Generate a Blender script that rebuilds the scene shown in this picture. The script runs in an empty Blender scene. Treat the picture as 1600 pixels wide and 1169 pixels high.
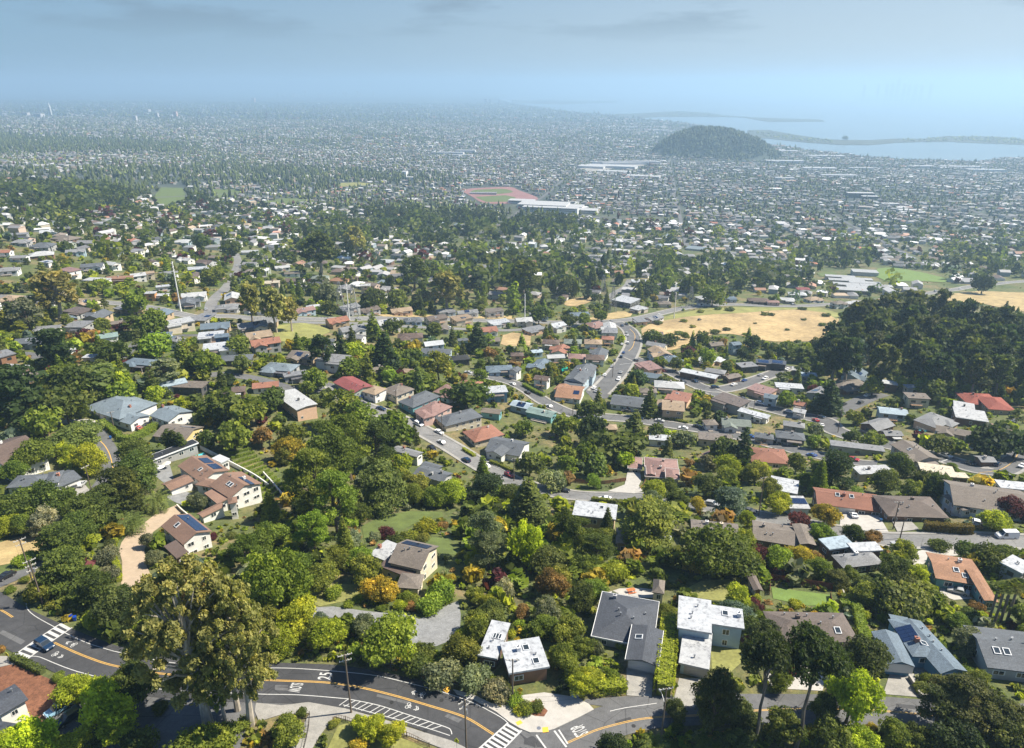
import bpy, math, random
import numpy as np
from mathutils import Vector, Matrix
from mathutils.geometry import tessellate_polygon

SC = bpy.context.scene
COL = SC.collection
R = math.radians
random.seed(7)
RNG = np.random.default_rng(11)

# ------------------------------------------------------------------ camera
CAM_H, PITCH, FPX, CX, CY = 330.0, R(22.2), 1110.0, 800.0, 584.5
cam_data = bpy.data.cameras.new('camera')
cam_data.sensor_width = 36.0
cam_data.lens = 36.0 * FPX / 1600.0
cam_data.clip_start = 1.0
cam_data.clip_end = 90000.0
cam = bpy.data.objects.new('camera', cam_data)
cam.location = (0, 0, CAM_H)
cam.rotation_euler = (R(90) - PITCH, 0, 0)
COL.objects.link(cam)
SC.camera = cam

# ------------------------------------------------------------------ sky, sun, exposure
SUN_EL, SUN_AZ = R(50), R(82)          # azimuth clockwise from +Y (the view direction)
world = bpy.data.worlds.new('World')
SC.world = world
world.use_nodes = True
wn, wl = world.node_tree.nodes, world.node_tree.links
wn.clear()
w_out = wn.new('ShaderNodeOutputWorld')
w_bg = wn.new('ShaderNodeBackground')
w_bg.inputs['Strength'].default_value = 0.066
w_sky = wn.new('ShaderNodeTexSky')
w_sky.sky_type = 'NISHITA'
w_sky.sun_disc = False
w_sky.sun_elevation = SUN_EL
w_sky.sun_rotation = SUN_AZ
w_sky.altitude = 300
w_sky.air_density = 1.0
w_sky.dust_density = 0.6
w_sky.ozone_density = 3.0
# thin grey clouds high over the bay plain
w_co = wn.new('ShaderNodeTexCoord')
w_sep = wn.new('ShaderNodeSeparateXYZ')
wl.new(w_co.outputs['Generated'], w_sep.inputs[0])
def wmath(op, a, b=None):
    n = wn.new('ShaderNodeMath'); n.operation = op
    for i, v in enumerate((a, b)):
        if v is None: continue
        if isinstance(v, (int, float)): n.inputs[i].default_value = v
        else: wl.new(v, n.inputs[i])
    return n.outputs[0]
zc = wmath('MAXIMUM', wmath('ADD', w_sep.outputs['Z'], 0.10), 0.02)
cu = wmath('DIVIDE', w_sep.outputs['X'], zc)
cv = wmath('DIVIDE', w_sep.outputs['Y'], zc)
w_comb = wn.new('ShaderNodeCombineXYZ')
wl.new(cu, w_comb.inputs[0]); wl.new(cv, w_comb.inputs[1])
w_noise = wn.new('ShaderNodeTexNoise')
w_noise.inputs['Scale'].default_value = 0.62
w_noise.inputs['Detail'].default_value = 9
w_noise.inputs['Roughness'].default_value = 0.56
w_map = wn.new('ShaderNodeMapping')
w_map.inputs['Location'].default_value = (21, 11, 0)
wl.new(w_comb.outputs[0], w_map.inputs[0]); wl.new(w_map.outputs[0], w_noise.inputs['Vector'])
w_ramp = wn.new('ShaderNodeValToRGB')
w_ramp.color_ramp.elements[0].position = 0.53
w_ramp.color_ramp.elements[1].position = 0.63
wl.new(w_noise.outputs['Fac'], w_ramp.inputs[0])
w_el = wn.new('ShaderNodeMapRange'); w_el.interpolation_type = 'SMOOTHSTEP'
w_el.inputs['From Min'].default_value = 0.03; w_el.inputs['From Max'].default_value = 0.09
wl.new(w_sep.outputs['Z'], w_el.inputs[0])
w_fac = wmath('MULTIPLY', wmath('MULTIPLY', w_ramp.outputs[0], w_el.outputs[0]), 0.55)
w_mix = wn.new('ShaderNodeMixRGB')
w_mix.inputs['Color2'].default_value = (2.2, 2.5, 2.8, 1)
w_mix.inputs['Fac'].default_value = 0.0; wl.new(w_sky.outputs[0], w_mix.inputs['Color1'])
w_tint = wn.new('ShaderNodeMixRGB'); w_tint.blend_type = 'MULTIPLY'; w_tint.inputs['Fac'].default_value = 1.0
w_tint.inputs['Color2'].default_value = (0.56, 0.71, 0.92, 1)
wl.new(w_mix.outputs[0], w_tint.inputs['Color1'])
# moist air low over the bay: bluish, brighter towards the sun
w_low = wn.new('ShaderNodeMapRange'); w_low.interpolation_type = 'SMOOTHSTEP'
for k_, v_ in (('From Min', 0.0), ('From Max', 0.34), ('To Min', 0.92), ('To Max', 0.0)): w_low.inputs[k_].default_value = v_
wl.new(w_sep.outputs['Z'], w_low.inputs[0])
w_side = wn.new('ShaderNodeMapRange'); w_side.interpolation_type = 'SMOOTHSTEP'
w_side.inputs['From Min'].default_value = -0.75; w_side.inputs['From Max'].default_value = 0.75
wl.new(w_sep.outputs['X'], w_side.inputs[0])
w_air = wn.new('ShaderNodeMixRGB'); w_air.inputs['Color1'].default_value = (1.85, 3.05, 4.15, 1); w_air.inputs['Color2'].default_value = (4.2, 4.9, 5.35, 1)
wl.new(w_side.outputs[0], w_air.inputs['Fac'])
w_sum = wn.new('ShaderNodeMixRGB'); wl.new(w_low.outputs[0], w_sum.inputs['Fac'])
wl.new(w_tint.outputs[0], w_sum.inputs['Color1']); wl.new(w_air.outputs[0], w_sum.inputs['Color2'])
# the clouds drift in front of both
w_cl = wn.new('ShaderNodeMixRGB'); wl.new(w_fac, w_cl.inputs['Fac']); wl.new(w_sum.outputs[0], w_cl.inputs['Color1']); w_cl.inputs['Color2'].default_value = (1.35, 1.85, 2.35, 1)
wl.new(w_cl.outputs[0], w_bg.inputs['Color']); wl.new(w_bg.outputs[0], w_out.inputs['Surface'])

sun_data = bpy.data.lights.new('sun', 'SUN')
sun_data.energy = 5.0
sun_data.angle = R(0.53)
sun_data.color = (1.0, 0.92, 0.77)
sun = bpy.data.objects.new('sun', sun_data)
sdir = Vector((math.sin(SUN_AZ) * math.cos(SUN_EL), math.cos(SUN_AZ) * math.cos(SUN_EL), math.sin(SUN_EL)))
sun.rotation_euler = sdir.to_track_quat('Z', 'Y').to_euler()
sun.location = (0, 0, 900)
COL.objects.link(sun)

SC.view_settings.view_transform = 'Standard'
SC.view_settings.look = 'None'
SC.view_settings.exposure = 1.02
SC.view_settings.gamma = 1.0
SC.view_settings.use_curve_mapping = False
HAZE_COL, HAZE_DENS, HAZE_ANI, HAZE_TOP = (0.49, 0.72, 0.95, 1), 1.45e-4, 0.28, 500.0
SC.render.engine = 'CYCLES'
SC.cycles.use_denoising = True
SC.render.filter_size = 1.15
SC.cycles.max_bounces = 5
SC.cycles.diffuse_bounces = 2
SC.cycles.glossy_bounces = 2
SC.cycles.transmission_bounces = 2
SC.cycles.transparent_max_bounces = 4
SC.cycles.volume_bounces = 1
SC.cycles.caustics_reflective = False
SC.cycles.caustics_refractive = False

# ------------------------------------------------------------------ the lie of the land
CP, SP = math.cos(PITCH), math.sin(PITCH)
def ray(px, py):
    x, y = (px - CX) / FPX, -(py - CY) / FPX
    return np.array((x, CP + y * SP, -SP + y * CP))       # camera depth 1
def project(p):
    x, y, z = p[0], p[1], p[2] - CAM_H
    d = y * CP - z * SP
    return CX + FPX * x / d, CY - FPX * (y * SP + z * CP) / d, d

# how far the ground lies below the camera, at points seen in the photograph
DROP_ROWS = [
    (1300, (110, 109, 108, 108, 110)), (1169, (109, 108, 107, 107, 108)), (1020, (108, 108, 108, 108, 111)),
    (900, (112, 113, 116, 115, 114)), (836, (117, 121, 126, 122, 119)), (770, (122, 128, 140, 134, 128)),
    (700, (126, 136, 150, 150, 140)), (640, (122, 128, 151, 160, 148)), (590, (122, 126, 156, 166, 158)),
    (540, (126, 133, 171, 181, 178)), (500, (130, 140, 183, 192, 194)), (470, (132, 152, 193, 206, 214)),
    (440, (133, 166, 203, 226, 228)), (400, (134, 186, 222, 244, 248)), (370, (128, 200, 236, 258, 262)),
    (335, (146, 224, 254, 272, 276)), (300, (160, 246, 272, 288, 294)), (260, (190, 262, 286, 302, 322)),
    (230, (218, 272, 294, 309, 327)), (200, (238, 284, 303, 318, 328)), (175, (254, 293, 311, 324, 329)),
    (160, (264, 299, 316, 326, 329)), (148, (270, 304, 320, 327, 329)), (140, (290, 310, 324, 328, 329)), (136, (300, 318, 326, 328, 329)),
]
_cx = np.array((0., 400., 800., 1200., 1600.))
_pts = []
for _py, _ds in DROP_ROWS:
    for _px in np.arange(-600, 2201, 100.):
        D = np.interp(_px, _cx, _ds)
        r = ray(_px, _py)
        t = -D / r[2]
        _pts.append((r[0] * t, r[1] * t, CAM_H - D))
_pts = np.array(_pts)
Y0 = 60.0
A_MIN, A_MAX, NA = -1.4, 1.4, 300
B_MIN, B_MAX, NB = math.log(Y0 + 30), math.log(Y0 + 60000), 400
_a = np.linspace(A_MIN, A_MAX, NA)
_b = np.linspace(B_MIN, B_MAX, NB)
_ZG = np.zeros((NB, NA))
_pa = _pts[:, 0] / (_pts[:, 1] + Y0)
_pb = np.log(_pts[:, 1] + Y0)
def _fill():
    # normalised gaussian blend of the survey points in (bearing, log distance)
    sa, sb = 0.085, 0.10
    for i, b in enumerate(_b):
        near = np.abs(_pb - b)
        wb = np.exp(-0.5 * (near / sb) ** 2) + 1e-9 / (0.01 + near) ** 2
        keep = wb > wb.max() * 1e-4
        wa = np.exp(-0.5 * ((_pa[keep][None, :] - _a[:, None]) / sa) ** 2) + 1e-7
        w = wa * wb[keep][None, :]
        _ZG[i] = (w * _pts[keep, 2][None, :]).sum(1) / w.sum(1)
_fill()
# softly rolling detail
def _waves(X, Y):
    return 0.8 * np.sin(X / 37 + 1.3 * np.sin(Y / 53)) * np.cos(Y / 41 + 0.7) + 0.35 * np.sin(X / 13 + Y / 17)
_Yg = np.exp(_b)[:, None] - Y0 + 0 * _a[None, :]
_Xg = _a[None, :] * (_Yg + Y0)
_ZG += _waves(_Xg, _Yg) * np.clip((_Yg - 200) / 200, 0, 1) * np.clip((1500 - _Yg) / 600, 0, 1) * 0.6
# a wooded hill out on the plain, by the bay
def _hill(px, py, sx, sy, h):
    r = ray(px, py); t = -(CAM_H - 8.0) / r[2]
    hx, hy = r[0] * t, r[1] * t
    return hx, hy
HILL_C = _hill(1117, 249, 0, 0, 0)
HILL_H, HILL_RX, HILL_RY = 108.0, 272.0, 270.0
def hill_height(X, Y):
    u = (X - HILL_C[0]) / HILL_RX; v = (Y - HILL_C[1]) / HILL_RY
    th_ = np.arctan2(v, u)
    rr = np.sqrt(u * u + v * v) * (1 + 0.09 * np.sin(3 * th_ + 1) + 0.06 * np.sin(7 * th_))
    skew = 1 - 0.18 * np.clip(u, -1.2, 1.2)
    return HILL_H * np.where(rr < 1.0, np.clip(1 - rr ** 2.4, 0, 1) ** 0.9, 0) * skew
_ZG = _ZG + hill_height(_Xg, _Yg)
# the bay: everything beyond this shoreline lies under water
def sea_pt(px, py, z=0.0):
    r = ray(px, py); t = (z - CAM_H) / r[2]
    return r[0] * t, r[1] * t
SHORE = [(2500, 262), (1960, 262), (1720, 258), (1650, 249), (1560, 250), (1540, 254), (1440, 256), (1365, 250.5), (1280, 242), (1200, 231), (1160, 226),
         (1130, 205), (1080, 197), (1010, 188), (960, 182), (905, 178), (860, 172), (820, 166), (790, 160), (775, 155), (790, 150),
         (800, 145), (790, 139.5), (800, 138.0)]
_shore = np.array([sea_pt(*p) for p in SHORE])
SEA_POLY = np.vstack([_shore, [[_shore[-1][0], 300000.0], [300000.0, 300000.0], [300000.0, _shore[0][1]]]])
def in_poly(X, Y, poly):
    X = np.asarray(X, float); Y = np.asarray(Y, float)
    ins = np.zeros(np.broadcast(X, Y).shape, bool)
    n = len(poly); j = n - 1
    for i in range(n):
        xi, yi = poly[i][0], poly[i][1]; xj, yj = poly[j][0], poly[j][1]
        if yi != yj:
            c = ((yi > Y) != (yj > Y)) & (X < (xj - xi) * (Y - yi) / (yj - yi) + xi)
            ins ^= c
        j = i
    return ins
_sea = in_poly(_Xg, _Yg, SEA_POLY)
_ZG = np.where(_sea, -4.0, np.maximum(_ZG, 1.2))

def ground(x, y):
    """height of the ground sheet at x, y (arrays or numbers)"""
    x = np.asarray(x, float); y = np.asarray(y, float)
    fb = (np.log(np.maximum(y + Y0, 5.0)) - B_MIN) / (B_MAX - B_MIN) * (NB - 1)
    fa = (x / np.maximum(y + Y0, 5.0) - A_MIN) / (A_MAX - A_MIN) * (NA - 1)
    fb = np.clip(fb, 0, NB - 1.001); fa = np.clip(fa, 0, NA - 1.001)
    i = fb.astype(int); j = fa.astype(int); s = fb - i; t = fa - j
    return (_ZG[i, j] * (1 - s) * (1 - t) + _ZG[i + 1, j] * s * (1 - t) + _ZG[i, j + 1] * (1 - s) * t + _ZG[i + 1, j + 1] * s * t)

_TS = np.concatenate([np.linspace(40, 1200, 2400), np.geomspace(1201, 60000, 1600)])
def at(px, py, h=0.0):
    """the point seen at a pixel of the photograph, h metres above the ground"""
    r = ray(px, py)
    X, Y, Z = r[0] * _TS, r[1] * _TS, CAM_H + r[2] * _TS
    f = Z - ground(X, Y) - h
    k = np.argmax(f < 0)
    if f[k] >= 0: k = len(_TS) - 1
    if k == 0: k = 1
    a, b = f[k - 1], f[k]
    t = _TS[k - 1] + (_TS[k] - _TS[k - 1]) * (a / (a - b) if a != b else 0)
    return float(r[0] * t), float(r[1] * t), float(CAM_H + r[2] * t)
def at_z(px, py, z):
    r = ray(px, py); t = (z - CAM_H) / r[2]
    return float(r[0] * t), float(r[1] * t), z
def depth_of(x, y, z): return y * CP - (z - CAM_H) * SP

def at_many(px, py):
    """ground points under many pixels at once"""
    px = np.asarray(px, float); py = np.asarray(py, float)
    rx, ry_ = (px - CX) / FPX, -(py - CY) / FPX
    dx, dy, dz = rx, CP + ry_ * SP, -SP + ry_ * CP
    ts = np.geomspace(60, 3000, 420)
    lo = np.full(len(px), 60.0); hit = np.zeros(len(px), bool); hi = np.full(len(px), 3000.0)
    for t0, t1 in zip(ts[:-1], ts[1:]):
        below = CAM_H + dz * t1 < ground(dx * t1, dy * t1)
        new = below & ~hit
        lo[new] = t0; hi[new] = t1; hit |= below
    for _ in range(9):
        m = (lo + hi) / 2; b = CAM_H + dz * m < ground(dx * m, dy * m)
        hi = np.where(b, m, hi); lo = np.where(b, lo, m)
    return dx * hi, dy * hi, CAM_H + dz * hi

# ------------------------------------------------------------------ materials
MATS = {}
def _nt(name):
    m = bpy.data.materials.new(name); m.use_nodes = True
    MATS[name] = m
    n, l = m.node_tree.nodes, m.node_tree.links
    return m, n, l, n['Principled BSDF']
def _mul(n, l, a, b, fac=1.0, mode='MULTIPLY'):
    x = n.new('ShaderNodeMixRGB'); x.blend_type = mode; x.inputs['Fac'].default_value = fac
    for k, v in (('Color1', a), ('Color2', b)):
        if isinstance(v, tuple): x.inputs[k].default_value = v
        else: l.new(v, x.inputs[k])
    return x.outputs[0]
def _ramp(n, l, src, stops):
    r = n.new('ShaderNodeValToRGB')
    e = r.color_ramp.elements
    while len(e) < len(stops): e.new(0.5)
    for k, (p, c) in enumerate(stops):
        e[k].position = p; e[k].color = c if len(c) == 4 else (*c, 1)
    l.new(src, r.inputs[0]); return r.outputs[0]
def _noise(n, l, scale, detail=4, rough=0.6, coord='Object', stretch=None, dist=0.0):
    tc = n.new('ShaderNodeTexCoord')
    src = tc.outputs[coord]
    if coord == 'World':
        src = n.new('ShaderNodeNewGeometry').outputs['Position']
    if stretch:
        mp = n.new('ShaderNodeMapping'); mp.inputs['Scale'].default_value = stretch
        l.new(src, mp.inputs[0]); src = mp.outputs[0]
    t = n.new('ShaderNodeTexNoise'); t.inputs['Scale'].default_value = scale
    t.inputs['Detail'].default_value = detail; t.inputs['Roughness'].default_value = rough
    t.inputs['Distortion'].default_value = dist
    l.new(src, t.inputs['Vector']); return t.outputs['Fac']
def _pos(n):
    return n.new('ShaderNodeNewGeometry').outputs['Position']
def _wnoise(n, l, scale, detail=4, rough=0.6, stretch=None):
    src = _pos(n)
    if stretch:
        mp = n.new('ShaderNodeMapping'); mp.inputs['Scale'].default_value = stretch
        l.new(src, mp.inputs[0]); src = mp.outputs[0]
    t = n.new('ShaderNodeTexNoise'); t.inputs['Scale'].default_value = scale
    t.inputs['Detail'].default_value = detail; t.inputs['Roughness'].default_value = rough
    l.new(src, t.inputs['Vector']); return t.outputs['Fac']
def _bump(n, l, b, h, strength=0.3, dist=0.05):
    x = n.new('ShaderNodeBump'); x.inputs['Strength'].default_value = strength; x.inputs['Distance'].default_value = dist
    l.new(h, x.inputs['Height']); l.new(x.outputs[0], b.inputs['Normal'])
def mat(name, col=None, rough=0.8, nscale=0.0, namt=0.3, objcol=False, attr=None, metal=0.0, spec=None, nscale2=0.0, namt2=0.3, bump=0.0, stretch=None):
    m, n, l, b = _nt(name)
    b.inputs['Roughness'].default_value = rough
    b.inputs['Metallic'].default_value = metal
    if spec is not None: b.inputs['Specular IOR Level'].default_value = spec
    if objcol: c = n.new('ShaderNodeObjectInfo').outputs['Color']
    elif attr:
        a = n.new('ShaderNodeAttribute'); a.attribute_name = attr; c = a.outputs['Color']
    else: c = (*col, 1)
    for sc, am in ((nscale, namt), (nscale2, namt2)):
        if sc:
            f = _wnoise(n, l, sc, stretch=stretch)
            c = _mul(n, l, c, _ramp(n, l, f, [(0.3, (1 - am,) * 3), (0.7, (1 + am * 0.5,) * 3)]))
            if bump: _bump(n, l, b, f, bump)
    if isinstance(c, tuple): b.inputs['Base Color'].default_value = c
    else: l.new(c, b.inputs['Base Color'])
    return m

def leaf_material(name, attr):
    m, n, l, b = _nt(name)
    if attr: 
        a = n.new('ShaderNodeAttribute'); a.attribute_name = 'col'; c = a.outputs['Color']
    else: c = n.new('ShaderNodeObjectInfo').outputs['Color']
    t = n.new('ShaderNodeAttribute'); t.attribute_name = 'tint'
    c = _mul(n, l, c, _ramp(n, l, t.outputs['Fac'], [(0.0, (0.40, 0.46, 0.42)), (0.5, (1.0, 1.0, 0.9)), (1.0, (2.0, 1.75, 1.3))]))
    b.inputs['Roughness'].default_value = 0.62
    b.inputs['Specular IOR Level'].default_value = 0.22
    l.new(c, b.inputs['Base Color'])
    tr = n.new('ShaderNodeBsdfTranslucent')
    l.new(_mul(n, l, c, (1.25, 1.35, 0.55, 1)), tr.inputs['Color'])
    mx = n.new('ShaderNodeMixShader'); mx.inputs[0].default_value = 0.42
    l.new(b.outputs[0], mx.inputs[1]); l.new(tr.outputs[0], mx.inputs[2])
    l.new(mx.outputs[0], n['Material Output'].inputs['Surface'])
    return m
leaf_material('leaf', False)
leaf_material('leaf_mixed', True)
mat('bark', objcol=True, rough=0.9, nscale=1.6, namt=0.5, stretch=(1, 1, 0.25))
mat('wall', objcol=True, rough=0.88, nscale=0.35, namt=0.13, nscale2=2.5, namt2=0.08)
mat('trim', objcol=True, rough=0.6)
mat('metal_grey', (0.30, 0.31, 0.32), rough=0.45, metal=0.6)
mat('paint', objcol=True, rough=0.25, spec=0.6)
mat('rubber', (0.02, 0.02, 0.02), rough=0.85)
mat('rim', (0.45, 0.45, 0.46), rough=0.35, metal=0.8)
mat('lamp_white', (0.75, 0.75, 0.72), rough=0.15)
mat('lamp_red', (0.35, 0.02, 0.02), rough=0.2)
mat('glass', (0.025, 0.033, 0.04), rough=0.06, spec=0.8)
mat('solar', (0.012, 0.025, 0.07), rough=0.12, spec=0.7)
mat('wood', objcol=True, rough=0.85, nscale=2.2, namt=0.35, stretch=(1, 1, 0.3))
mat('concrete', (0.30, 0.288, 0.266), rough=0.9, nscale=0.5, namt=0.22, nscale2=4.0, namt2=0.14)
mat('concrete_pale', (0.42, 0.40, 0.37), rough=0.9, nscale=0.6, namt=0.16, nscale2=5.0, namt2=0.1)
mat('paver_sand', (0.40, 0.31, 0.22), rough=0.9, nscale=0.7, namt=0.14, nscale2=6.0, namt2=0.12)
mat('paver_red', (0.36, 0.17, 0.12), rough=0.9, nscale=0.9, namt=0.2, nscale2=6.0, namt2=0.15)
mat('gravel_grey', (0.23, 0.235, 0.24), rough=0.95, nscale=0.5, namt=0.25, nscale2=3.0, namt2=0.3)
mat('bark_mulch', (0.20, 0.085, 0.045), rough=0.95, nscale=1.2, namt=0.4, nscale2=5.0, namt2=0.45)
mat('paint_white', (0.52, 0.52, 0.51), rough=0.7, nscale=2.5, namt=0.16, nscale2=9.0, namt2=0.14)
mat('paint_yellow', (0.60, 0.36, 0.085), rough=0.7, nscale=2.5, namt=0.18, nscale2=9.0, namt2=0.14)
mat('tactile_yellow', (0.75, 0.42, 0.05), rough=0.7, nscale=5.0, namt=0.1)
mat('sign_yellow', (0.75, 0.72, 0.02), rough=0.5)
mat('sign_amber', (0.80, 0.45, 0.02), rough=0.5)
mat('black', (0.02, 0.02, 0.02), rough=0.6)
mat('dry_grass', (0.42, 0.305, 0.15), rough=0.95, nscale=0.03, namt=0.38, nscale2=0.3, namt2=0.34)
mat('straw', (0.40, 0.30, 0.14), rough=0.95, nscale=0.15, namt=0.35, nscale2=1.5, namt2=0.25)
mat('lawn', (0.10, 0.135, 0.03), rough=0.9, nscale=0.25, namt=0.3, nscale2=3.0, namt2=0.25)
mat('lawn_bright', (0.13, 0.20, 0.04), rough=0.9, nscale=0.25, namt=0.2, nscale2=3.0, namt2=0.2)
mat('meadow', (0.24, 0.24, 0.07), rough=0.9, nscale=0.1, namt=0.35, nscale2=1.5, namt2=0.3)
mat('water_pool', (0.10, 0.50, 0.56), rough=0.08)
mat('tarp_teal', (0.01, 0.36, 0.27), rough=0.5)
mat('track_red', (0.24, 0.12, 0.115), rough=0.9, nscale=0.05, namt=0.15)
mat('mass', attr='col', rough=0.85)
mat('city', attr='col', rough=0.8)

def roof_material(name, kind):
    m, n, l, b = _nt(name)
    b.inputs['Roughness'].default_value = 0.85
    c = n.new('ShaderNodeObjectInfo').outputs['Color']
    big = _wnoise(n, l, 0.22, 5, 0.65)
    fine = _wnoise(n, l, 3.2, 3, 0.7)
    if kind == 'shingle':
        c = _mul(n, l, c, _ramp(n, l, big, [(0.3, (0.82,) * 3), (0.7, (1.12,) * 3)]))
        c = _mul(n, l, c, _ramp(n, l, fine, [(0.3, (0.72,) * 3), (0.7, (1.25,) * 3)]))
        uv = n.new('ShaderNodeUVMap')
        br = n.new('ShaderNodeTexBrick')
        br.inputs['Scale'].default_value = 1.0
        br.inputs['Brick Width'].default_value = 0.9; br.inputs['Row Height'].default_value = 0.33
        br.inputs['Mortar Size'].default_value = 0.03
        br.inputs['Color1'].default_value = (1.08, 1.08, 1.08, 1); br.inputs['Color2'].default_value = (0.86, 0.86, 0.86, 1)
        br.inputs['Mortar'].default_value = (0.7, 0.7, 0.7, 1)
        l.new(uv.outputs[0], br.inputs['Vector'])
        c = _mul(n, l, c, br.outputs['Color'])
        _bump(n, l, b, br.outputs['Fac'], -0.4, 0.02)
    elif kind == 'tile':
        uv = n.new('ShaderNodeUVMap')
        w = n.new('ShaderNodeTexWave'); w.wave_type = 'BANDS'; w.bands_direction = 'X'
        w.inputs['Scale'].default_value = 1.05; w.inputs['Distortion'].default_value = 0.3
        l.new(uv.outputs[0], w.inputs['Vector'])
        c = _mul(n, l, c, _ramp(n, l, fine, [(0.3, (0.8,) * 3), (0.7, (1.18,) * 3)]))
        c = _mul(n, l, c, _ramp(n, l, big, [(0.3, (0.85,) * 3), (0.7, (1.12,) * 3)]))
        _bump(n, l, b, w.outputs['Fac'], 0.9, 0.14)
    else:
        stain = _wnoise(n, l, 0.9, 6, 0.75)
        c = _mul(n, l, c, _ramp(n, l, stain, [(0.36, (0.45, 0.45, 0.47)), (0.46, (0.85, 0.85, 0.86)), (0.56, (1, 1, 1))]))
        c = _mul(n, l, c, _ramp(n, l, big, [(0.3, (0.86,) * 3), (0.7, (1.06,) * 3)]))
        b.inputs['Roughness'].default_value = 0.6
    l.new(c, b.inputs['Base Color'])
    return m
roof_material('roof_shingle', 'shingle')
roof_material('roof_tile', 'tile')
roof_material('roof_flat', 'flat')

def asphalt(name, base, dark):
    m, n, l, b = _nt(name)
    b.inputs['Roughness'].default_value = 0.92
    f = _wnoise(n, l, 0.11, 5, 0.6)
    g = _wnoise(n, l, 5.0, 3, 0.7)
    s = _wnoise(n, l, 0.9, 4, 0.6)
    c = _ramp(n, l, f, [(0.35, dark), (0.68, base)])
    c = _mul(n, l, c, _ramp(n, l, g, [(0.3, (0.8,) * 3), (0.7, (1.2,) * 3)]))
    c = _mul(n, l, c, _ramp(n, l, s, [(0.3, (0.85,) * 3), (0.7, (1.12,) * 3)]))
    # thin cracks with sealant
    v = n.new('ShaderNodeTexVoronoi'); v.feature = 'DISTANCE_TO_EDGE'; v.inputs['Scale'].default_value = 0.13
    l.new(_pos(n), v.inputs['Vector'])
    c = _mul(n, l, c, _ramp(n, l, v.outputs['Distance'], [(0.0, (0.55,) * 3), (0.012, (1.0,) * 3)]))
    l.new(c, b.inputs['Base Color'])
asphalt('asphalt_dark', (0.060, 0.061, 0.066), (0.038, 0.039, 0.043))
asphalt('asphalt', (0.128, 0.129, 0.133), (0.088, 0.089, 0.093))
asphalt('asphalt_pale', (0.20, 0.198, 0.196), (0.145, 0.144, 0.143))

# ------------------------------------------------------------------ mesh helpers
class MB:
    """collects polygons for one mesh"""
    def __init__(s): s.v, s.f, s.uv = [], [], []
    def add(s, vs, fs, uvs=None):
        o = len(s.v); s.v.extend(tuple(map(float, p)) for p in vs)
        for k, f in enumerate(fs):
            s.f.append(tuple(i + o for i in f))
            s.uv.append(uvs[k] if uvs else None)
        return s
    def box(s, c, d, rz=0.0, M=None):
        x, y, z = d[0] / 2, d[1] / 2, d[2] / 2
        vs = [(-x, -y, -z), (x, -y, -z), (x, y, -z), (-x, y, -z), (-x, -y, z), (x, -y, z), (x, y, z), (-x, y, z)]
        cr, sr = math.cos(rz), math.sin(rz)
        if M is not None: vs = [tuple(M @ Vector(p)) for p in vs]
        else: vs = [(c[0] + p[0] * cr - p[1] * sr, c[1] + p[0] * sr + p[1] * cr, c[2] + p[2]) for p in vs]
        return s.add(vs, [(3, 2, 1, 0), (4, 5, 6, 7), (0, 1, 5, 4), (1, 2, 6, 5), (2, 3, 7, 6), (3, 0, 4, 7)])
    def tube(s, pts, radii, n=6, cap=True):
        pts = [Vector(p) for p in pts]
        if not hasattr(radii, '__len__'): radii = [radii] * len(pts)
        o = len(s.v); rings = []
        ref = Vector((0.31, 0.95, 0.05))
        for i, p in enumerate(pts):
            d = (pts[min(i + 1, len(pts) - 1)] - pts[max(i - 1, 0)])
            d = d.normalized() if d.length > 1e-9 else Vector((0, 0, 1))
            a = d.cross(ref)
            if a.length < 1e-3: a = d.cross(Vector((1, 0, 0)))
            a.normalize(); b = d.cross(a)
            for k in range(n):
                t = 2 * math.pi * k / n
                q = p + (a * math.cos(t) + b * math.sin(t)) * radii[i]
                s.v.append(tuple(q))
        for i in range(len(pts) - 1):
            for k in range(n):
                s.f.append((o + i * n + k, o + i * n + (k + 1) % n, o + (i + 1) * n + (k + 1) % n, o + (i + 1) * n + k)); s.uv.append(None)
        if cap:
            e = o + (len(pts) - 1) * n
            s.f.append(tuple(e + k for k in range(n))); s.uv.append(None)
            s.f.append(tuple(o + k for k in reversed(range(n)))); s.uv.append(None)
        return s
    def disc(s, c, r, axis='x', n=12, w=0.2):
        vs = []
        for sgn in (-1, 1):
            for k in range(n):
                t = 2 * math.pi * k / n
                if axis == 'x': vs.append((c[0] + sgn * w / 2, c[1] + r * math.cos(t), c[2] + r * math.sin(t)))
                elif axis == 'y': vs.append((c[0] + r * math.cos(t), c[1] + sgn * w / 2, c[2] + r * math.sin(t)))
                else: vs.append((c[0] + r * math.cos(t), c[1] + r * math.sin(t), c[2] + sgn * w / 2))
        fs = [tuple(range(n))[::-1], tuple(range(n, 2 * n))] + [(k, (k + 1) % n, n + (k + 1) % n, n + k) for k in range(n)]
        return s.add(vs, fs)
    def mesh(s, name, m):
        me = bpy.data.meshes.new(name)
        me.from_pydata(s.v, [], s.f)
        if any(u is not None for u in s.uv):
            ul = me.uv_layers.new(name='UVMap')
            flat = []
            for f, u in zip(s.f, s.uv):
                flat.extend(u if u is not None else [(0.0, 0.0)] * len(f))
            ul.data.foreach_set('uv', np.array(flat, np.float32).ravel())
        me.materials.append(MATS[m] if isinstance(m, str) else m)
        me.update()
        return me

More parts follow.
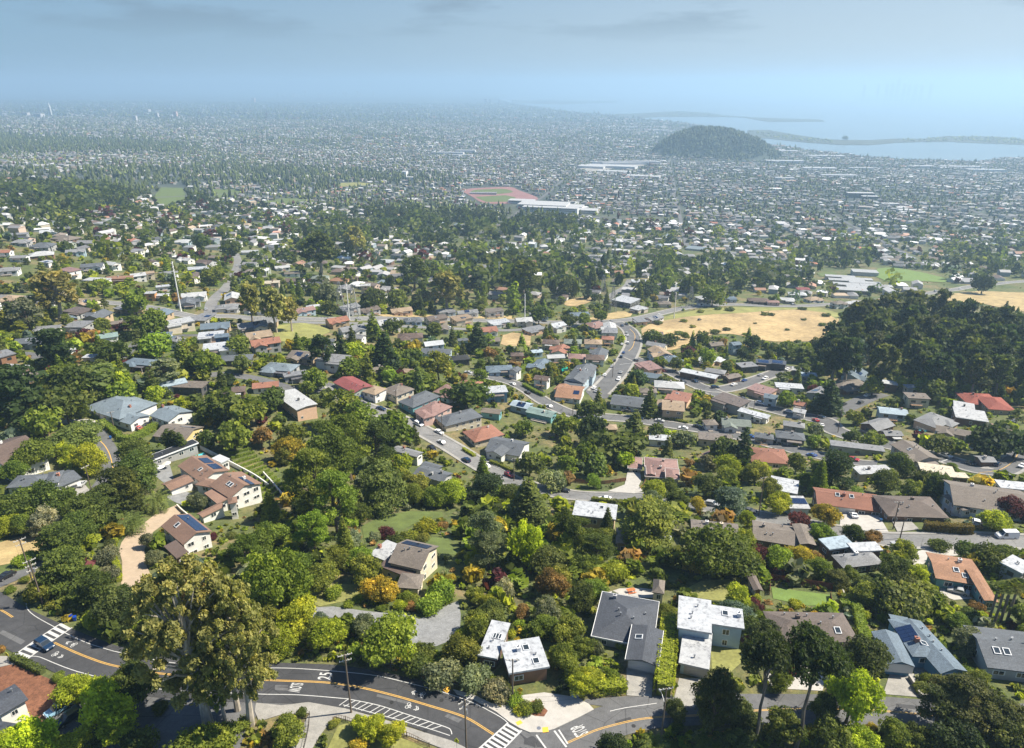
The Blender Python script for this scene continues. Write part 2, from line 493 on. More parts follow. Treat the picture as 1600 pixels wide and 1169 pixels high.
def link(name, me, parent=None, loc=None, rz=None, color=None, scale=None):
    o = bpy.data.objects.new(name, me); COL.objects.link(o)
    if parent is not None: o.parent = parent
    if loc is not None: o.location = loc
    if rz is not None: o.rotation_euler = (0, 0, rz)
    if color is not None: o.color = (*color[:3], 1)
    if scale is not None: o.scale = scale
    return o
def tag(o, label=None, cat=None, group=None, kind=None):
    if label: o['label'] = label
    if cat: o['category'] = cat
    if group: o['group'] = group
    if kind: o['kind'] = kind
    return o
def empty(name, loc=(0, 0, 0), rz=0.0):
    return link(name, None, loc=loc, rz=rz)

def mesh_np(name, verts, loops, counts, m, attrs=None, smooth=False):
    """fast mesh from arrays; attrs: {name: (domain, type, data)}"""
    me = bpy.data.meshes.new(name)
    verts = np.asarray(verts, np.float32); loops = np.asarray(loops, np.int32).ravel(); counts = np.asarray(counts, np.int32)
    me.vertices.add(len(verts)); me.vertices.foreach_set('co', verts.ravel())
    me.loops.add(len(loops)); me.loops.foreach_set('vertex_index', loops)
    me.polygons.add(len(counts))
    starts = np.concatenate([[0], np.cumsum(counts)[:-1]]).astype(np.int32)
    me.polygons.foreach_set('loop_start', starts)
    if attrs:
        for k, (dom, typ, data) in attrs.items():
            a = me.attributes.new(k, typ, dom)
            data = np.asarray(data, np.float32)
            a.data.foreach_set('color' if 'COLOR' in typ else 'value', data.ravel())
    me.update(calc_edges=True)
    me.polygons.foreach_set('use_smooth', np.full(len(counts), bool(smooth)))
    me.materials.append(MATS[m] if isinstance(m, str) else m)
    return me

# ------------------------------------------------------------------ the ground sheet
def ground_material():
    m, n, l, b = _nt('ground_cover')
    b.inputs['Roughness'].default_value = 0.95
    a = n.new('ShaderNodeAttribute'); a.attribute_name = 'zone'
    f1 = _wnoise(n, l, 0.035, 6, 0.65); f2 = _wnoise(n, l, 0.35, 5, 0.7); f3 = _wnoise(n, l, 2.4, 3, 0.7)
    gard = _ramp(n, l, f1, [(0.32, (0.05, 0.075, 0.018)), (0.46, (0.085, 0.105, 0.028)), (0.56, (0.12, 0.115, 0.045)), (0.62, (0.19, 0.15, 0.075)), (0.68, (0.10, 0.115, 0.03))])
    gard = _mul(n, l, gard, _ramp(n, l, f2, [(0.3, (0.5, 0.55, 0.5)), (0.5, (1.0, 1.0, 1.0)), (0.7, (1.5, 1.35, 1.2))]))
    c = n.new('ShaderNodeMixRGB'); l.new(a.outputs['Alpha'], c.inputs['Fac'])
    l.new(gard, c.inputs['Color1'])
    zc_ = _mul(n, l, a.outputs['Color'], _ramp(n, l, f2, [(0.3, (0.6,) * 3), (0.7, (1.35,) * 3)]))
    zc_ = _mul(n, l, zc_, _ramp(n, l, _wnoise(n, l, 0.012, 5, 0.7), [(0.3, (0.6,) * 3), (0.7, (1.4,) * 3)]))
    l.new(zc_, c.inputs['Color2'])
    c2 = _mul(n, l, c.outputs[0], _ramp(n, l, f3, [(0.3, (0.7,) * 3), (0.7, (1.25,) * 3)]))
    l.new(c2, b.inputs['Base Color'])
    _bump(n, l, b, f2, 0.5, 0.5)
ground_material()
def build_ground():
    X, Y, Z = _Xg, _Yg, _ZG
    vs = np.stack([X, Y, Z], -1).reshape(-1, 3)
    i = np.arange(NB - 1)[:, None] * NA + np.arange(NA - 1)[None, :]
    q = np.stack([i, i + 1, i + 1 + NA, i + NA], -1).reshape(-1, 4)
    # zone: alpha 0 = gardens near by; 1 = the colour of the plain (roofs, paving and planting too small to tell apart)
    d = Y.reshape(-1)
    zone = np.zeros((len(vs), 4), np.float32)
    zone[:, :3] = (0.042, 0.055, 0.048)
    zone[:, 3] = np.clip((d - 900) / 900, 0, 1)
    hh = hill_height(X, Y).reshape(-1) > 3
    zone[hh, :3] = (0.016, 0.026, 0.012); zone[hh, 3] = 1
    me = mesh_np('ground', vs, q, np.full(len(q), 4), 'ground_cover', {'zone': ('POINT', 'FLOAT_COLOR', zone)}, smooth=True)
    tag(link('ground', me), kind='structure')
build_ground()

# ------------------------------------------------------------------ the bay
def build_water():
    m, n, l, b = _nt('bay_water')
    b.inputs['Base Color'].default_value = (0.055, 0.085, 0.10, 1)
    b.inputs['Roughness'].default_value = 0.2
    b.inputs['Specular IOR Level'].default_value = 0.45
    f = _wnoise(n, l, 0.02, 6, 0.65)
    _bump(n, l, b, f, 0.25, 3.0)
    c = _ramp(n, l, _wnoise(n, l, 0.0012, 5, 0.6, stretch=(0.35, 1, 1)), [(0.3, (0.10, 0.135, 0.15)), (0.7, (0.15, 0.185, 0.19))])
    l.new(c, b.inputs['Base Color'])
    mb = MB()
    mb.add([(-70000, 1500, 0), (90000, 1500, 0), (90000, 70000, 0), (-70000, 70000, 0)], [(0, 1, 2, 3)])
    tag(link('bay_water', mb.mesh('bay_water', 'bay_water')), kind='structure')
build_water()

# spits, marshes and landfill reaching into the bay: low slabs of land
def land_slab(name, px, m, z=1.6, soil=True):
    pts = np.array([sea_pt(x, y, z) for x, y in px])
    n = len(pts)
    mb = MB()
    mb.add([(p[0], p[1], z) for p in pts] + [(p[0], p[1], -2.0) for p in pts],
           [tuple(range(n))] + [(k, n + k, n + (k + 1) % n, (k + 1) % n) for k in range(n)])
    o = link(name, mb.mesh(name, m)); tag(o, kind='structure')
    return o
mat('marsh', (0.06, 0.07, 0.045), rough=0.95, nscale=0.012, namt=0.4, nscale2=0.05, namt2=0.3)
mat('shore_dark', (0.045, 0.06, 0.035), rough=0.95, nscale=0.012, namt=0.4)
land_slab('marsh', [(1165, 214), (1200, 216.5), (1260, 222.5), (1310, 226), (1360, 226.5), (1400, 223), (1440, 221.6), (1480, 221.4), (1540, 224), (1600, 226.2), (1900, 228),
                    (1900, 220), (1600, 217.5), (1560, 213.5), (1480, 212.5), (1440, 217), (1400, 216.5), (1360, 219), (1320, 218.6), (1290, 217.8), (1240, 210), (1200, 203), (1168, 203.5)], 'marsh')
land_slab('far_shore', [(955, 181), (1000, 184.2), (1040, 182.8), (1100, 182.6), (1160, 183.5), (1200, 190.6), (1290, 190), (1280, 186.2), (1200, 184.5), (1140, 181), (1100, 175.5), (1060, 173.8), (1040, 174.6), (1000, 177), (965, 178)], 'marsh')
land_slab('harbour_shore', [(800, 161), (880, 163), (960, 160.5), (965, 158), (900, 157.6), (850, 156), (800, 156)], 'marsh')

# ------------------------------------------------------------------ roads, drives, lawns: sheets that follow the ground
def catmull(P, step):
    P = [np.array(p, float) for p in P]
    if len(P) == 2:
        n = max(2, int(np.linalg.norm(P[1] - P[0]) / step) + 1)
        return np.array([P[0] + (P[1] - P[0]) * t for t in np.linspace(0, 1, n)])
    Q = [2 * P[0] - P[1]] + P + [2 * P[-1] - P[-2]]
    out = []
    for i in range(1, len(Q) - 2):
        p0, p1, p2, p3 = Q[i - 1], Q[i], Q[i + 1], Q[i + 2]
        n = max(2, int(np.linalg.norm(p2 - p1) / step))
        for t in np.arange(n) / n:
            out.append(0.5 * (2 * p1 + (p2 - p0) * t + (2 * p0 - 5 * p1 + 4 * p2 - p3) * t * t + (3 * p1 - p0 - 3 * p2 + p3) * t ** 3))
    out.append(P[-1])
    return np.array(out)
def world_line(px, step=3.0, smooth=True):
    P = [at(*p)[:2] for p in px]
    return catmull(P, step) if smooth else np.vstack([catmull([P[i], P[i + 1]], step)[(1 if i else 0):] for i in range(len(P) - 1)])
def normals2(L):
    d = np.gradient(L, axis=0)
    d /= np.linalg.norm(d, axis=1)[:, None] + 1e-9
    return np.stack([-d[:, 1], d[:, 0]], 1)
def strip_mesh(name, L, off0, off1, lift, m, ncross=2, thick=0.0):
    """a band along L between two offsets (left positive), draped on the ground"""
    N = normals2(L)
    off0 = np.broadcast_to(off0, len(L)); off1 = np.broadcast_to(off1, len(L))
    rows = []
    for k in range(ncross):
        t = k / (ncross - 1)
        o = off0 * (1 - t) + off1 * t
        p = L + N * o[:, None]
        rows.append(np.column_stack([p, ground(p[:, 0], p[:, 1]) + lift]))
    if thick:
        rows = [rows[0] - (0, 0, thick)] + rows + [rows[-1] - (0, 0, thick)]
    k = len(rows); n = len(L)
    V = np.stack(rows, 1).reshape(-1, 3)
    i = np.arange(n - 1)[:, None] * k + np.arange(k - 1)[None, :]
    q = np.stack([i, i + 1, i + 1 + k, i + k], -1).reshape(-1, 4)[:, ::-1]
    return mesh_np(name, V, q, np.full(len(q), 4), m)
ROADS = []       # (polyline, half width) used to keep planting off the tarmac and to line houses up
KEEPOUT = []     # polygons with no planting
def road(px, width, m='asphalt', name='road', lift=0.10, step=3.0, ncross=5, kerb=0.0, walk=0.0, world_pts=None):
    L = world_line(px, step) if world_pts is None else catmull(world_pts, step)
    ROADS.append((L, width / 2 + kerb + walk))
    tag(link(name, strip_mesh(name, L, -width / 2, width / 2, lift, m, ncross)), kind='structure')
    if kerb:
        for s in (-1, 1):
            a, b = s * width / 2, s * (width / 2 + kerb)
            tag(link('kerb', strip_mesh('kerb', L, min(a, b), max(a, b), lift + 0.13, 'concrete', 2, 0.3)), kind='structure')
            if walk:
                a, b = s * (width / 2 + kerb), s * (width / 2 + kerb + walk)
                tag(link('pavement', strip_mesh('pavement', L, min(a, b), max(a, b), lift + 0.126, 'concrete', 3, 0.3)), kind='structure')
    return L
def line_mark(px, w, m='paint_white', lift=0.106, step=1.5, name='road_marking', smooth=True, L=None, off=0.0):
    if L is None: L = world_line(px, step, smooth)
    return tag(link(name, strip_mesh(name, L, off - w / 2, off + w / 2, lift, m, 2)), kind='structure')
import bmesh
def sheet_world(name, P, m, lift=0.06, maxlen=4.0, kind='structure', keep=True, thick=0.0):
    bm = bmesh.new()
    vs = [bm.verts.new((p[0], p[1], 0)) for p in P]
    for i in range(len(vs)): bm.edges.new((vs[i], vs[(i + 1) % len(vs)]))
    for t in tessellate_polygon([[Vector((p[0], p[1], 0)) for p in P]]):
        try: bm.faces.new([vs[k] for k in t])
        except ValueError: pass
    for _ in range(7):
        es = [e for e in bm.edges if (e.verts[0].co - e.verts[1].co).length > maxlen]
        if not es or len(bm.faces) > 6000: break
        bmesh.ops.subdivide_edges(bm, edges=es, cuts=1)
        bmesh.ops.triangulate(bm, faces=[f for f in bm.faces if len(f.verts) > 3])
    xy = np.array([v.co[:2] for v in bm.verts])
    zz = ground(xy[:, 0], xy[:, 1]) + lift
    for v, z in zip(bm.verts, zz): v.co.z = z
    bmesh.ops.recalc_face_normals(bm, faces=bm.faces)
    if sum(f.normal.z for f in bm.faces) < 0: bmesh.ops.reverse_faces(bm, faces=bm.faces)
    if thick:
        be = [e for e in bm.edges if e.is_boundary]
        g = bmesh.ops.extrude_edge_only(bm, edges=be)
        for v in [x for x in g['geom'] if isinstance(x, bmesh.types.BMVert)]: v.co.z -= thick
    me = bpy.data.meshes.new(name); bm.to_mesh(me); bm.free()
    me.materials.append(MATS[m])
    if keep: KEEPOUT.append(np.array(P))
    return tag(link(name, me), kind=kind)
def sheet(name, px, m, lift=0.06, maxlen=4.0, smooth=False, keep=True, thick=0.0):
    P = [at(*p)[:2] for p in px]
    if smooth: P = list(catmull(P + [P[0]], 3.0))[:-1]
    return sheet_world(name, P, m, lift, maxlen, keep=keep, thick=thick)

# main road across the foot of the picture
MAIN = [(-330, 845), (-160, 895), (-60, 930), (0, 966), (50, 992), (95, 1013), (150, 1035), (200, 1047), (250, 1056), (340, 1063), (435, 1066), (509, 1069),
        (564, 1077), (618, 1089), (673, 1106), (722, 1124), (765, 1148), (800, 1178), (850, 1230)]
L_MAIN = road(MAIN, 10.4, 'asphalt_dark', step=2.0, ncross=9)
CENTER = [(84.6, 1004.7), (123, 1022), (164, 1037), (205, 1046), (245.6, 1052.5), (341, 1060.6), (382, 1061.7), (435, 1064), (509, 1067), (564, 1075), (618, 1088), (673, 1104), (727, 1121.5), (771, 1148)]
LC = world_line(CENTER, 1.0)
for o in (-0.14, 0.14): line_mark(None, 0.15, 'paint_yellow', L=LC, off=o, name='centre_line')
LC2 = world_line([(-160, 872), (-60, 925), (0, 953), (20, 965)], 1.0)
for o in (-0.14, 0.14): line_mark(None, 0.15, 'paint_yellow', L=LC2, off=o, name='centre_line')
line_mark([(41, 943), (43, 952), (54.6, 963), (84.6, 980), (109, 993), (136, 1005), (169, 1015.5), (191, 1021), (265, 1035.5), (333, 1041.5), (400, 1044), (460, 1045), (536, 1050.5), (591, 1057),
           (645.6, 1069.6), (695, 1083), (741, 1099.6), (782, 1121), (793, 1130)], 0.16, name='edge_line')
line_mark([(46, 1027), (53, 1026), (63, 1027.5), (82, 1035.5), (109, 1046), (136, 1054), (196, 1069), (245.6, 1076.5), (273, 1080), (376.5, 1084), (416, 1085.5), (468, 1086.5), (536, 1092),
           (547, 1093.5), (591, 1102.5), (645.6, 1120), (694.7, 1136), (704, 1141), (706, 1148)], 0.16, name='edge_line')
line_mark([(536, 1102), (577, 1113), (632, 1128), (673, 1140), (703, 1150)], 0.14, name='edge_line')
_h0 = world_line([(540, 1092.5), (591, 1102.5), (645.6, 1120), (694.7, 1136)], 0.5)
_h1 = world_line([(530, 1103), (577, 1114), (632, 1129), (684, 1144)], 0.5)
for t in np.linspace(0.05, 0.98, 16):
    a = _h0[int(t * (len(_h0) - 1))]; b = _h1[int(max(0, t - 0.045) * (len(_h1) - 1))]
    line_mark(None, 0.16, L=np.array([a + (b - a) * k for k in np.linspace(0, 1, 5)]), name='hatch_line')
# two ladder crossings
def crossing(p0, p1, q0, q1, n):
    a0, a1, b0, b1 = (np.array(at(*p)[:2]) for p in (p0, p1, q0, q1))
    for u, v in ((a0, a1), (b0, b1)):
        line_mark(None, 0.3, L=np.array([u + (v - u) * k for k in np.linspace(0, 1, 9)]), name='crossing_line')
    for k in range(n):
        t0, t1 = (k + 0.28) / n, (k + 0.72) / n
        c = [(a0 + (a1 - a0) * (t0 + t1) / 2), (b0 + (b1 - b0) * (t0 + t1) / 2)]
        w = np.linalg.norm(a1 - a0) / n * 0.52
        d = (c[1] - c[0]) / np.linalg.norm(c[1] - c[0]) * 0.16
        line_mark(None, w, L=np.array([c[0] + d + (c[1] - c[0] - 2 * d) * k2 for k2 in np.linspace(0, 1, 5)]), lift=0.107, name='crossing_bar')
crossing((23, 1024), (98, 973), (42, 1031), (113, 981), 8)
crossing((748, 1171), (794, 1130), (772, 1186), (815, 1142), 8)
# side street to the right
SIDE = [(800, 1180), (850, 1163), (887, 1152), (936, 1133), (991, 1118), (1032, 1112), (1087, 1109), (1150, 1108), (1230, 1108), (1310, 1109), (1391, 1112), (1487, 1119), (1560, 1122), (1640, 1123), (1850, 1120)]
road(SIDE, 7.2, 'asphalt', step=2.0, lift=0.096, ncross=6)
sheet('road', [(812, 1140), (828, 1147), (865, 1142), (905, 1121), (950, 1111), (960, 1140), (925, 1180), (880, 1230), (760, 1215)], 'asphalt', lift=0.101)
LS = world_line([(887, 1161), (905, 1153), (936, 1140), (991, 1126), (1032, 1121), (1087, 1118.5), (1160, 1112), (1230, 1109), (1310, 1108), (1391, 1112.5), (1487, 1120), (1640, 1124)], 1.0)
for o in (-0.13, 0.13): line_mark(None, 0.12, 'paint_yellow', L=LS, off=o, name='centre_line')
line_mark([(953, 1112), (975, 1107), (1026, 1099.5)], 0.14, name='edge_line')
line_mark([(866, 1142.5), (885, 1168)], 0.35, smooth=False, name='stop_line')
line_mark([(873, 1141), (887, 1163)], 0.3, smooth=False, name='stop_line')
line_mark([(838, 1149), (853, 1170)], 0.3, smooth=False, name='stop_line')
# concrete apron at the corner, pavement strips and small garden patches
sheet('pavement', [(708, 1078), (741, 1087), (770, 1101), (790, 1103), (812, 1088), (850, 1083), (904, 1091), (912, 1097), (920, 1101), (928, 1109.5), (902, 1123), (866, 1140), (848, 1145.5), (828, 1145.5), (812, 1139),
                   (797, 1130), (775, 1113), (741, 1095), (714, 1086)], 'concrete_pale', lift=0.20, thick=0.2)
sheet('flower_bed', [(820, 1102), (838, 1094), (847, 1104), (856, 1112), (850, 1121), (836, 1120), (820, 1114), (800, 1108)], 'bark_mulch', lift=0.23)
sheet('tactile_paving', [(805.5, 1130), (813, 1126.5), (817, 1131), (809, 1135)], 'tactile_yellow', lift=0.212)
sheet('tactile_paving', [(847, 1138), (856, 1137), (857.5, 1145), (848, 1146)], 'tactile_yellow', lift=0.212)
sheet('tactile_paving', [(692, 1080), (698, 1073), (705, 1076.5), (699, 1084)], 'tactile_yellow', lift=0.16)
sheet('pavement', [(400, 1099), (440, 1103), (482, 1098), (540, 1108), (590, 1122), (640, 1138), (705, 1158), (750, 1180), (735, 1188), (690, 1170), (640, 1151), (600, 1141), (550, 1128), (522, 1120), (500, 1150), (470, 1200),
                   (440, 1200), (475, 1132), (484, 1115), (440, 1117), (405, 1128), (398, 1112)], 'concrete', lift=0.16, thick=0.2)
sheet('road', [(150, 1061), (195, 1071), (245, 1078), (280, 1082), (376, 1086), (420, 1088), (480, 1091), (530, 1100), (475, 1098), (437, 1103), (404, 1112), (390, 1135), (370, 1180), (300, 1180), (220, 1180), (150, 1180), (200, 1120), (170, 1090), (140, 1075)], 'asphalt', lift=0.05)
# front gardens at the very bottom
sheet('lawn', [(510, 1175), (528, 1135), (545, 1130), (600, 1145), (670, 1168), (690, 1195), (500, 1200)], 'meadow', lift=0.09)
sheet('garden_bed', [(-40, 1060), (0, 1040), (22, 1039), (70, 1058), (140, 1090), (120, 1130), (-40, 1150)], 'bark_mulch', lift=0.08)
sheet('pavement', [(0, 1026), (25, 1026), (40, 1031), (30, 1036), (0, 1043), (-60, 1052), (-60, 1035)], 'concrete', lift=0.15, thick=0.2)
sheet('driveway', [(20, 1180), (60, 1135), (110, 1085), (140, 1095), (150, 1125), (120, 1180)], 'asphalt', lift=0.085)
# sand coloured drive of the villa
sheet('driveway', [(277, 789), (262, 795), (244, 803), (221, 821), (200, 835), (190, 848), (186, 860), (191, 878), (191, 900), (189, 914), (200, 920), (228, 918), (236, 900), (228, 882), (226, 858), (239, 832), (262, 815), (286, 800)], 'paver_sand', lift=0.09, maxlen=3)
sheet('terrace', [(236, 724), (262, 716), (268, 735), (275, 762), (300, 772), (286, 790), (262, 780), (258, 756), (240, 742)], 'gravel_grey', lift=0.08)
# grey gravel forecourt
sheet('driveway', [(486, 950), (520, 948), (570, 955), (640, 962), (655, 968), (690, 950), (716, 939), (720, 960), (719, 981), (700, 1003), (672, 1014), (645, 1020), (630, 1012), (646, 992), (640, 982), (600, 975), (540, 966), (490, 965)], 'gravel_grey', lift=0.09)
sheet('driveway', [(979, 1044), (979, 1087), (1018, 1090), (1021, 1046)], 'concrete', lift=0.10, thick=0.2)
sheet('driveway', [(1061, 1060), (1054, 1090), (1062, 1104), (1110, 1103), (1098, 1075), (1098, 1060)], 'concrete', lift=0.10)
sheet('road', [(1018, 1090), (1062, 1096), (1070, 1108), (1000, 1110), (910, 1100), (915, 1093), (979, 1088)], 'asphalt', lift=0.07)
sheet('driveway', [(1390, 1053), (1428, 1053), (1440, 1090), (1380, 1085)], 'concrete', lift=0.10, thick=0.2)
sheet('terrace', [(1425, 1042), (1470, 1046), (1476, 1057), (1430, 1056)], 'gravel_grey', lift=0.09)
sheet('driveway', [(1205, 1028), (1260, 1030), (1290, 1062), (1285, 1080), (1205, 1076), (1195, 1050)], 'concrete_pale', lift=0.10)
sheet('patio', [(968, 920), (1000, 919), (1027, 922), (1030, 935), (1000, 934), (950, 926)], 'concrete_pale', lift=0.10)
sheet('lawn', [(1205, 918), (1297, 930), (1298, 946), (1262, 947), (1208, 936)], 'lawn_bright', lift=0.10)
sheet('lawn', [(1068, 922), (1096, 908), (1140, 905), (1150, 925), (1130, 940), (1090, 935)], 'meadow', lift=0.09)
sheet('lawn', [(1110, 1010), (1120, 995), (1160, 1000), (1165, 1030), (1140, 1052), (1112, 1046)], 'meadow', lift=0.09)
sheet('lawn', [(565, 822), (600, 806), (640, 799), (690, 800), (694, 808), (650, 818), (610, 838), (570, 848)], 'lawn', lift=0.10)
sheet('lawn', [(480, 920), (505, 912), (560, 914), (562, 935), (500, 948), (478, 940)], 'meadow', lift=0.10)
sheet('lawn', [(660, 838), (700, 842), (716, 868), (690, 866), (668, 855)], 'lawn', lift=0.10)
sheet('meadow', [(0, 848), (40, 836), (70, 846), (60, 868), (20, 880), (0, 884), (-60, 880), (-60, 850)], 'straw', lift=0.09)
sheet('meadow', [(0, 886), (30, 876), (60, 872), (55, 885), (20, 895), (0, 903), (-60, 900)], 'lawn', lift=0.10)
# lane on the left
LANE = [(60, 657), (90, 657), (128, 660.5), (146, 671), (163, 693), (174, 716), (173, 736), (165, 752), (152, 770), (140, 800), (110, 840), (70, 870), (45, 885), (15, 903), (-40, 925), (-120, 960)]
LL = road(LANE, 6.0, 'asphalt', step=2.0, lift=0.094)
line_mark([(155, 688), (164, 697), (172, 712), (177, 733)], 0.3, 'paint_yellow', name='centre_line')
sheet('driveway', [(96, 768), (128, 752), (142, 768), (146, 792), (128, 796), (118, 775)], 'concrete', lift=0.10)
sheet('driveway', [(90, 654), (120, 655), (160, 656), (164, 668), (140, 668), (120, 663), (90, 662)], 'concrete_pale', lift=0.11)
# street with the parked cars
CARST = [(520, 600), (540, 618), (562, 633), (610, 650), (656, 671), (708, 700), (759, 731), (793, 749), (826, 760), (859, 768), (893, 774), (930, 776.5), (995, 777), (1050, 784), (1108, 793), (1180, 806), (1250, 819),
         (1310, 831), (1380, 843), (1456, 845), (1534, 844), (1600, 847), (1750, 856)]
road(CARST, 8.5, 'asphalt_pale', step=3.0, kerb=0.2, walk=1.3)
sheet('driveway', [(981, 736), (1000, 736), (1002, 752), (998, 760), (1004, 768), (990, 772), (950, 768), (976, 758)], 'concrete_pale', lift=0.24)
sheet('driveway', [(1314, 803), (1328, 796), (1370, 802), (1388, 832), (1330, 828), (1312, 822)], 'concrete_pale', lift=0.24)
sheet('driveway', [(1392, 812), (1418, 810), (1436, 828), (1402, 832)], 'concrete', lift=0.24)
sheet('driveway', [(1424, 865), (1440, 860), (1500, 854), (1498, 868), (1450, 876), (1432, 890), (1424, 878)], 'concrete_pale', lift=0.12)
sheet('driveway', [(1468, 920), (1500, 922), (1520, 936), (1490, 938), (1470, 930)], 'concrete_pale', lift=0.12)
# curving street below the junction
HILLST = [(735, 582), (760, 588), (800, 598), (826, 611), (851, 628), (885, 644), (910, 650), (944, 652), (985, 655), (1020, 660), (1060, 666), (1110, 674), (1180, 688), (1262, 708), (1330, 722), (1370, 726)]
road(HILLST, 8.0, 'asphalt', kerb=0.2, walk=1.2)
# junction street from the divided road
JUNC = [(962, 503), (972, 508), (984, 517), (990, 533), (984, 552), (968, 578), (951, 598), (935, 614)]
road(JUNC, 10.0, 'asphalt', kerb=0.2, walk=1.5)
EAST = [(985, 558), (1018, 572), (1044, 580), (1069, 592), (1095, 605), (1121, 609), (1154, 603), (1200, 587), (1235, 572)]
road(EAST, 8.5, 'asphalt', kerb=0.2, walk=1.2, lift=0.107)
EAST2 = [(1095, 605), (1140, 622), (1200, 638), (1240, 648), (1285, 657), (1303, 672), (1340, 685), (1385, 695), (1431, 706), (1482, 719), (1546, 738), (1580, 727), (1600, 712), (1625, 700)]
road(EAST2, 9.5, 'asphalt', kerb=0.2, walk=1.2, lift=0.104)
road([(1285, 657), (1305, 645), (1330, 634), (1356, 622), (1378, 615)], 10.0, 'asphalt', lift=0.112)
line_mark([(1530, 739), (1560, 735), (1582, 722), (1592, 706)], 0.3, 'paint_yellow', lift=0.12, name='centre_line')
line_mark([(1470, 722), (1487, 716)], 0.5, lift=0.12, smooth=False, name='stop_line')
line_mark([(984, 514), (992, 524), (989, 541), (982, 549)], 0.35, 'paint_yellow', lift=0.12, name='centre_line')
line_mark([(968, 570), (985, 568), (1000, 570)], 0.4, lift=0.12, name='stop_line')
sheet('driveway', [(922, 592), (938, 586), (958, 602), (950, 622), (928, 626), (915, 612)], 'asphalt', lift=0.12)
# divided road across the middle
road([(-80, 462), (40, 466), (103, 469), (180, 474), (241, 482), (303, 495), (354, 494), (400, 497.5), (477, 498.5), (544, 498.5), (605, 497.5), (657, 499), (720, 500), (800, 502), (877, 504), (940, 503), (1005, 496), (1056, 484), (1108, 477.5), (1146, 476), (1200, 478), (1277, 477), (1341, 472.5), (1431, 461), (1482, 454), (1521, 447.5), (1572, 442), (1640, 436)], 9.0, 'asphalt_pale', step=5, kerb=0.25, walk=1.5)
road([(354, 494), (420, 502), (528, 505), (631, 510), (721, 514), (800, 516), (870, 511), (940, 505)], 8.0, 'asphalt_pale', step=5, lift=0.108)
road([(303, 496), (269, 507), (250, 515), (225, 526)], 7.0, 'asphalt_pale', step=5)
road([(328, 494), (331, 473), (342, 460), (354, 449), (367, 427), (372, 410), (368, 396)], 8.0, 'asphalt_pale', step=5)
sheet('road', [(392, 404), (412, 403), (418, 414), (412, 427), (420, 434), (402, 432), (398, 420)], 'asphalt_pale', lift=0.12, maxlen=12)
road([(258, 530), (290, 524), (335, 525), (400, 524)], 6.0, 'asphalt', step=5)
road([(300, 590), (340, 585), (390, 590), (430, 600), (475, 612), (520, 600)], 7.0, 'asphalt', step=4)
road([(0, 560), (40, 552), (60, 560)], 5.0, 'asphalt', step=4)
road([(190, 560), (205, 545), (214, 534)], 5.0, 'asphalt', step=4)
road([(985, 437), (978, 448), (958, 460), (948, 470)], 8.0, 'asphalt_pale', step=5)
# golden grass hillside beyond the junction
sheet('grass_hillside', [(1012, 508), (1040, 500), (1075, 495), (1108, 492), (1150, 490), (1200, 486), (1250, 484), (1292, 489), (1310, 498), (1305, 510), (1296, 530), (1250, 534), (1215, 534), (1180, 530), (1140, 522), (1100, 526), (1062, 544), (1040, 546), (1036, 530), (1010, 528), (1002, 516)], 'dry_grass', lift=0.2, maxlen=12, smooth=True)
sheet('grass_hillside', [(1020, 500), (1060, 490), (1100, 483), (1150, 480), (1210, 481), (1280, 481), (1312, 490), (1308, 500), (1290, 489), (1250, 484), (1200, 486), (1150, 490), (1108, 492), (1075, 495), (1040, 501)], 'meadow', lift=0.28, maxlen=12)
sheet('grass_hillside', [(800, 520), (830, 523), (828, 540), (800, 543), (782, 538), (786, 524)], 'dry_grass', lift=0.2, maxlen=8)
sheet('grass_hillside', [(880, 472), (900, 466), (920, 464), (925, 470), (905, 478), (885, 478)], 'dry_grass', lift=0.3, maxlen=8, smooth=True)
sheet('grass_hillside', [(915, 500), (935, 493), (965, 487), (990, 488), (985, 495), (950, 500)], 'straw', lift=0.3, maxlen=8)
sheet('grass_hillside', [(430, 510), (470, 505), (500, 510), (515, 519), (480, 530), (440, 534), (428, 522)], 'meadow', lift=0.2, maxlen=8, smooth=True)
sheet('verge', [(580, 491), (660, 492.5), (800, 494), (800, 499), (720, 497), (600, 495)], 'straw', lift=0.3, maxlen=10, keep=False)
sheet('verge', [(277, 518), (300, 512), (332, 510), (330, 522), (290, 523)], 'lawn', lift=0.2, maxlen=8)
sheet('grass_hillside', [(1465, 462), (1530, 455), (1600, 458), (1660, 462), (1660, 490), (1590, 487), (1540, 476), (1480, 470)], 'straw', lift=0.4, maxlen=14)
# parks, playing fields and the stadium far down on the plain
sheet('park_lawn', [(243, 304), (252, 293), (285, 294), (290, 305), (285, 319), (240, 322)], 'lawn', lift=0.5, maxlen=40)
sheet('park_lawn', [(330, 296), (372, 296), (380, 306), (340, 310)], 'lawn', lift=0.5, maxlen=40)
sheet('park_lawn', [(412, 315), (440, 310), (480, 311), (480, 318), (440, 321)], 'lawn', lift=0.5, maxlen=40)
sheet('park_lawn', [(518, 287), (560, 285), (590, 288), (575, 292), (530, 292)], 'meadow', lift=0.5, maxlen=40)
sheet('running_track', [(722, 299), (735, 295), (780, 292.5), (800, 293), (812, 298), (838, 308), (838, 315), (810, 318), (760, 318), (738, 308)], 'track_red', lift=0.5, maxlen=60, smooth=True)
sheet('sports_field', [(735, 299.5), (745, 297), (780, 295.5), (795, 297), (800, 301), (770, 304), (745, 304)], 'lawn', lift=0.62, maxlen=60, smooth=True)
sheet('sports_field', [(742, 308), (790, 305.5), (806, 309), (800, 315.5), (760, 316)], 'lawn', lift=0.62, maxlen=60)
sheet('playing_field', [(1362, 430), (1372, 420), (1395, 418), (1440, 426), (1480, 436), (1478, 442), (1440, 440), (1385, 440)], 'lawn_bright', lift=0.5, maxlen=20)
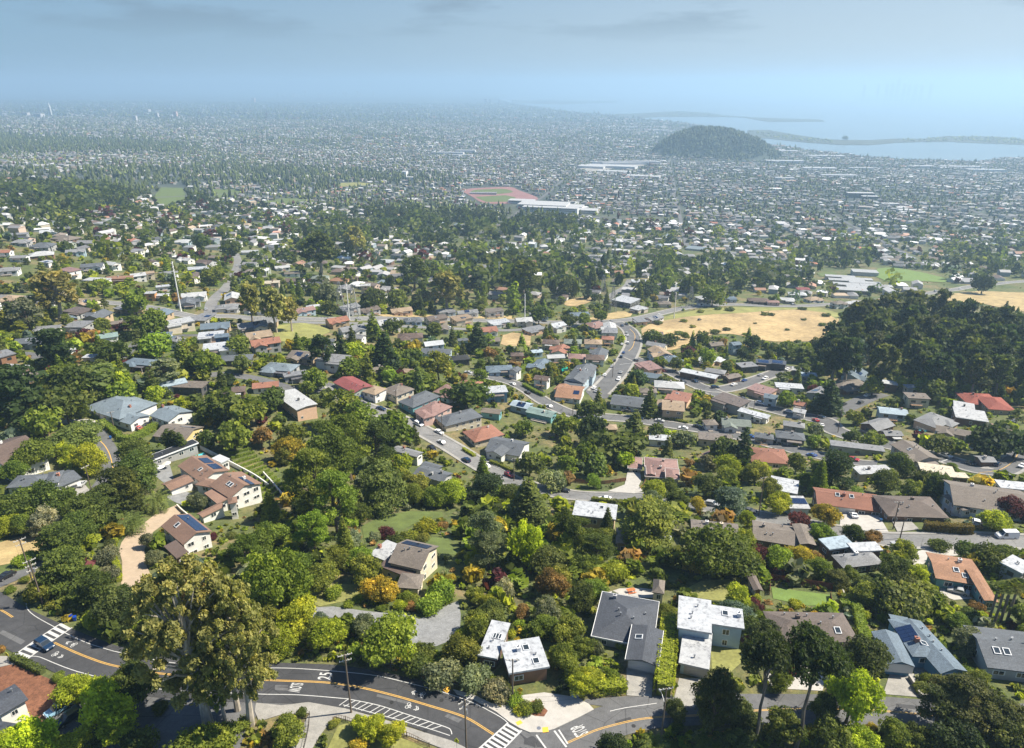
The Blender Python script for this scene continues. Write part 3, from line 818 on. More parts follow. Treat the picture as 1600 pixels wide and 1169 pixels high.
sheet('playing_field', [(1277, 428), (1290, 425), (1306, 427), (1308, 433), (1282, 433)], 'lawn', lift=0.5, maxlen=20)
sheet('plaza', [(905, 264), (935, 257), (1000, 255), (1008, 259), (960, 263), (930, 271)], 'concrete', lift=0.6, maxlen=80)

# ------------------------------------------------------------------ houses
RC = dict(dark=(0.063, 0.071, 0.088), slate=(0.101, 0.113, 0.130), grey=(0.205, 0.21, 0.22), blue=(0.122, 0.164, 0.206), bluegrey=(0.168, 0.210, 0.244), pale=(0.40, 0.41, 0.42), white=(0.425, 0.445, 0.470),
          brown=(0.113, 0.080, 0.067), gbrown=(0.168, 0.143, 0.122), umber=(0.126, 0.101, 0.088), red=(0.302, 0.084, 0.059), rust=(0.277, 0.126, 0.084), terra=(0.245, 0.150, 0.108), orange=(0.286, 0.155, 0.092),
          pink=(0.252, 0.155, 0.139), wine=(0.227, 0.063, 0.063), tan=(0.302, 0.227, 0.155), green=(0.168, 0.197, 0.172), teal=(0.185, 0.260, 0.244), black=(0.025, 0.027, 0.030), cream=(0.521, 0.462, 0.353), sky=(0.319, 0.395, 0.454))
WC = dict(white=(0.74, 0.73, 0.70), cream=(0.62, 0.55, 0.42), grey=(0.36, 0.36, 0.36), blue=(0.13, 0.28, 0.42), pblue=(0.40, 0.50, 0.56), tan=(0.45, 0.34, 0.22), brown=(0.16, 0.10, 0.07), wood=(0.26, 0.14, 0.08),
          green=(0.30, 0.36, 0.28), teal=(0.16, 0.36, 0.38), pink=(0.58, 0.40, 0.34), dark=(0.08, 0.08, 0.08), navy=(0.05, 0.12, 0.25), orange=(0.50, 0.24, 0.10), peach=(0.68, 0.46, 0.32), yellow=(0.6, 0.48, 0.22), beige=(0.50, 0.43, 0.34))
ROOFNAME = dict(dark='dark grey', slate='slate grey', grey='grey', blue='blue grey', bluegrey='pale blue grey', pale='pale grey', white='white', brown='brown', gbrown='grey brown', umber='umber brown', red='red',
                rust='rust red', terra='terracotta', orange='orange', pink='dusty pink', wine='wine red', tan='tan', green='grey green', teal='pale teal', black='black', cream='cream', sky='light blue')
WALLNAME = dict(white='white', cream='cream', grey='grey', blue='blue', pblue='pale blue', tan='tan', brown='brown', wood='wooden', green='pale green', teal='teal', pink='pink', dark='dark', navy='navy blue', orange='orange', peach='peach', yellow='yellow', beige='beige')
FOOT = []        # (cx, cy, ux, uy, a, b) house footprints
LANDMARKS = []   # (px, py, nick)
AUTO = []        # things whose label is worked out from what stands beside them

def _unit_window():
    f = MB(); t = 0.09
    f.box((0, 0.03, 0.5 - t / 2), (1, 0.09, t)); f.box((0, 0.03, -0.5 + t / 2), (1, 0.09, t))
    f.box((-0.5 + t / 2, 0.03, 0), (t, 0.09, 1 - 2 * t)); f.box((0.5 - t / 2, 0.03, 0), (t, 0.09, 1 - 2 * t))
    f.box((0, 0.025, 0), (0.05, 0.07, 1 - 2 * t))
    p = MB().box((0, 0.02, 0), (1 - 2 * t, 0.04, 1 - 2 * t))
    return f.mesh('window', 'trim'), p.mesh('pane', 'glass')
ME_WIN, ME_PANE = _unit_window()
ME_WIN1 = MB().box((0, 0.03, 0), (1, 0.07, 1)).mesh('window', 'glass')
def _garage():
    m = MB()
    for k in range(4): m.box((0, 0.03, -0.375 + 0.25 * k), (1, 0.06, 0.235))
    m.box((0, 0.01, 0), (1, 0.04, 1)); return m.mesh('garage_door', 'trim')
ME_GARAGE = _garage()
ME_DOOR = MB().box((0, 0.03, 0), (1, 0.06, 1)).box((0.36, 0.09, 0.0), (0.07, 0.05, 0.04)).mesh('door', 'wood')
def _vent():
    m = MB().tube([(0, 0, -0.5), (0, 0, 0.55)], 0.13, 7); m.tube([(0, 0, 0.55), (0, 0, 0.68)], 0.22, 7); return m.mesh('vent_pipe', 'metal_grey')
ME_VENT = _vent()
def _chimney():
    m = MB().box((0, 0, -0.4), (0.9, 0.9, 3.0)); m.box((0, 0, 1.16), (1.08, 1.08, 0.14)); return m.mesh('chimney', 'wall')
ME_CHIM = _chimney()
ME_CPOT = MB().tube([(0, 0, 1.22), (0, 0, 1.6)], [0.2, 0.17], 8).mesh('chimney_pot', 'metal_grey')
def _panel():
    m = MB().box((0, 0, 0.06), (0.98, 1.63, 0.05)); return m.mesh('solar_panel', 'solar')
ME_PANEL = _panel()
def _sky():
    m = MB(); t = 0.1
    for s in (-1, 1):
        m.box((s * 0.45, 0, 0.09), (t, 1.2, 0.22)); m.box((0, s * 0.55, 0.09), (0.8, t, 0.22))
    return m.mesh('skylight', 'trim'), MB().box((0, 0, 0.12), (0.8, 1.0, 0.05)).mesh('pane', 'glass')
ME_SKY, ME_SKYP = _sky()

def unproj_rect(A, B, C, h):
    pa, pc = at(*A, h), at(*C, h)
    mx, my = (pa[0] + pc[0]) / 2, (pa[1] + pc[1]) / 2
    z = float(ground(mx, my)) + h
    a, b, c = (np.array(at_z(*p, z)[:2]) for p in (A, B, C))
    u = b - a; L = np.linalg.norm(u); u = u / L
    v = np.array((-u[1], u[0]))
    W = float((c - b) @ v)
    if W < 0: v, W = -v, -W
    ctr = a + u * L / 2 + v * W / 2
    return ctr, u, L / 2, W / 2, z - h

def roof_mesh(u, v, a, b, ze, typ, pitch, over, c, name='roof', m='roof_shingle'):
    """roof solid over a rectangle; c = centre (local), u/v unit axes, ridge along u"""
    mb = MB(); t = 0.2
    o = over
    def P(x, y, z): return (c[0] + u[0] * x + v[0] * y, c[1] + u[1] * x + v[1] * y, z)
    A, Bv = a + o, b + o
    zl = ze - o * pitch
    if typ == 'flat':
        z1 = ze + 0.42
        vs = [P(x, y, z) for z in (ze, z1) for x, y in ((-A, -Bv), (A, -Bv), (A, Bv), (-A, Bv))]
        mb.add(vs, [(3, 2, 1, 0), (4, 5, 6, 7), (0, 1, 5, 4), (1, 2, 6, 5), (2, 3, 7, 6), (3, 0, 4, 7)])
        return mb.mesh(name, m)
    if typ == 'shed':
        z1 = ze + 2 * b * pitch
        vs = [P(-A, -Bv, ze), P(A, -Bv, ze), P(A, Bv, z1), P(-A, Bv, z1)]
        vs += [(x, y, z + 0.3) for x, y, z in vs]
        mb.add(vs, [(3, 2, 1, 0), (4, 5, 6, 7), (0, 1, 5, 4), (1, 2, 6, 5), (2, 3, 7, 6), (3, 0, 4, 7)])
        return mb.mesh(name, m)
    zr = zl + Bv * pitch
    sl = Bv * math.sqrt(1 + pitch * pitch)
    e = [P(-A, -Bv, zl), P(A, -Bv, zl), P(A, Bv, zl), P(-A, Bv, zl)]
    if typ == 'hip':
        r = max(A - Bv, 0.05)
        k = [P(-r, 0, zr), P(r, 0, zr)]
        up = [(0, 1, 5, 4), (2, 3, 4, 5), (1, 2, 5), (3, 0, 4)]
        uvs = [[(-A, 0), (A, 0), (r, sl), (-r, sl)], [(-A, 0), (A, 0), (r, sl), (-r, sl)], [(-Bv, 0), (Bv, 0), (0, sl)], [(-Bv, 0), (Bv, 0), (0, sl)]]
    else:
        k = [P(-A, 0, zr), P(A, 0, zr)]
        up = [(0, 1, 5, 4), (2, 3, 4, 5)]
        uvs = [[(-A, 0), (A, 0), (A, sl), (-A, sl)], [(-A, 0), (A, 0), (A, sl), (-A, sl)]]
    lo = [(x, y, z - t) for x, y, z in e + k]
    vs = e + k + lo
    fs = list(up) + [tuple(i + 6 for i in reversed(f)) for f in up]
    uvs = uvs + [None] * len(up)
    sides = [(0, 1), (1, 2), (2, 3), (3, 0)] if typ == 'hip' else [(0, 1), (2, 3), (1, 5), (5, 2), (3, 4), (4, 0)]
    for i, j in sides: fs.append((i, i + 6, j + 6, j)); uvs.append(None)
    mb.add(vs, fs, uvs)
    return mb.mesh(name, m)

def wall_mesh(u, v, a, b, z0, ze, typ, pitch, c):
    mb = MB()
    def P(x, y, z): return (c[0] + u[0] * x + v[0] * y, c[1] + u[1] * x + v[1] * y, z)
    zt = ze - 0.02
    vs = [P(x, y, z) for z in (z0, zt) for x, y in ((-a, -b), (a, -b), (a, b), (-a, b))]
    mb.add(vs, [(0, 1, 5, 4), (1, 2, 6, 5), (2, 3, 7, 6), (3, 0, 4, 7), (4, 5, 6, 7)])
    if typ == 'gable':
        h = zt + b * pitch - 0.03
        mb.add([P(-a, -b, zt), P(-a, b, zt), P(-a, 0, h), P(a, -b, zt), P(a, b, zt), P(a, 0, h)], [(0, 2, 1), (3, 4, 5)])
    elif typ == 'shed':
        h = zt + 2 * b * pitch
        mb.add([P(-a, b, zt), P(a, b, zt), P(-a, b, h), P(a, b, h), P(-a, -b, zt), P(a, -b, zt)], [(1, 0, 2, 3), (4, 2, 0), (5, 1, 3)])
    return mb.mesh('wall', 'wall')

def build_house(wings, roof, wall, label, nick=None, cat='house', group=None, extras=(), detail=2, trim=None, rmat=None, seed=0, name='house', over=0.5):
    """wings: (centre xy, u, half length, half width, ground z, eave height, type, pitch, roof colour or None, wall colour or None)"""
    rnd = random.Random(seed * 77 + 5)
    c0 = wings[0][0]; zg = wings[0][4]
    root = empty(name, (float(c0[0]), float(c0[1]), zg))
    big = None
    for wi, (ctr, u, a, b, zw, eh, typ, pitch, rcol, wcol) in enumerate(wings):
        rcol = RC[rcol] if isinstance(rcol, str) else (rcol or roof); wcol = WC[wcol] if isinstance(wcol, str) else (wcol or wall)
        u = np.array(u); v = np.array((-u[1], u[0]))
        lc = (float(ctr[0] - c0[0]), float(ctr[1] - c0[1]))
        cs = [ctr + u * sx * a + v * sy * b for sx in (-1, 1) for sy in (-1, 1)]
        z0 = min(float(ground(p[0], p[1])) for p in cs) - zg - 0.4
        ze = zw + eh - zg + 0.013 * wi
        FOOT.append((ctr[0], ctr[1], u[0], u[1], a + 1.0, b + 1.0))
        m = rmat or ('roof_flat' if typ in ('flat', 'shed') else 'roof_shingle')
        link('roof', roof_mesh(u, v, a, b, ze, typ, pitch, over if typ != 'flat' else 0.45, lc, m=m), root, color=rcol)
        link('wall', wall_mesh(u, v, a, b, min(z0, ze - 2.3), ze, typ, pitch, lc), root, color=wcol)
        if trim:
            mb = MB()
            for sx, sy, ln, ax in ((0, -1, a, 0), (0, 1, a, 0), (-1, 0, b, 1), (1, 0, b, 1)):
                if typ == 'gable' and ax == 1: continue
                oo = over if typ != 'flat' else 0.45
                off = (b + oo + 0.05) if ax == 0 else (a + oo + 0.05)
                p = np.array(lc) + (v * sy * off if ax == 0 else u * sx * off)
                zt = ze - oo * pitch * (typ != 'flat') + (0.2 if typ == 'flat' else -0.06)
                mb.box((p[0], p[1], zt), (2 * (ln + oo) if ax == 0 else 0.1, 0.1 if ax == 0 else 2 * (ln + oo) + 0.2, 0.34 if typ != 'flat' else 0.5), math.atan2(u[1], u[0]))
            link('fascia', mb.mesh('fascia', 'trim'), root, color=trim)
        # windows on the walls one can see
        if detail:
            for nx, ln, off in ((u, b, a), (-u, b, a), (v, a, b), (-v, a, b)):
                p0 = ctr + nx * off
                toc = -p0 / np.linalg.norm(p0)
                if nx @ toc < 0.12: continue
                # another wing right in front of this wall hides it
                q = p0 + nx * 0.8
                if any(k != wi and abs((q - w[0]) @ np.array(w[1])) < w[2] and abs((q - w[0]) @ np.array((-w[1][1], w[1][0]))) < w[3] for k, w in enumerate(wings)): continue
                ang = math.atan2(nx[1], nx[0]) - math.pi / 2
                tx = np.array((math.cos(ang), math.sin(ang)))
                n = max(1, int(2 * ln / (3.4 if detail > 1 else 4.6)))
                if detail == 1: n = min(n, 3)
                rows = [ze - 1.55] + ([ze - 4.3] if ze - z0 > 5.6 else [])
                for zr in rows:
                    for k in range(n):
                        if rnd.random() < 0.16: continue
                        x = -ln + (k + 0.5) * 2 * ln / n + rnd.uniform(-0.3, 0.3)
                        w_, h_ = rnd.choice((1.1, 1.5, 1.9, 2.3)), rnd.choice((1.1, 1.3, 1.5))
                        w_ = min(w_, 2 * ln / n * 0.8)
                        p = p0 + tx * x - np.array(c0)
                        if detail > 1:
                            f = link('window', ME_WIN, root, (p[0], p[1], zr), ang, color=(0.7, 0.7, 0.68), scale=(w_, 1, h_))
                            link('pane', ME_PANE, f)
                        else:
                            link('window', ME_WIN1, root, (p[0], p[1], zr), ang, scale=(w_, 1, h_))
    if detail == 1 and rnd.random() < 0.6:
        ctr, u, a, b, zw, eh, typ, pitch, rcol, wcol = wings[0]
        u = np.array(u); v = np.array((-u[1], u[0])); nx = max(((u, a, b), (-u, a, b), (v, b, a), (-v, b, a)), key=lambda t: float(-(t[0] @ ctr)))
        n_, off, ln = nx; tx = np.array((-n_[1], n_[0])); w = ln * rnd.uniform(.7, 1.3); sh = rnd.uniform(-.3, .3) * ln
        p = n_ * (off + 1.25) + tx * sh; an = math.atan2(tx[1], tx[0]); zd = eh - 2.75
        if rnd.random() < .55:
            dk = link('deck', MB().box((p[0], p[1], zd), (w, 2.4, .16), an).mesh('deck', 'wood'), root, color=rnd.choice(((.28, .17, .10), (.33, .29, .25), (.22, .13, .08))))
            rl = MB(); q = p + n_ * 1.15
            rl.box((q[0], q[1], zd + .95), (w, .08, .08), an)
            for t in np.linspace(-.5, .5, 7): rl.box((q[0] + tx[0] * t * w, q[1] + tx[1] * t * w, zd + .05), (.08, .08, 1.9), an)
            tag(link('railing', rl.mesh('railing', 'trim'), dk, color=(.5, .48, .45)), kind='stuff')
        else:
            pr = link('porch_roof', MB().box((p[0], p[1], eh - .75), (w, 2.6, .14), an).mesh('porch_roof', 'roof_flat'), root, color=rnd.choice(((.42, .42, .42), (.2, .17, .15), (.12, .12, .13))))
            for s in (-1, 1):
                q = p + n_ * 1.1 + tx * s * w * .46; link('post', MB().box((q[0], q[1], eh / 2 - 1.0), (.14, .14, eh + .3), an).mesh('post', 'trim'), pr, color=(.6, .58, .55))
    for ex in extras:
        k = ex[0]; wi = ex[1]
        ctr, u, a, b, zw, eh, typ, pitch, rcol, wcol = wings[wi]
        u = np.array(u); v = np.array((-u[1], u[0])); ze = zw + eh - zg + 0.013 * wi
        ang = math.atan2(u[1], u[0])
        def roofpt(x, y):
            """x, y in -1..1 along u and v -> local point on the roof"""
            p = ctr + u * x * a + v * y * b - np.array(c0)
            if typ == 'flat': z = ze + 0.42
            elif typ == 'shed': z = ze + (y + 1) * b * pitch + 0.3
            elif typ == 'hip': z = ze + min(b * (1 - abs(y)), a * (1 - abs(x))) * pitch
            else: z = ze + b * (1 - abs(y)) * pitch
            return float(p[0]), float(p[1]), float(z)
        if k == 'chimney':
            col = ex[4] if len(ex) > 4 else (0.30, 0.13, 0.09)
            ch = link('chimney', ME_CHIM, root, roofpt(ex[2], ex[3]), ang, color=col, scale=(.85, .85, .8))
            link('chimney_pot', ME_CPOT, ch)
        elif k == 'vents':
            for _ in range(ex[2]):
                link('vent_pipe', ME_VENT, root, roofpt(rnd.uniform(-0.7, 0.7), rnd.uniform(-0.7, 0.7)), scale=(1, 1, rnd.uniform(0.7, 1.2)))
        elif k in ('solar', 'skylight'):
            x, y = ex[2], ex[3]
            tilt = 0 if typ == 'flat' else math.atan(pitch) * (1 if typ == 'shed' else (-1 if y > 0 else 1))
            Mr = Matrix.Rotation(ang, 4, 'Z') @ Matrix.Rotation(tilt, 4, 'X')
            if k == 'skylight':
                s = link('skylight', ME_SKY, root, color=(0.6, 0.62, 0.64)); s.matrix_local = Matrix.Translation(roofpt(x, y)) @ Mr
                s.scale = (1.3, 1.3, 1.0)
                link('pane', ME_SKYP, s)
            else:
                nx_, ny_ = ex[4], ex[5]
                base = Matrix.Translation(roofpt(x, y)) @ Mr
                for i in range(nx_):
                    for j in range(ny_):
                        s = link('solar_panel', ME_PANEL, root)
                        s.matrix_local = base @ Matrix.Translation(((i - (nx_ - 1) / 2) * 1.03, (j - (ny_ - 1) / 2) * 1.68, 0.06))
        elif k in ('garage', 'door'):
            side = ex[2]       # '-v', '+u' ...
            n_ = (u if side[1] == 'u' else v) * (1 if side[0] == '+' else -1)
            off = a if side[1] == 'u' else b
            ln = b if side[1] == 'u' else a
            an = math.atan2(n_[1], n_[0]) - math.pi / 2
            tx = np.array((math.cos(an), math.sin(an)))
            p = ctr + n_ * (off + 0.02) + tx * ex[3] * ln - np.array(c0)
            w_, h_ = (ex[4] if len(ex) > 4 else (4.8 if k == 'garage' else 1.0)), 2.15
            zz = max(ze - 2.55, 0.0) if typ != 'x' else 0
            link(k if k == 'door' else 'garage_door', ME_GARAGE if k == 'garage' else ME_DOOR, root, (p[0], p[1], ze - 1.35), an, color=(ex[5] if len(ex) > 5 else ((0.7, 0.69, 0.66) if k == 'garage' else (0.18, 0.09, 0.05))), scale=(w_, 1, h_))
    px, py, d = project((c0[0], c0[1], zg + 3))
    root['px'] = (px, py)
    if nick: LANDMARKS.append((px, py, nick)); tag(root, label, cat, group)
    else: AUTO.append((root, label, px, py, cat, group))
    return root

_hs = [0]
def H(label, nick, wings, roof, wall, extras=(), trim=None, rmat=None, detail=2, cat='house', over=0.5, name='house', group=None):
    """a house drawn from three eave corners of each wing, as they stand in the photograph"""
    _hs[0] += 1
    W = []
    for w in wings:
        A, B, C, h, typ, pitch = w[:6]
        opt = w[6] if len(w) > 6 else ''
        rc = w[7] if len(w) > 7 else None; wc = w[8] if len(w) > 8 else None
        ctr, u, a, b, z = unproj_rect(A, B, C, h)
        if 'v' in opt:
            u = np.array((-u[1], u[0])); a, b = b, a
        elif typ == 'hip' and b > a:
            u = np.array((-u[1], u[0])); a, b = b, a
        oo = over if typ != 'flat' else 0.45
        a, b = max(a - oo, 0.6), max(b - oo, 0.6)
        W.append((ctr, u, a, b, z, h, typ, pitch, rc, wc))
    rc, wc = RC.get(roof, roof), WC.get(wall, wall)
    return build_house(W, rc, wc, label, nick, cat, group or 'hillside houses', extras, detail, trim, rmat, _hs[0], name, over)

W_ = (0.74, 0.74, 0.73)
# --- along the road at the foot of the picture
H('dark grey hip roofed house with white eaves and a wide pale driveway', 'dark house with white eaves',
  [((924, 993), (1020, 1012), (1030, 940), 3.6, 'hip', 0.30), ((977, 1030), (1029, 1041), (1036, 985), 3.4, 'gable', 0.24, 'v')],
  'dark', 'grey', [('vents', 0, 4), ('chimney', 0, 0.75, 0.55, (0.35, 0.35, 0.36)), ('garage', 1, '-u', 0.0, 5.2, (0.45, 0.47, 0.5)), ('skylight', 1, 0.3, 0.5)], trim=W_)
H('white flat roofed two storey house with a lower grey roofed front wing', 'white flat roofed blue house',
  [((1058, 983), (1112, 992), (1114, 941), 6.2, 'flat', 0), ((1110, 977), (1163, 985), (1165, 955), 6.0, 'flat', 0), ((1060, 1038), (1108, 1049), (1120, 992), 3.0, 'flat', 0, '', 'pale')],
  'white', 'pblue', [('vents', 0, 3), ('vents', 2, 1), ('chimney', 1, 0.85, 0.2, (0.6, 0.62, 0.65)), ('skylight', 1, -0.1, 0.3), ('garage', 2, '-v', -0.2, 4.6, (0.35, 0.33, 0.3))])
H('low white flat roofed cabin with dark wood walls beside the corner pavement', 'white roofed cabin',
  [((795, 1055), (859, 1044), (861, 994), 3.6, 'flat', 0)], 'white', 'wood', [('skylight', 0, 0.2, 0.45), ('skylight', 0, 0.5, -0.6), ('chimney', 0, -0.25, 0.35, (0.7, 0.7, 0.7)), ('vents', 0, 2)])
H('small white flat roofed garage house beside the grey gravel forecourt', 'small white flat roof',
  [((746, 1026), (777, 1032), (797, 976), 3.4, 'flat', 0)], 'white', 'brown', [('skylight', 0, 0.1, 0.15), ('skylight', 0, 0.45, 0.15), ('vents', 0, 2)])
H('brown shingled two storey house with cream gable and two solar arrays', 'brown gabled house',
  [((606, 878), (658, 890), (689, 853), 6.0, 'gable', 0.42), ((576, 868), (606, 880), (622, 852), 3.1, 'flat', 0, '', 'pale'), ((618, 917), (655, 920), (664, 897), 3.0, 'hip', 0.32), ((592, 886), (640, 905), (650, 885), 3.4, 'shed', 0.08, '', 'brown')],
  'gbrown', 'cream', [('solar', 0, -0.45, 0.45, 4, 2), ('solar', 0, 0.35, 0.45, 4, 2), ('vents', 0, 4), ('chimney', 1, -0.9, 0.0), ('skylight', 1, 0.7, 0.2), ('door', 2, '-v', 0.2)])
H('terracotta tiled garage house with a blue solar array and white wall', 'tiled garage house',
  [((251, 821), (285, 850), (325, 824), 5.6, 'gable', 0.42, ''), ((256, 855), (276, 874), (292, 862), 3.0, 'shed', 0.12, '', 'brown', 'brown')], 'terra', 'white',
  [('solar', 0, 0.0, 0.5, 11, 2), ('skylight', 0, -0.3, -0.4), ('vents', 0, 1)], rmat='roof_tile')
H('sprawling terracotta tiled villa with white walls skylights and roof solar panels', 'terracotta villa',
  [((277, 727.5), (313, 753), (362, 736), 5.2, 'gable', 0.32), ((266, 766), (303, 750.5), (300, 736), 3.5, 'gable', 0.28), ((326, 758), (358, 778), (412, 756), 6.6, 'gable', 0.36),
   ((319, 772), (340, 789), (357, 779), 4.0, 'shed', 0.16), ((316, 808), (352, 790), (346, 783), 3.5, 'gable', 0.28), ((356, 787), (371, 784), (368, 775), 6.4, 'hip', 0.4), ((330, 718), (346, 725), (356, 717), 3.6, 'flat', 0, '', 'white'),
   ((304, 757), (332, 762), (342, 750), 4.4, 'hip', 0.34)],
  'terra', 'white', [('solar', 0, -0.35, 0.5, 5, 2), ('solar', 0, 0.45, 0.5, 5, 2), ('solar', 2, 0.5, 0.45, 7, 1), ('skylight', 2, 0.0, -0.4), ('skylight', 2, 0.25, -0.4), ('skylight', 0, 0.25, -0.4), ('chimney', 2, 0.2, 0.5, (0.7, 0.68, 0.66)), ('vents', 0, 3), ('vents', 2, 2), ('door', 5, '-v', 0.0)], rmat='roof_tile')
H('long glass walled pool house with a flat black roof and white fascia', 'glass pool house',
  [((237, 721), (310, 693), (306, 686), 3.6, 'flat', 0)], 'black', 'grey', [('vents', 0, 1)], trim=(0.8, 0.82, 0.84))
H('large pale blue grey hip roofed house with two brick chimneys', 'big blue grey hip house',
  [((128, 637), (186, 655), (238, 627), 3.6, 'hip', 0.34), ((176, 655), (203, 663), (233, 648), 3.4, 'gable', 0.30), ((233, 649), (262, 659), (298, 641), 4.2, 'gable', 0.30, '')],
  'bluegrey', 'white', [('chimney', 0, 0.7, -0.1), ('chimney', 2, -0.9, 0.0), ('vents', 0, 4), ('vents', 1, 2), ('vents', 2, 3)])
H('grey brown hip roofed house with a yellow end wall below the blue grey one', 'grey brown house with yellow wall',
  [((238, 681), (290, 687), (325, 667), 3.4, 'gable', 0.30)], 'gbrown', 'yellow', [('solar', 0, 0.4, 0.4, 6, 1), ('vents', 0, 2)])
H('dark roofed white house with brick chimney and two cars in its drive', 'dark roofed white house',
  [((8, 762), (68, 758), (96, 738), 3.8, 'hip', 0.34), ((85, 764), (128, 746), (107, 733), 3.2, 'gable', 0.30), ((66, 757), (92, 753), (92, 735), 4.4, 'hip', 0.34)], 'slate', 'white', [('chimney', 2, 0.0, -0.8, (0.45, 0.2, 0.13)), ('garage', 1, '-v', 0.0, 5.0), ('vents', 0, 3)])
H('white two storey gabled house with brown roof at the edge of the picture', 'white gabled house',
  [((-48, 708), (12, 733), (58, 700), 6.2, 'gable', 0.34, 'v')], 'brown', 'white', [('chimney', 0, 0.0, 0.3, (0.7, 0.69, 0.66)), ('vents', 0, 2)])
H('dark slate roofed white walled house on the bark mulch corner', 'slate house on the mulch corner',
  [((-4, 1120), (44, 1092), (17, 1071), 4.6, 'gable', 0.16), ((-60, 1175), (30, 1190), (70, 1140), 3.2, 'flat', 0, '', 'dark')], 'dark', 'white', [('vents', 0, 1)])
# --- right hand side
H('brown hip roofed house with two pale ridges and a row of roof windows', 'brown hip house by the palms',
  [((1212, 1000), (1344, 1003), (1330, 957), 3.4, 'hip', 0.32), ((1222, 1015), (1262, 1018), (1260, 985), 3.2, 'gable', 0.28, 'v')], 'umber', 'tan', [('vents', 0, 4), ('chimney', 0, -0.3, 0.3, (0.13, 0.10, 0.09)), ('skylight', 0, 0.6, -0.5), ('skylight', 0, -0.1, -0.45), ('garage', 1, '-u', 0.0)])
H('blue grey roofed blue house with many gables and a white garage', 'blue gabled house',
  [((1426, 1025), (1470, 1026), (1468, 968), 4.2, 'hip', 0.36), ((1470, 1052), (1512, 1048), (1476, 966), 4.0, 'gable', 0.34, 'v'), ((1386, 1037), (1430, 1041), (1412, 990), 3.6, 'gable', 0.34, 'v'), ((1393, 978), (1424, 984), (1428, 966), 3.9, 'gable', 0.32)],
  'blue', 'blue', [('solar', 0, 0.1, 0.5, 4, 2), ('chimney', 0, -0.4, 0.2), ('vents', 1, 4), ('skylight', 0, -0.5, -0.3), ('garage', 2, '-u', 0.0, 5.4, (0.72, 0.74, 0.76)), ('door', 0, '-v', 0.2)], trim=None)
H('charcoal gabled house with two long skylights at the right edge', 'charcoal house with skylights',
  [((1543, 1042), (1660, 1056), (1652, 992), 3.8, 'gable', 0.30), ((1543, 1000), (1570, 1006), (1566, 992), 3.8, 'gable', 0.3, 'v')], 'slate', 'grey', [('skylight', 0, -0.6, -0.4), ('skylight', 0, -0.3, -0.4), ('vents', 0, 4)])
H('orange brown low roofed house with teal walls above the tall palms', 'orange brown house',
  [((1462, 903), (1538, 916), (1558, 880), 3.6, 'gable', 0.16), ((1538, 938), (1561, 941), (1574, 896), 3.5, 'gable', 0.16, 'v')], 'orange', 'teal', [('vents', 0, 2), ('skylight', 0, 0.0, -0.3), ('skylight', 0, 0.35, -0.6), ('chimney', 0, 0.35, 0.5, (0.5, 0.5, 0.5))])
H('grey hip roofed house joined to two flat white roofs by the road', 'grey and white roofed house',
  [((1318, 887), (1382, 880), (1378, 858), 3.0, 'hip', 0.34, '', 'grey'), ((1296, 861), (1337, 855), (1333, 836), 4.2, 'flat', 0, '', 'sky'), ((1334, 864), (1380, 862), (1376, 848), 3.8, 'flat', 0, '', 'white')], 'white', 'brown', [('chimney', 0, 0.0, 0.4, (0.7, 0.7, 0.7)), ('vents', 0, 2)])
H('long low grey brown gabled house just below the road bend', 'grey brown long house',
  [((1176, 842), (1251, 854), (1254, 824), 3.4, 'gable', 0.26), ((1250, 850), (1276, 852), (1278, 821), 3.9, 'gable', 0.2, 'v')], 'gbrown', 'brown', [('vents', 0, 3), ('chimney', 0, -0.6, 0.1, (0.25, 0.22, 0.2))])
H('red tiled long house with two white skylights and a wide concrete drive', 'red tiled long house',
  [((1277, 787), (1382, 800), (1377, 773), 3.8, 'gable', 0.30)], 'rust', 'brown', [('skylight', 0, -0.35, -0.1), ('skylight', 0, 0.1, -0.1), ('chimney', 0, -0.15, -0.1, (0.3, 0.13, 0.1)), ('garage', 0, '-v', 0.1, 5.0), ('garage', 0, '-v', 0.6, 4.6), ('vents', 0, 2)], rmat='roof_tile')
H('brown hip roofed house behind the tall clipped golden hedge', 'brown house behind the hedge',
  [((1388, 806), (1484, 809), (1470, 776), 3.4, 'hip', 0.34), ((1386, 804), (1425, 806), (1420, 782), 3.3, 'hip', 0.34)], 'umber', 'brown', [('vents', 0, 3), ('chimney', 0, 0.1, 0.2, (0.2, 0.15, 0.13)), ('garage', 1, '-v', 0.0)])
H('big grey brown gabled house with a pale blue end wall', 'big grey brown gabled house',
  [((1490, 788), (1620, 808), (1622, 770), 4.8, 'gable', 0.34), ((1504, 797), (1544, 794), (1530, 768), 4.2, 'hip', 0.4)], 'gbrown', 'pblue', [('vents', 0, 3), ('chimney', 0, -0.4, 0.3, (0.6, 0.6, 0.6))])
H('small pale blue house with flat roofs and a solar panelled carport', 'house with solar carport',
  [((1201, 765), (1246, 774), (1244, 752), 4.2, 'flat', 0, '', 'white'), ((1234, 796), (1267, 797), (1264, 777), 3.4, 'flat', 0, '', 'pale')], 'white', 'pblue', [('solar', 1, 0.0, 0.15, 6, 2), ('vents', 0, 2)])
H('pinkish brown hip roofed house with white trim and a bright white drive', 'pinkish hip house with white drive',
  [((1008, 744), (1062, 748), (1064, 718), 3.6, 'hip', 0.30), ((981, 731), (1003, 733), (1004, 715), 3.2, 'hip', 0.28), ((1010, 741), (1024, 742), (1025, 728), 3.5, 'gable', 0.3, 'v'), ((1040, 747), (1062, 749), (1062, 733), 3.5, 'hip', 0.3)],
  'pink', 'cream', [('chimney', 0, 0.3, -0.1, (0.4, 0.36, 0.34)), ('vents', 0, 4), ('garage', 1, '-v', 0.0, 4.4), ('chimney', 0, -0.4, 0.1, (0.5, 0.45, 0.42))], trim=(0.7, 0.68, 0.66))
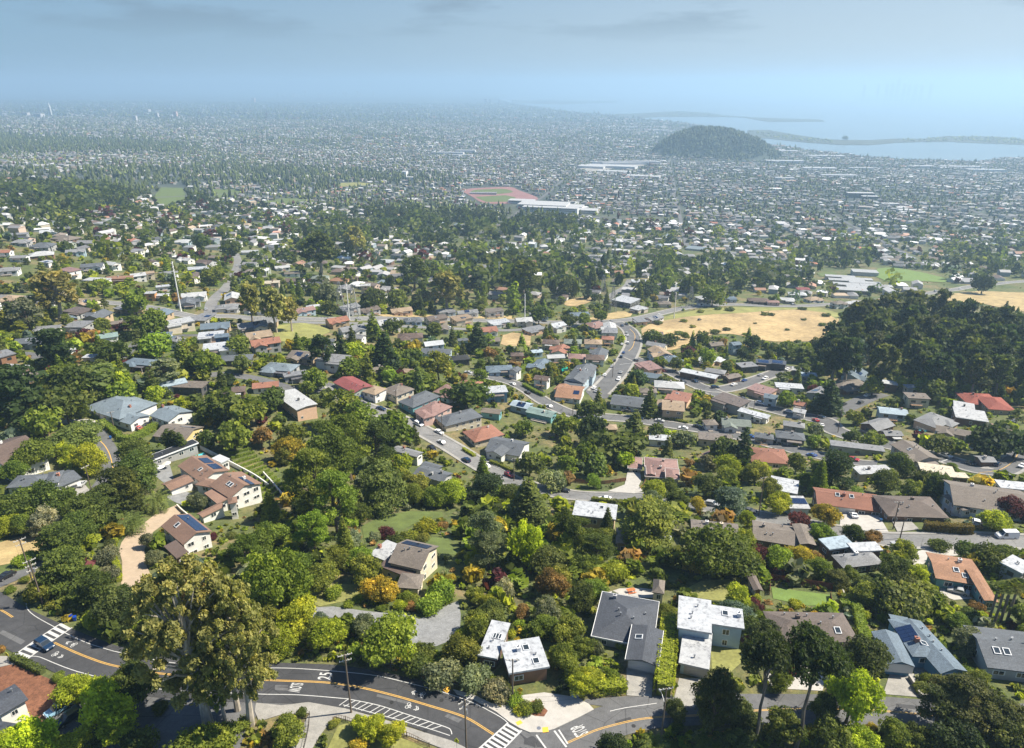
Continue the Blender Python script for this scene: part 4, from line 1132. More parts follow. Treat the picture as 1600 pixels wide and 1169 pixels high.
H('white flat roofed two storey house with balcony among the trees', 'white flat house below the road',
  [((894, 806), (962, 814), (970, 791), 6.0, 'flat', 0), ((962, 850), (985, 852), (985, 828), 2.8, 'flat', 0, '', 'tan')], 'white', 'tan', [('vents', 0, 3), ('skylight', 0, 0.3, 0.4)])
H('beige parapet roofed house with two squat chimneys beside the round oak', 'beige parapet house',
  [((1080, 830), (1156, 838), (1157, 821), 4.4, 'flat', 0)], 'gbrown', 'beige', [('chimney', 0, -0.35, 0.5, (0.6, 0.6, 0.6)), ('chimney', 0, 0.3, 0.4, (0.6, 0.52, 0.4)), ('vents', 0, 2)])
H('open carport with a curved white canopy under the spreading pine', 'curved white carport',
  [((1024, 842), (1050, 843), (1052, 830), 2.8, 'gable', 0.16)], 'white', 'dark', cat='carport', name='carport')
H('brown roofed beige garden shed beside the red terrace', 'brown roofed shed',
  [((1178, 922), (1193, 922), (1191, 897), 2.8, 'gable', 0.4, 'v')], 'umber', 'beige', [('door', 0, '-u', 0.0)], cat='shed', name='shed')
H('tiny tower like playhouse with a pointed grey brown roof on the patio', 'pointed roof playhouse',
  [((1019, 924), (1038, 927), (1040, 906), 4.0, 'hip', 0.8)], 'gbrown', 'cream', cat='playhouse', name='playhouse', over=0.3)
# --- the street with parked cars, and the terrace of houses along it
H('wine red roofed house at the head of the street with parked cars', 'wine red roofed house', [((520, 597), (553, 614), (581, 602), 3.8, 'gable', 0.24)], 'wine', 'green', [('chimney', 0, 0.9, 0.2), ('vents', 0, 2)])
H('beige hip roofed bungalow between the wine red roof and the grey one', 'beige hip bungalow', [((564, 611), (586, 617), (598, 605), 4.6, 'hip', 0.34)], 'tan', 'white', [('vents', 0, 1), ('garage', 0, '-v', -0.3, 4)])
H('grey brown hip roofed house third along the terrace of houses', 'grey brown hip bungalow', [((595, 609), (619, 619), (642, 605), 4.6, 'hip', 0.34)], 'gbrown', 'cream', [('chimney', 0, 0.6, 0.2), ('vents', 0, 2)])
H('dark grey hip roofed house with blue green side wall and deck', 'dark grey hip house', [((621, 627), (645, 637), (687, 618), 4.8, 'hip', 0.34)], 'slate', 'teal', [('chimney', 0, -0.5, 0.4), ('vents', 0, 2)])
H('dusty pink hip roofed house halfway along the terrace', 'dusty pink hip house', [((647, 641), (676, 651), (708, 635), 4.4, 'hip', 0.34), ((647, 643), (662, 654), (672, 645), 4.3, 'hip', 0.34)], 'pink', 'pink', [('chimney', 0, 0.8, 0.2), ('vents', 0, 2)])
H('blue grey hip roofed house with a roof vent below the pink one', 'blue grey hip house', [((679, 652), (696, 666), (750, 647), 4.4, 'hip', 0.34)], 'slate', 'cream', [('chimney', 0, 0.1, 0.0, (0.3, 0.3, 0.3)), ('vents', 0, 2)])
H('rust orange hip roofed house beside the purple leaved trees', 'rust orange hip house', [((722, 674), (742, 691), (784, 675), 4.0, 'hip', 0.34)], 'rust', 'cream', [('chimney', 0, 0.4, 0.1, (0.6, 0.5, 0.45)), ('vents', 0, 2)])
H('charcoal gabled house with white gable end and lawn on the street', 'charcoal gabled house', [((757, 703), (812, 713), (837, 692), 4.2, 'gable', 0.36), ((758, 706), (784, 713), (792, 700), 4.0, 'gable', 0.34, 'v')], 'slate', 'white', [('vents', 0, 2), ('chimney', 0, 0.2, 0.2, (0.6, 0.6, 0.6))])
H('grey roofed white house half hidden by trees beside the parked cars', 'grey roofed white house', [((612, 703), (652, 714), (668, 708), 4.6, 'gable', 0.3)], 'grey', 'white', [('chimney', 0, -0.4, 0.4), ('vents', 0, 2)])
H('dark grey long low house with white roof pipes below the street', 'dark grey long house', [((645, 740), (692, 753), (716, 741), 3.8, 'gable', 0.3), ((656, 727), (684, 735), (690, 727), 3.8, 'gable', 0.25)], 'slate', 'grey', [('chimney', 0, 0.6, 0.1, (0.2, 0.2, 0.2)), ('chimney', 0, 0.1, -0.5, (0.4, 0.4, 0.4)), ('vents', 0, 3)])
H('pale grey flat roofed house with peach end wall left of the street', 'pale flat house with peach wall', [((428, 616), (463, 641), (486, 624), 5.2, 'gable', 0.1)], 'pale', 'peach', [('chimney', 0, 0.3, 0.0, (0.1, 0.1, 0.1)), ('vents', 0, 1)])
H('white marquee roofed cabin beside the orange terrace behind the pines', 'white marquee cabin', [((492, 672), (512, 676), (520, 660), 3.2, 'flat', 0)], 'sky', 'white')
H('orange roofed cream house with a roof solar panel beside the curving street', 'orange house with solar panel',
  [((866, 620), (907, 624), (916, 604), 3.8, 'gable', 0.24), ((864, 608), (884, 612), (888, 602), 3.6, 'gable', 0.24, 'v')], 'orange', 'white', [('solar', 0, 0.6, -0.4, 3, 2), ('vents', 0, 2), ('garage', 1, '-u', 0.0, 4.2)])
H('big slate roofed two storey blue house with dormers by the junction', 'slate two storey house', [((880, 594), (912, 599), (926, 574), 6.6, 'gable', 0.36, 'v'), ((904, 588), (927, 590), (927, 571), 6.2, 'gable', 0.36, 'v'), ((880, 602), (908, 605), (912, 588), 4.6, 'gable', 0.3)], 'slate', 'pblue', [('skylight', 0, 0.4, 0.4), ('skylight', 0, 0.4, -0.4), ('chimney', 0, 0.0, 0.0), ('vents', 0, 3)])
H('tall brown shingled house with tan roof and chimney', 'tall brown shingled house', [((1034, 640), (1070, 643), (1072, 627), 6.2, 'gable', 0.24), ((1024, 636), (1040, 638), (1042, 626), 4.6, 'gable', 0.24, 'v')], 'tan', 'tan', [('chimney', 0, -0.2, 0.3), ('vents', 0, 2)])
H('charcoal gabled long white house beside the tall cypress', 'charcoal long white house', [((953, 631), (1003, 637), (1006, 621), 3.8, 'gable', 0.32)], 'slate', 'white', [('vents', 0, 3), ('door', 0, '-v', -0.1)])
H('bright red tiled house at the edge of the dark grove', 'bright red tiled house', [((1512, 631), (1568, 634), (1566, 616), 4.0, 'hip', 0.3), ((1545, 639), (1588, 642), (1586, 622), 3.8, 'hip', 0.3)], 'red', 'tan', [('chimney', 0, -0.3, 0.2, (0.2, 0.15, 0.13)), ('vents', 0, 2)], rmat='roof_tile')
H('light grey flat roofed long house in steps below the red one', 'light grey stepped flat house', [((1493, 653), (1545, 661), (1553, 646), 3.8, 'flat', 0), ((1490, 640), (1524, 646), (1532, 634), 5.0, 'flat', 0)], 'pale', 'brown', [('chimney', 1, 0.0, 0.0, (0.1, 0.1, 0.1)), ('vents', 0, 2)])
H('cream flat roofed long house above the road with stop lines', 'cream flat roofed house', [((1440, 740), (1496, 748), (1512, 734), 3.4, 'flat', 0), ((1484, 747), (1515, 749), (1518, 741), 3.3, 'flat', 0)], 'cream', 'brown', [('vents', 0, 3)])
H('rust red tiled long bungalow beside the street', 'rust red bungalow', [((1174, 721), (1236, 725), (1234, 702), 4.0, 'hip', 0.26)], 'rust', 'cream', [('vents', 0, 3)], rmat='roof_tile')
H('white long flat roofed pavilion with dark glass walls beside the golden hill', 'white pavilion', [((955, 469), (985, 475), (1003, 468), 6.0, 'flat', 0), ], 'white', 'dark', [('vents', 0, 3)], cat='building', name='building')

# --- houses further off: where each roof stands, how wide it looks, which way it runs
def S(px, py, wpx, asp, yaw, typ, h, roof, wall, extras=(), detail=1):
    _hs[0] += 1
    hh = h * 1.15
    x, y, z = at(px, py, hh)
    d = depth_of(x, y, z)
    if yaw is None: yaw = road_yaw(x, y)
    yw = R(yaw)
    L = wpx * d / FPX / (abs(math.cos(yw)) + asp * abs(math.sin(yw)))
    L = min(max(L, 6.0), 34.0)
    u = np.array((math.cos(yw), math.sin(yw)))
    zg = float(ground(x, y))
    rnd = random.Random(_hs[0])
    pitch = {'hip': rnd.uniform(0.3, 0.4), 'gable': rnd.uniform(0.28, 0.42), 'flat': 0, 'shed': 0.1}[typ]
    a, b = L / 2 - 0.4, max(L * asp / 2 - 0.4, 2.2)
    W = [(np.array((x, y)), u, a, b, zg, h, typ, pitch, None, None)]
    if L > 13 and rnd.random() < 0.6 and typ != 'shed':
        s = rnd.choice((-1, 1)); v = np.array((-u[1], u[0]))
        W.append((np.array((x, y)) + u * s * a * 0.45 - v * b * 0.9, np.array((-u[1], u[0])) if typ != 'flat' else u, b * 0.75, a * 0.42 if typ != 'flat' else b * 0.6, zg, h - 0.3, typ, pitch, None, None))
    ex = list(extras)
    if d < 700:
        ex.append(('vents', 0, 2))
        if rnd.random() < 0.45 and typ != 'shed': ex.append(('chimney', 0, rnd.uniform(-0.7, 0.7), rnd.uniform(-0.3, 0.3), rnd.choice(((.30, .17, .13), (.22, .2, .19), (.5, .46, .42), (.36, .33, .31)))))
    two = ' two storey' if h > 5 else ''
    tn = {'hip': 'hip roofed', 'gable': 'gable roofed', 'flat': 'flat roofed', 'shed': 'shed roofed'}[typ]
    rnm, wnm = ROOFNAME[roof], WALLNAME[wall]
    return build_house(W, RC[roof], WC[wall], f'{wnm} walled {rnm} {tn} house', None, 'house', 'hillside houses', ex, detail if d < 800 else 0, None, None, _hs[0])
def road_yaw(x, y):
    best = (1e9, 0)
    for L, w in ROADS:
        dd = (L[:, 0] - x) ** 2 + (L[:, 1] - y) ** 2
        k = int(np.argmin(dd))
        if dd[k] < best[0]:
            k2 = min(k + 1, len(L) - 1); k1 = max(k2 - 1, 0)
            best = (dd[k], math.degrees(math.atan2(L[k2][1] - L[k1][1], L[k2][0] - L[k1][0])))
    a = best[1] % 180
    return a if a <= 90 else a - 180
SOL = ('solar', 0, 0.1, -0.45, 4, 2)
for row in [
    # left slope
    (26, 365, 34, .6, 20, 'flat', 4, 'grey', 'grey'), (64, 396, 42, .7, 30, 'hip', 4, 'pale', 'wood'), (33, 376, 30, .7, 15, 'hip', 4, 'grey', 'grey'), (103, 371, 46, .6, -20, 'hip', 4, 'gbrown', 'brown'), (77, 361, 30, .6, 25, 'gable', 4, 'white', 'white'),
    (67, 382, 36, .7, 10, 'hip', 4, 'slate', 'grey'), (118, 391, 32, .6, 25, 'gable', 4, 'grey', 'pblue'), (108, 420, 38, .6, -30, 'flat', 6, 'pink', 'white'), (74, 408, 24, .7, -20, 'flat', 4, 'white', 'white', [SOL]), (144, 413, 36, .6, 20, 'gable', 5.4, 'slate', 'white'),
    (174, 410, 28, .7, -25, 'gable', 5.4, 'pale', 'white'), (185, 433, 42, .5, 12, 'flat', 4.5, 'orange', 'orange'), (151, 436, 40, .5, -8, 'flat', 3.6, 'pale', 'white'), (215, 428, 28, .8, 35, 'gable', 5, 'pale', 'white'), (232, 424, 20, .8, 30, 'gable', 6, 'tan', 'cream'),
    (262, 425, 33, .7, 20, 'hip', 5.6, 'grey', 'white'), (310, 418, 38, .6, 15, 'flat', 5.6, 'white', 'navy'), (257, 389, 32, .6, -25, 'hip', 4, 'rust', 'white'), (237, 407, 25, .6, -35, 'gable', 4, 'brown', 'white'), (235, 456, 18, .9, 10, 'flat', 5.6, 'pale', 'orange'),
    (252, 460, 22, .7, 8, 'flat', 4, 'white', 'white'), (257, 446, 28, .5, 25, 'flat', 4, 'white', 'white'), (303, 459, 42, .6, 20, 'gable', 4.2, 'pale', 'white'), (110, 495, 24, .7, -40, 'gable', 4, 'blue', 'wood'), (185, 502, 33, .6, 20, 'hip', 3.6, 'gbrown', 'brown'),
    (167, 522, 36, .7, 30, 'gable', 5.6, 'teal', 'white'), (276, 527, 26, .9, -30, 'hip', 6, 'grey', 'white'), (346, 523, 26, .9, 20, 'flat', 5.8, 'blue', 'navy'), (221, 563, 54, .5, -12, 'hip', 3.8, 'blue', 'brown'), (367, 557, 56, .5, 10, 'hip', 3.8, 'slate', 'dark'),
    (105, 543, 22, .8, 45, 'gable', 5.6, 'pale', 'white'), (141, 556, 18, .5, 0, 'flat', 3, 'white', 'white'), (5, 551, 40, .7, -35, 'flat', 4.6, 'grey', 'wood'), (20, 573, 42, .6, -10, 'flat', 4, 'pale', 'brown', [('solar', 0, 0.3, 0.1, 5, 3)]), (44, 583, 40, .6, 14, 'gable', 3.6, 'gbrown', 'green'),
    (270, 598, 40, .35, 35, 'shed', 3.4, 'sky', 'white'), (298, 600, 50, .55, -5, 'flat', 3.4, 'gbrown', 'dark'), (362, 607, 44, .6, 15, 'hip', 3.6, 'brown', 'brown'), (415, 599, 44, .6, 15, 'gable', 3.6, 'rust', 'white'), (30, 400, 26, .7, 10, 'gable', 4, 'grey', 'white'), (10, 420, 40, .7, 20, 'hip', 4, 'grey', 'white'),
    (5, 392, 26, .7, 10, 'gable', 4, 'rust', 'white'), (285, 376, 28, .6, 10, 'hip', 4, 'pale', 'pblue'), (300, 350, 24, .6, 10, 'flat', 4, 'rust', 'cream'), (333, 384, 26, .6, 15, 'hip', 4, 'grey', 'white'), (290, 404, 28, .6, -25, 'gable', 4, 'pale', 'white'), (390, 392, 28, .5, 15, 'flat', 4, 'pale', 'white'),
    # middle
    (427, 384, 30, .6, 20, 'gable', 5.6, 'slate', 'white'), (441, 416, 26, .6, 20, 'gable', 4, 'pale', 'white'), (456, 425, 26, .6, 15, 'hip', 4, 'gbrown', 'white'), (446, 373, 38, .3, 25, 'flat', 4, 'pale', 'white'), (424, 440, 26, .6, 8, 'flat', 4, 'cream', 'beige'), (500, 432, 28, .6, 5, 'hip', 4, 'green', 'white'),
    (530, 436, 30, .6, -12, 'hip', 4, 'orange', 'peach'), (571, 443, 17, .8, 8, 'gable', 8, 'pale', 'cream'), (601, 407, 30, .6, -10, 'flat', 4, 'white', 'brown'), (616, 415, 26, .6, 10, 'hip', 4, 'gbrown', 'grey'), (639, 401, 17, .8, 0, 'gable', 5, 'grey', 'white'), (592, 459, 26, .6, -10, 'gable', 4, 'white', 'white'),
    (490, 477, 26, .6, 20, 'hip', 4, 'white', 'cream'), (676, 420, 25, .6, 5, 'hip', 4, 'white', 'peach'), (704, 413, 22, .7, 20, 'gable', 5.4, 'pale', 'white'), (556, 524, 32, .6, -15, 'gable', 4, 'grey', 'white', [('solar', 0, 0.5, 0.4, 3, 2)]), (515, 529, 12, .9, 0, 'gable', 6, 'slate', 'white'),
    (641, 523, 42, .6, 8, 'hip', 4, 'brown', 'white'), (677, 534, 36, .7, 20, 'gable', 5.5, 'white', 'pblue'), (682, 547, 48, .5, -5, 'gable', 4, 'slate', 'pblue'), (718, 557, 34, .7, 15, 'hip', 4, 'black', 'dark'), (769, 529, 26, .8, 5, 'gable', 4, 'gbrown', 'grey'), (723, 529, 18, .7, 10, 'gable', 4, 'slate', 'pblue'),
    (780, 573, 44, .5, 8, 'hip', 4, 'blue', 'pblue'), (438, 571, 56, .6, -12, 'hip', 3.8, 'bluegrey', 'grey'), (461, 583, 40, .5, 25, 'flat', 3.6, 'grey', 'grey'), (585, 575, 32, .6, 30, 'gable', 3.6, 'gbrown', 'wood'), (641, 578, 32, .6, -15, 'hip', 3.6, 'tan', 'wood'), (736, 597, 38, .6, -12, 'hip', 4, 'rust', 'cream'),
    (775, 607, 38, .8, 10, 'flat', 5.4, 'white', 'blue'), (768, 640, 34, .5, -15, 'gable', 3.6, 'gbrown', 'teal'),
    # right of the junction street
    (861, 532, 30, .8, -10, 'hip', 5.4, 'brown', 'cream'), (895, 532, 30, .8, -6, 'hip', 4, 'green', 'green'), (927, 532, 30, .8, -6, 'hip', 5.4, 'tan', 'white'), (950, 526, 22, .9, -10, 'hip', 5.4, 'rust', 'cream'), (902, 555, 30, .8, -8, 'hip', 4, 'pink', 'white'), (930, 556, 32, .8, -8, 'hip', 5.4, 'brown', 'white'),
    (868, 555, 30, .6, 8, 'gable', 4, 'pale', 'white'), (838, 547, 22, .8, 20, 'gable', 4, 'sky', 'pblue'), (808, 552, 20, .8, 0, 'hip', 4, 'brown', 'tan'), (847, 588, 28, .8, -20, 'gable', 5.6, 'brown', 'white'), (805, 575, 20, .9, 60, 'gable', 5.6, 'slate', 'white'), (815, 630, 38, .7, -28, 'gable', 3.8, 'sky', 'pblue', [SOL]),
    (846, 642, 50, .5, -28, 'gable', 3.6, 'teal', 'teal'), (1026, 537, 36, .6, -30, 'gable', 3.8, 'grey', 'cream'), (1118, 536, 26, .7, 15, 'gable', 4, 'gbrown', 'grey'), (1149, 534, 20, .9, 20, 'gable', 8, 'blue', 'pblue'), (1020, 585, 34, .7, -20, 'gable', 4, 'blue', 'white'), (1046, 599, 50, .6, -10, 'hip', 4, 'pale', 'white'),
    (1092, 583, 58, .3, -32, 'flat', 3.6, 'white', 'brown'), (1118, 578, 36, .6, -25, 'hip', 3.6, 'grey', 'brown'), (1144, 586, 30, .6, 25, 'gable', 3.6, 'gbrown', 'brown'), (1167, 569, 32, .7, 12, 'flat', 4.4, 'grey', 'dark'), (1193, 564, 26, .8, -15, 'flat', 5, 'dark', 'dark', [('solar', 0, 0, 0, 6, 3)]), (1013, 608, 28, .7, -5, 'hip', 4, 'gbrown', 'white'),
    (1178, 645, 46, .3, -38, 'flat', 3.6, 'white', 'white'), (1150, 658, 48, .6, -10, 'gable', 3.8, 'green', 'white'), (1110, 658, 22, .9, 5, 'hip', 3.6, 'gbrown', 'white'), (1118, 682, 56, .5, -12, 'flat', 3.6, 'gbrown', 'beige'), (1031, 683, 36, .6, -10, 'flat', 3.4, 'white', 'white'), (954, 665, 20, .9, 0, 'hip', 3.6, 'tan', 'tan'),
    (1195, 679, 34, .6, -20, 'hip', 3.6, 'slate', 'grey'), (1235, 678, 48, .6, -15, 'hip', 4, 'slate', 'grey'), (1241, 661, 36, .6, -20, 'hip', 3.6, 'grey', 'grey'), (1251, 628, 22, .8, -30, 'gable', 5.4, 'rust', 'white'), (1205, 617, 26, .9, -25, 'gable', 5, 'blue', 'pblue'), (1339, 696, 80, .25, -16, 'flat', 3.4, 'grey', 'green'),
    (1372, 661, 52, .7, 28, 'gable', 3.8, 'grey', 'brown'), (1394, 675, 28, .6, 0, 'gable', 3.0, 'grey', 'brown'), (1395, 640, 46, .6, -15, 'gable', 4.4, 'sky', 'pblue'), (1433, 617, 36, .7, -8, 'flat', 5.6, 'gbrown', 'cream'), (1490, 671, 54, .5, -28, 'gable', 3.8, 'gbrown', 'grey'), (1364, 733, 58, .45, 5, 'flat', 3.6, 'pale', 'beige'),
    (1582, 757, 46, .6, -12, 'flat', 3.8, 'white', 'white'), (1215, 565, 30, .7, -20, 'flat', 4.6, 'dark', 'dark', [('solar', 0, 0, 0, 6, 3)]), (1251, 575, 30, .7, -20, 'gable', 4, 'pale', 'brown'), (1262, 584, 30, .6, -12, 'flat', 4, 'sky', 'white'), (1233, 602, 44, .5, -10, 'flat', 3.6, 'white', 'white'), (1328, 598, 56, .6, 10, 'hip', 4, 'gbrown', 'brown'),
    (1387, 596, 32, .6, -20, 'flat', 5, 'white', 'brown'), (1426, 603, 22, .7, 0, 'flat', 4, 'white', 'white'), (1590, 880, 40, .6, 30, 'flat', 4, 'white', 'grey'), (1250, 640, 18, .7, -30, 'gable', 3.6, 'pale', 'white'), (1540, 715, 10, .8, 0, 'gable', 3, 'grey', 'brown'),
    (1246, 458, 30, .6, -12, 'hip', 4, 'white', 'grey'), (1226, 466, 32, .5, -10, 'hip', 4, 'pale', 'beige'), (1208, 470, 20, .6, -5, 'hip', 4, 'pink', 'pink'), (1038, 472, 20, .8, 0, 'hip', 4, 'gbrown', 'cream'), (1185, 467, 34, .5, -5, 'hip', 4, 'brown', 'brown'), (999, 438, 26, .6, -5, 'flat', 4, 'white', 'tan'),
    (1255, 450, 22, .6, -8, 'hip', 4, 'wine', 'cream'), (1100, 470, 22, .5, -4, 'gable', 4, 'gbrown', 'white'),
]:
    S(*row)

# the rest of the houses along the hillside streets, wherever a lot is free
def road_lots(limit):
    rnd = random.Random(61); made = 0
    grove = np.array([(1280, 545), (1312, 500), (1400, 468), (1540, 488), (1700, 510), (1700, 600), (1530, 590), (1400, 576), (1330, 562)])
    cand = []
    for L, w in ROADS[2:]:
        d = np.concatenate([[0], np.cumsum(np.linalg.norm(np.diff(L, axis=0), axis=1))]); N = normals2(L)
        for row in (0, 1):
            for s in np.arange(9, d[-1], 19.0):
                k = min(len(L) - 1, int(np.searchsorted(d, s)))
                for sg in (-1, 1):
                    p = L[k] + N[k] * sg * (w + 10.5 + 26 * row)
                    t = L[min(k + 1, len(L) - 1)] - L[max(k - 1, 0)]
                    cand.append((row, p, math.atan2(t[1], t[0])))
    cand.sort(key=lambda c: (c[0], c[1][1]))
    for row, p, ang in cand:
        if made >= limit: break
        z = float(ground(*p)); px, py, d_ = project((p[0], p[1], z))
        if not (-40 < px < 1640 and 470 < py < 735) or in_poly(px, py, grove): continue
        if px < 1120 and py > 640 or (px < 330 and py > 545): continue
        if any((p[0] - f[0]) ** 2 + (p[1] - f[1]) ** 2 < (max(f[4], f[5]) + 9.5) ** 2 for f in FOOT): continue
        if any(np.min((L[:, 0] - p[0]) ** 2 + (L[:, 1] - p[1]) ** 2) < (w + 6.5) ** 2 for L, w in ROADS): continue
        if any(in_poly(p[0], p[1], P) for P in KEEPOUT): continue
        a, b = rnd.uniform(5.8, 8.2), rnd.uniform(4.2, 5.4); typ = rnd.choice(('hip', 'gable', 'gable', 'flat'))
        u = np.array((math.cos(ang), math.sin(ang))); v = np.array((-u[1], u[0]))
        rc, wc = rnd.choice(('slate', 'grey', 'grey', 'pale', 'gbrown', 'umber', 'white', 'blue', 'rust', 'tan', 'pink')), rnd.choice(('white', 'white', 'cream', 'pblue', 'tan', 'grey', 'peach', 'beige'))
        eh = rnd.choice((3.6, 3.8, 5.5)); pt = rnd.uniform(.3, .4) if typ != 'flat' else 0
        W = [(p, u, a, b, z, eh, typ, pt, None, None), (p + u * a * .45 * rnd.choice((-1, 1)) - v * b * .85, v if typ != 'flat' else u, b * .7, a * .42, z, eh - .25, typ, pt, None, None)]
        tn = {'hip': 'hip roofed', 'gable': 'gable roofed', 'flat': 'flat roofed'}[typ]
        ex = [('vents', 0, 3)] + ([('skylight', 0, rnd.uniform(-.5, .5), -.45)] if rnd.random() < .4 else []) + ([('solar', 0, rnd.uniform(-.4, .4), rnd.choice((-.45, .45)), 4, 2)] if rnd.random() < .3 and typ != 'hip' else [])
        build_house(W, RC[rc], WC[wc], f'{WALLNAME[wc]} walled {ROOFNAME[rc]} {tn} house', None, 'house', 'hillside houses', ex, 1, None, None, 900 + made); made += 1
    return made
_made = road_lots(80)

# ------------------------------------------------------------------ trees and shrubs
def card_mesh(name, P, N, size, tint, rng, aspect=1.5, m='leaf', droop=False):
    n = len(P)
    N = N / (np.linalg.norm(N, axis=1)[:, None] + 1e-9)
    ref = rng.normal(size=(n, 3)); 
    if droop: ref = np.tile((0, 0, 1.0), (n, 1)) + rng.normal(size=(n, 3)) * 0.25
    T = np.cross(N, ref); T /= np.linalg.norm(T, axis=1)[:, None] + 1e-9
    Bv = np.cross(N, T)
    s = (size * np.clip(rng.lognormal(-.06, .36, n), .4, 2.0))[:, None]
    asp = aspect if droop else 1.0 + (aspect - 1) * rng.random(n)[:, None]
    # a folded leaf spray: two quads' worth in one bent five-point fan kept to a kite
    V = np.stack([P - T * s * 0.5, P - Bv * s * 0.5 * asp + N * s * 0.12, P + T * s * 0.5, P + Bv * s * 0.5 * asp + N * s * 0.12], 1).reshape(-1, 3)
    L = np.arange(4 * n)
    t = np.clip(tint, 0, 1)
    return mesh_np(name, V, L, np.full(n, 4), m, {'tint': ('FACE', 'FLOAT', t)})
def lobes_to_cards(lobes, n, rng, jitter=0.55, inner=0.72, up=0.25):
    lobes = np.asarray(lobes, float)
    area = (lobes[:, 3] * lobes[:, 4] + lobes[:, 4] * lobes[:, 5] + lobes[:, 3] * lobes[:, 5])
    k = rng.choice(len(lobes), n, p=area / area.sum())
    d = rng.normal(size=(n, 3)); d[:, 2] += up; d /= np.linalg.norm(d, axis=1)[:, None]
    r = inner + (1.06 - inner) * rng.random(n) ** 0.6
    # break the lobe's surface up into sprays
    fx = np.sin(d[:, 0] * 6 + k * 1.7) * np.sin(d[:, 1] * 6 + k * 2.3) * np.sin(d[:, 2] * 6 + k)
    r = r * (1 + 0.34 * fx) * np.where(rng.random(n) < 0.14, rng.uniform(1.05, 1.38, n), 1.0)
    P = lobes[k, :3] + d * lobes[k, 3:6] * r[:, None]
    N = d / lobes[k, 3:6]; N /= np.linalg.norm(N, axis=1)[:, None]
    N = N + rng.normal(size=(n, 3)) * jitter
    lt = rng.normal(size=len(lobes)) * 0.13
    tint = 0.42 + lt[k] + rng.normal(size=n) * 0.13 + 0.10 * fx
    return P, N, tint
def L_oak(rng, H=9.0, W=10.0, n=46, low=0.22):
    """several domes of different size grown together"""
    doms = [(rng.uniform(-.05, .05) * W, rng.uniform(-.05, .05) * W, H * .50, W * .33, H * .44)]
    p0 = rng.uniform(0, 6.28)
    for k in range(rng.integers(3, 6)):
        ph = p0 + k * 1.5 + rng.uniform(-.4, .4); o = rng.uniform(.2, .32) * W
        doms.append((math.cos(ph) * o, math.sin(ph) * o, H * rng.uniform(.32, .58), W * rng.uniform(.15, .25), H * rng.uniform(.2, .36)))
    wts = np.array([d[3] * d[4] for d in doms]); out = []
    for d, m in zip(doms, np.maximum(2, (n * wts / wts.sum()).astype(int))):
        for i in range(m):
            ph = 2.399963 * i + rng.uniform(-.5, .5); zz = 1 - 1.35 * (i + .3) / m; rr = math.sqrt(max(0, 1 - zz * zz)); k = rng.uniform(.6, .95)
            r = rng.uniform(.075, .17) * W
            out.append((d[0] + math.cos(ph) * rr * d[3] * k, d[1] + math.sin(ph) * rr * d[3] * k, d[2] + zz * d[4] * k, r, r, r * rng.uniform(.6, .95)))
        out.append((d[0], d[1], d[2] - d[4] * .1, d[3] * .7, d[3] * .7, d[4] * .7))
    return out
def L_bush(rng, H=3.0, W=4.0, n=13):
    out = []
    for i in range(n):
        ph = 2.4 * i + rng.uniform(-.4, .4); rr = math.sqrt((i + 0.5) / n) * W * 0.34
        r = rng.uniform(0.17, 0.27) * W
        out.append((math.cos(ph) * rr, math.sin(ph) * rr, H * rng.uniform(0.25, 0.62) * (1 - 0.5 * rr / (W * 0.5)) + 0.1 * H, r, r, r * 0.8))
    return out
def L_pine(rng, H=18.0, W=12.0):
    out = []
    z = 0.34
    while z < 0.97:
        spread = W / 2 * (1 - max(0, (z - 0.62)) / 0.42) ** 0.7 * (0.75 + 0.25 * min(1, (z - 0.2) / 0.3))
        for k in range(rng.integers(3, 6)):
            ph = rng.uniform(0, 6.28); L = spread * rng.uniform(0.45, 1.0)
            r = rng.uniform(0.10, 0.17) * W
            out.append((math.cos(ph) * L, math.sin(ph) * L, H * z + rng.uniform(-.02, .04) * H + L * 0.12, r * 1.2, r * 1.2, r * 0.6))
        z += rng.uniform(0.055, 0.09)
    out.append((0, 0, H * 0.95, W * 0.13, W * 0.13, H * 0.05))
    return out
def L_flatpine(rng, H=18.0, W=10.0):
    out = []
    for i in range(16):
        ph = 2.4 * i; rr = math.sqrt((i + .3) / 16) * W * 0.42
        r = rng.uniform(0.12, 0.19) * W
        out.append((math.cos(ph) * rr, math.sin(ph) * rr, H * (0.93 - 0.10 * (rr / (W / 2)) ** 2) + rng.uniform(-.06, .02) * H, r * 1.15, r * 1.15, r * 0.62))
    return out
def L_euc(rng, H=26.0, W=14.0, n=105, r0=.045, r1=.095, zlo=.33):
    out = []
    for i in range(n):
        z = rng.uniform(zlo, 1.0) ** 0.85
        prof = math.sin(min(1, (z - 0.2) / 0.85) * math.pi) ** 0.6
        ph = rng.uniform(0, 6.28); rr = W / 2 * prof * math.sqrt(rng.random()) * 0.9
        r = rng.uniform(r0, r1) * W
        out.append((math.cos(ph) * rr, math.sin(ph) * rr, H * z - r * 0.5, r, r, r * rng.uniform(0.8, 1.2)))
    return out
def L_cypress(rng, H=11.0, W=12.0):
    out = []
    for i in range(40):
        z = rng.uniform(0.12, 0.97)
        rad = W / 2 * (1 - z ** 2.2) ** 0.6
        ph = rng.uniform(0, 6.28); rr = rad * rng.uniform(0.35, 0.92)
        r = rng.uniform(0.10, 0.17) * W
        out.append((math.cos(ph) * rr, math.sin(ph) * rr, H * z, r * 1.3, r * 1.3, r * 0.42))
    out.append((0, 0, H * 0.45, W * 0.27, W * 0.27, H * 0.36))
    return out
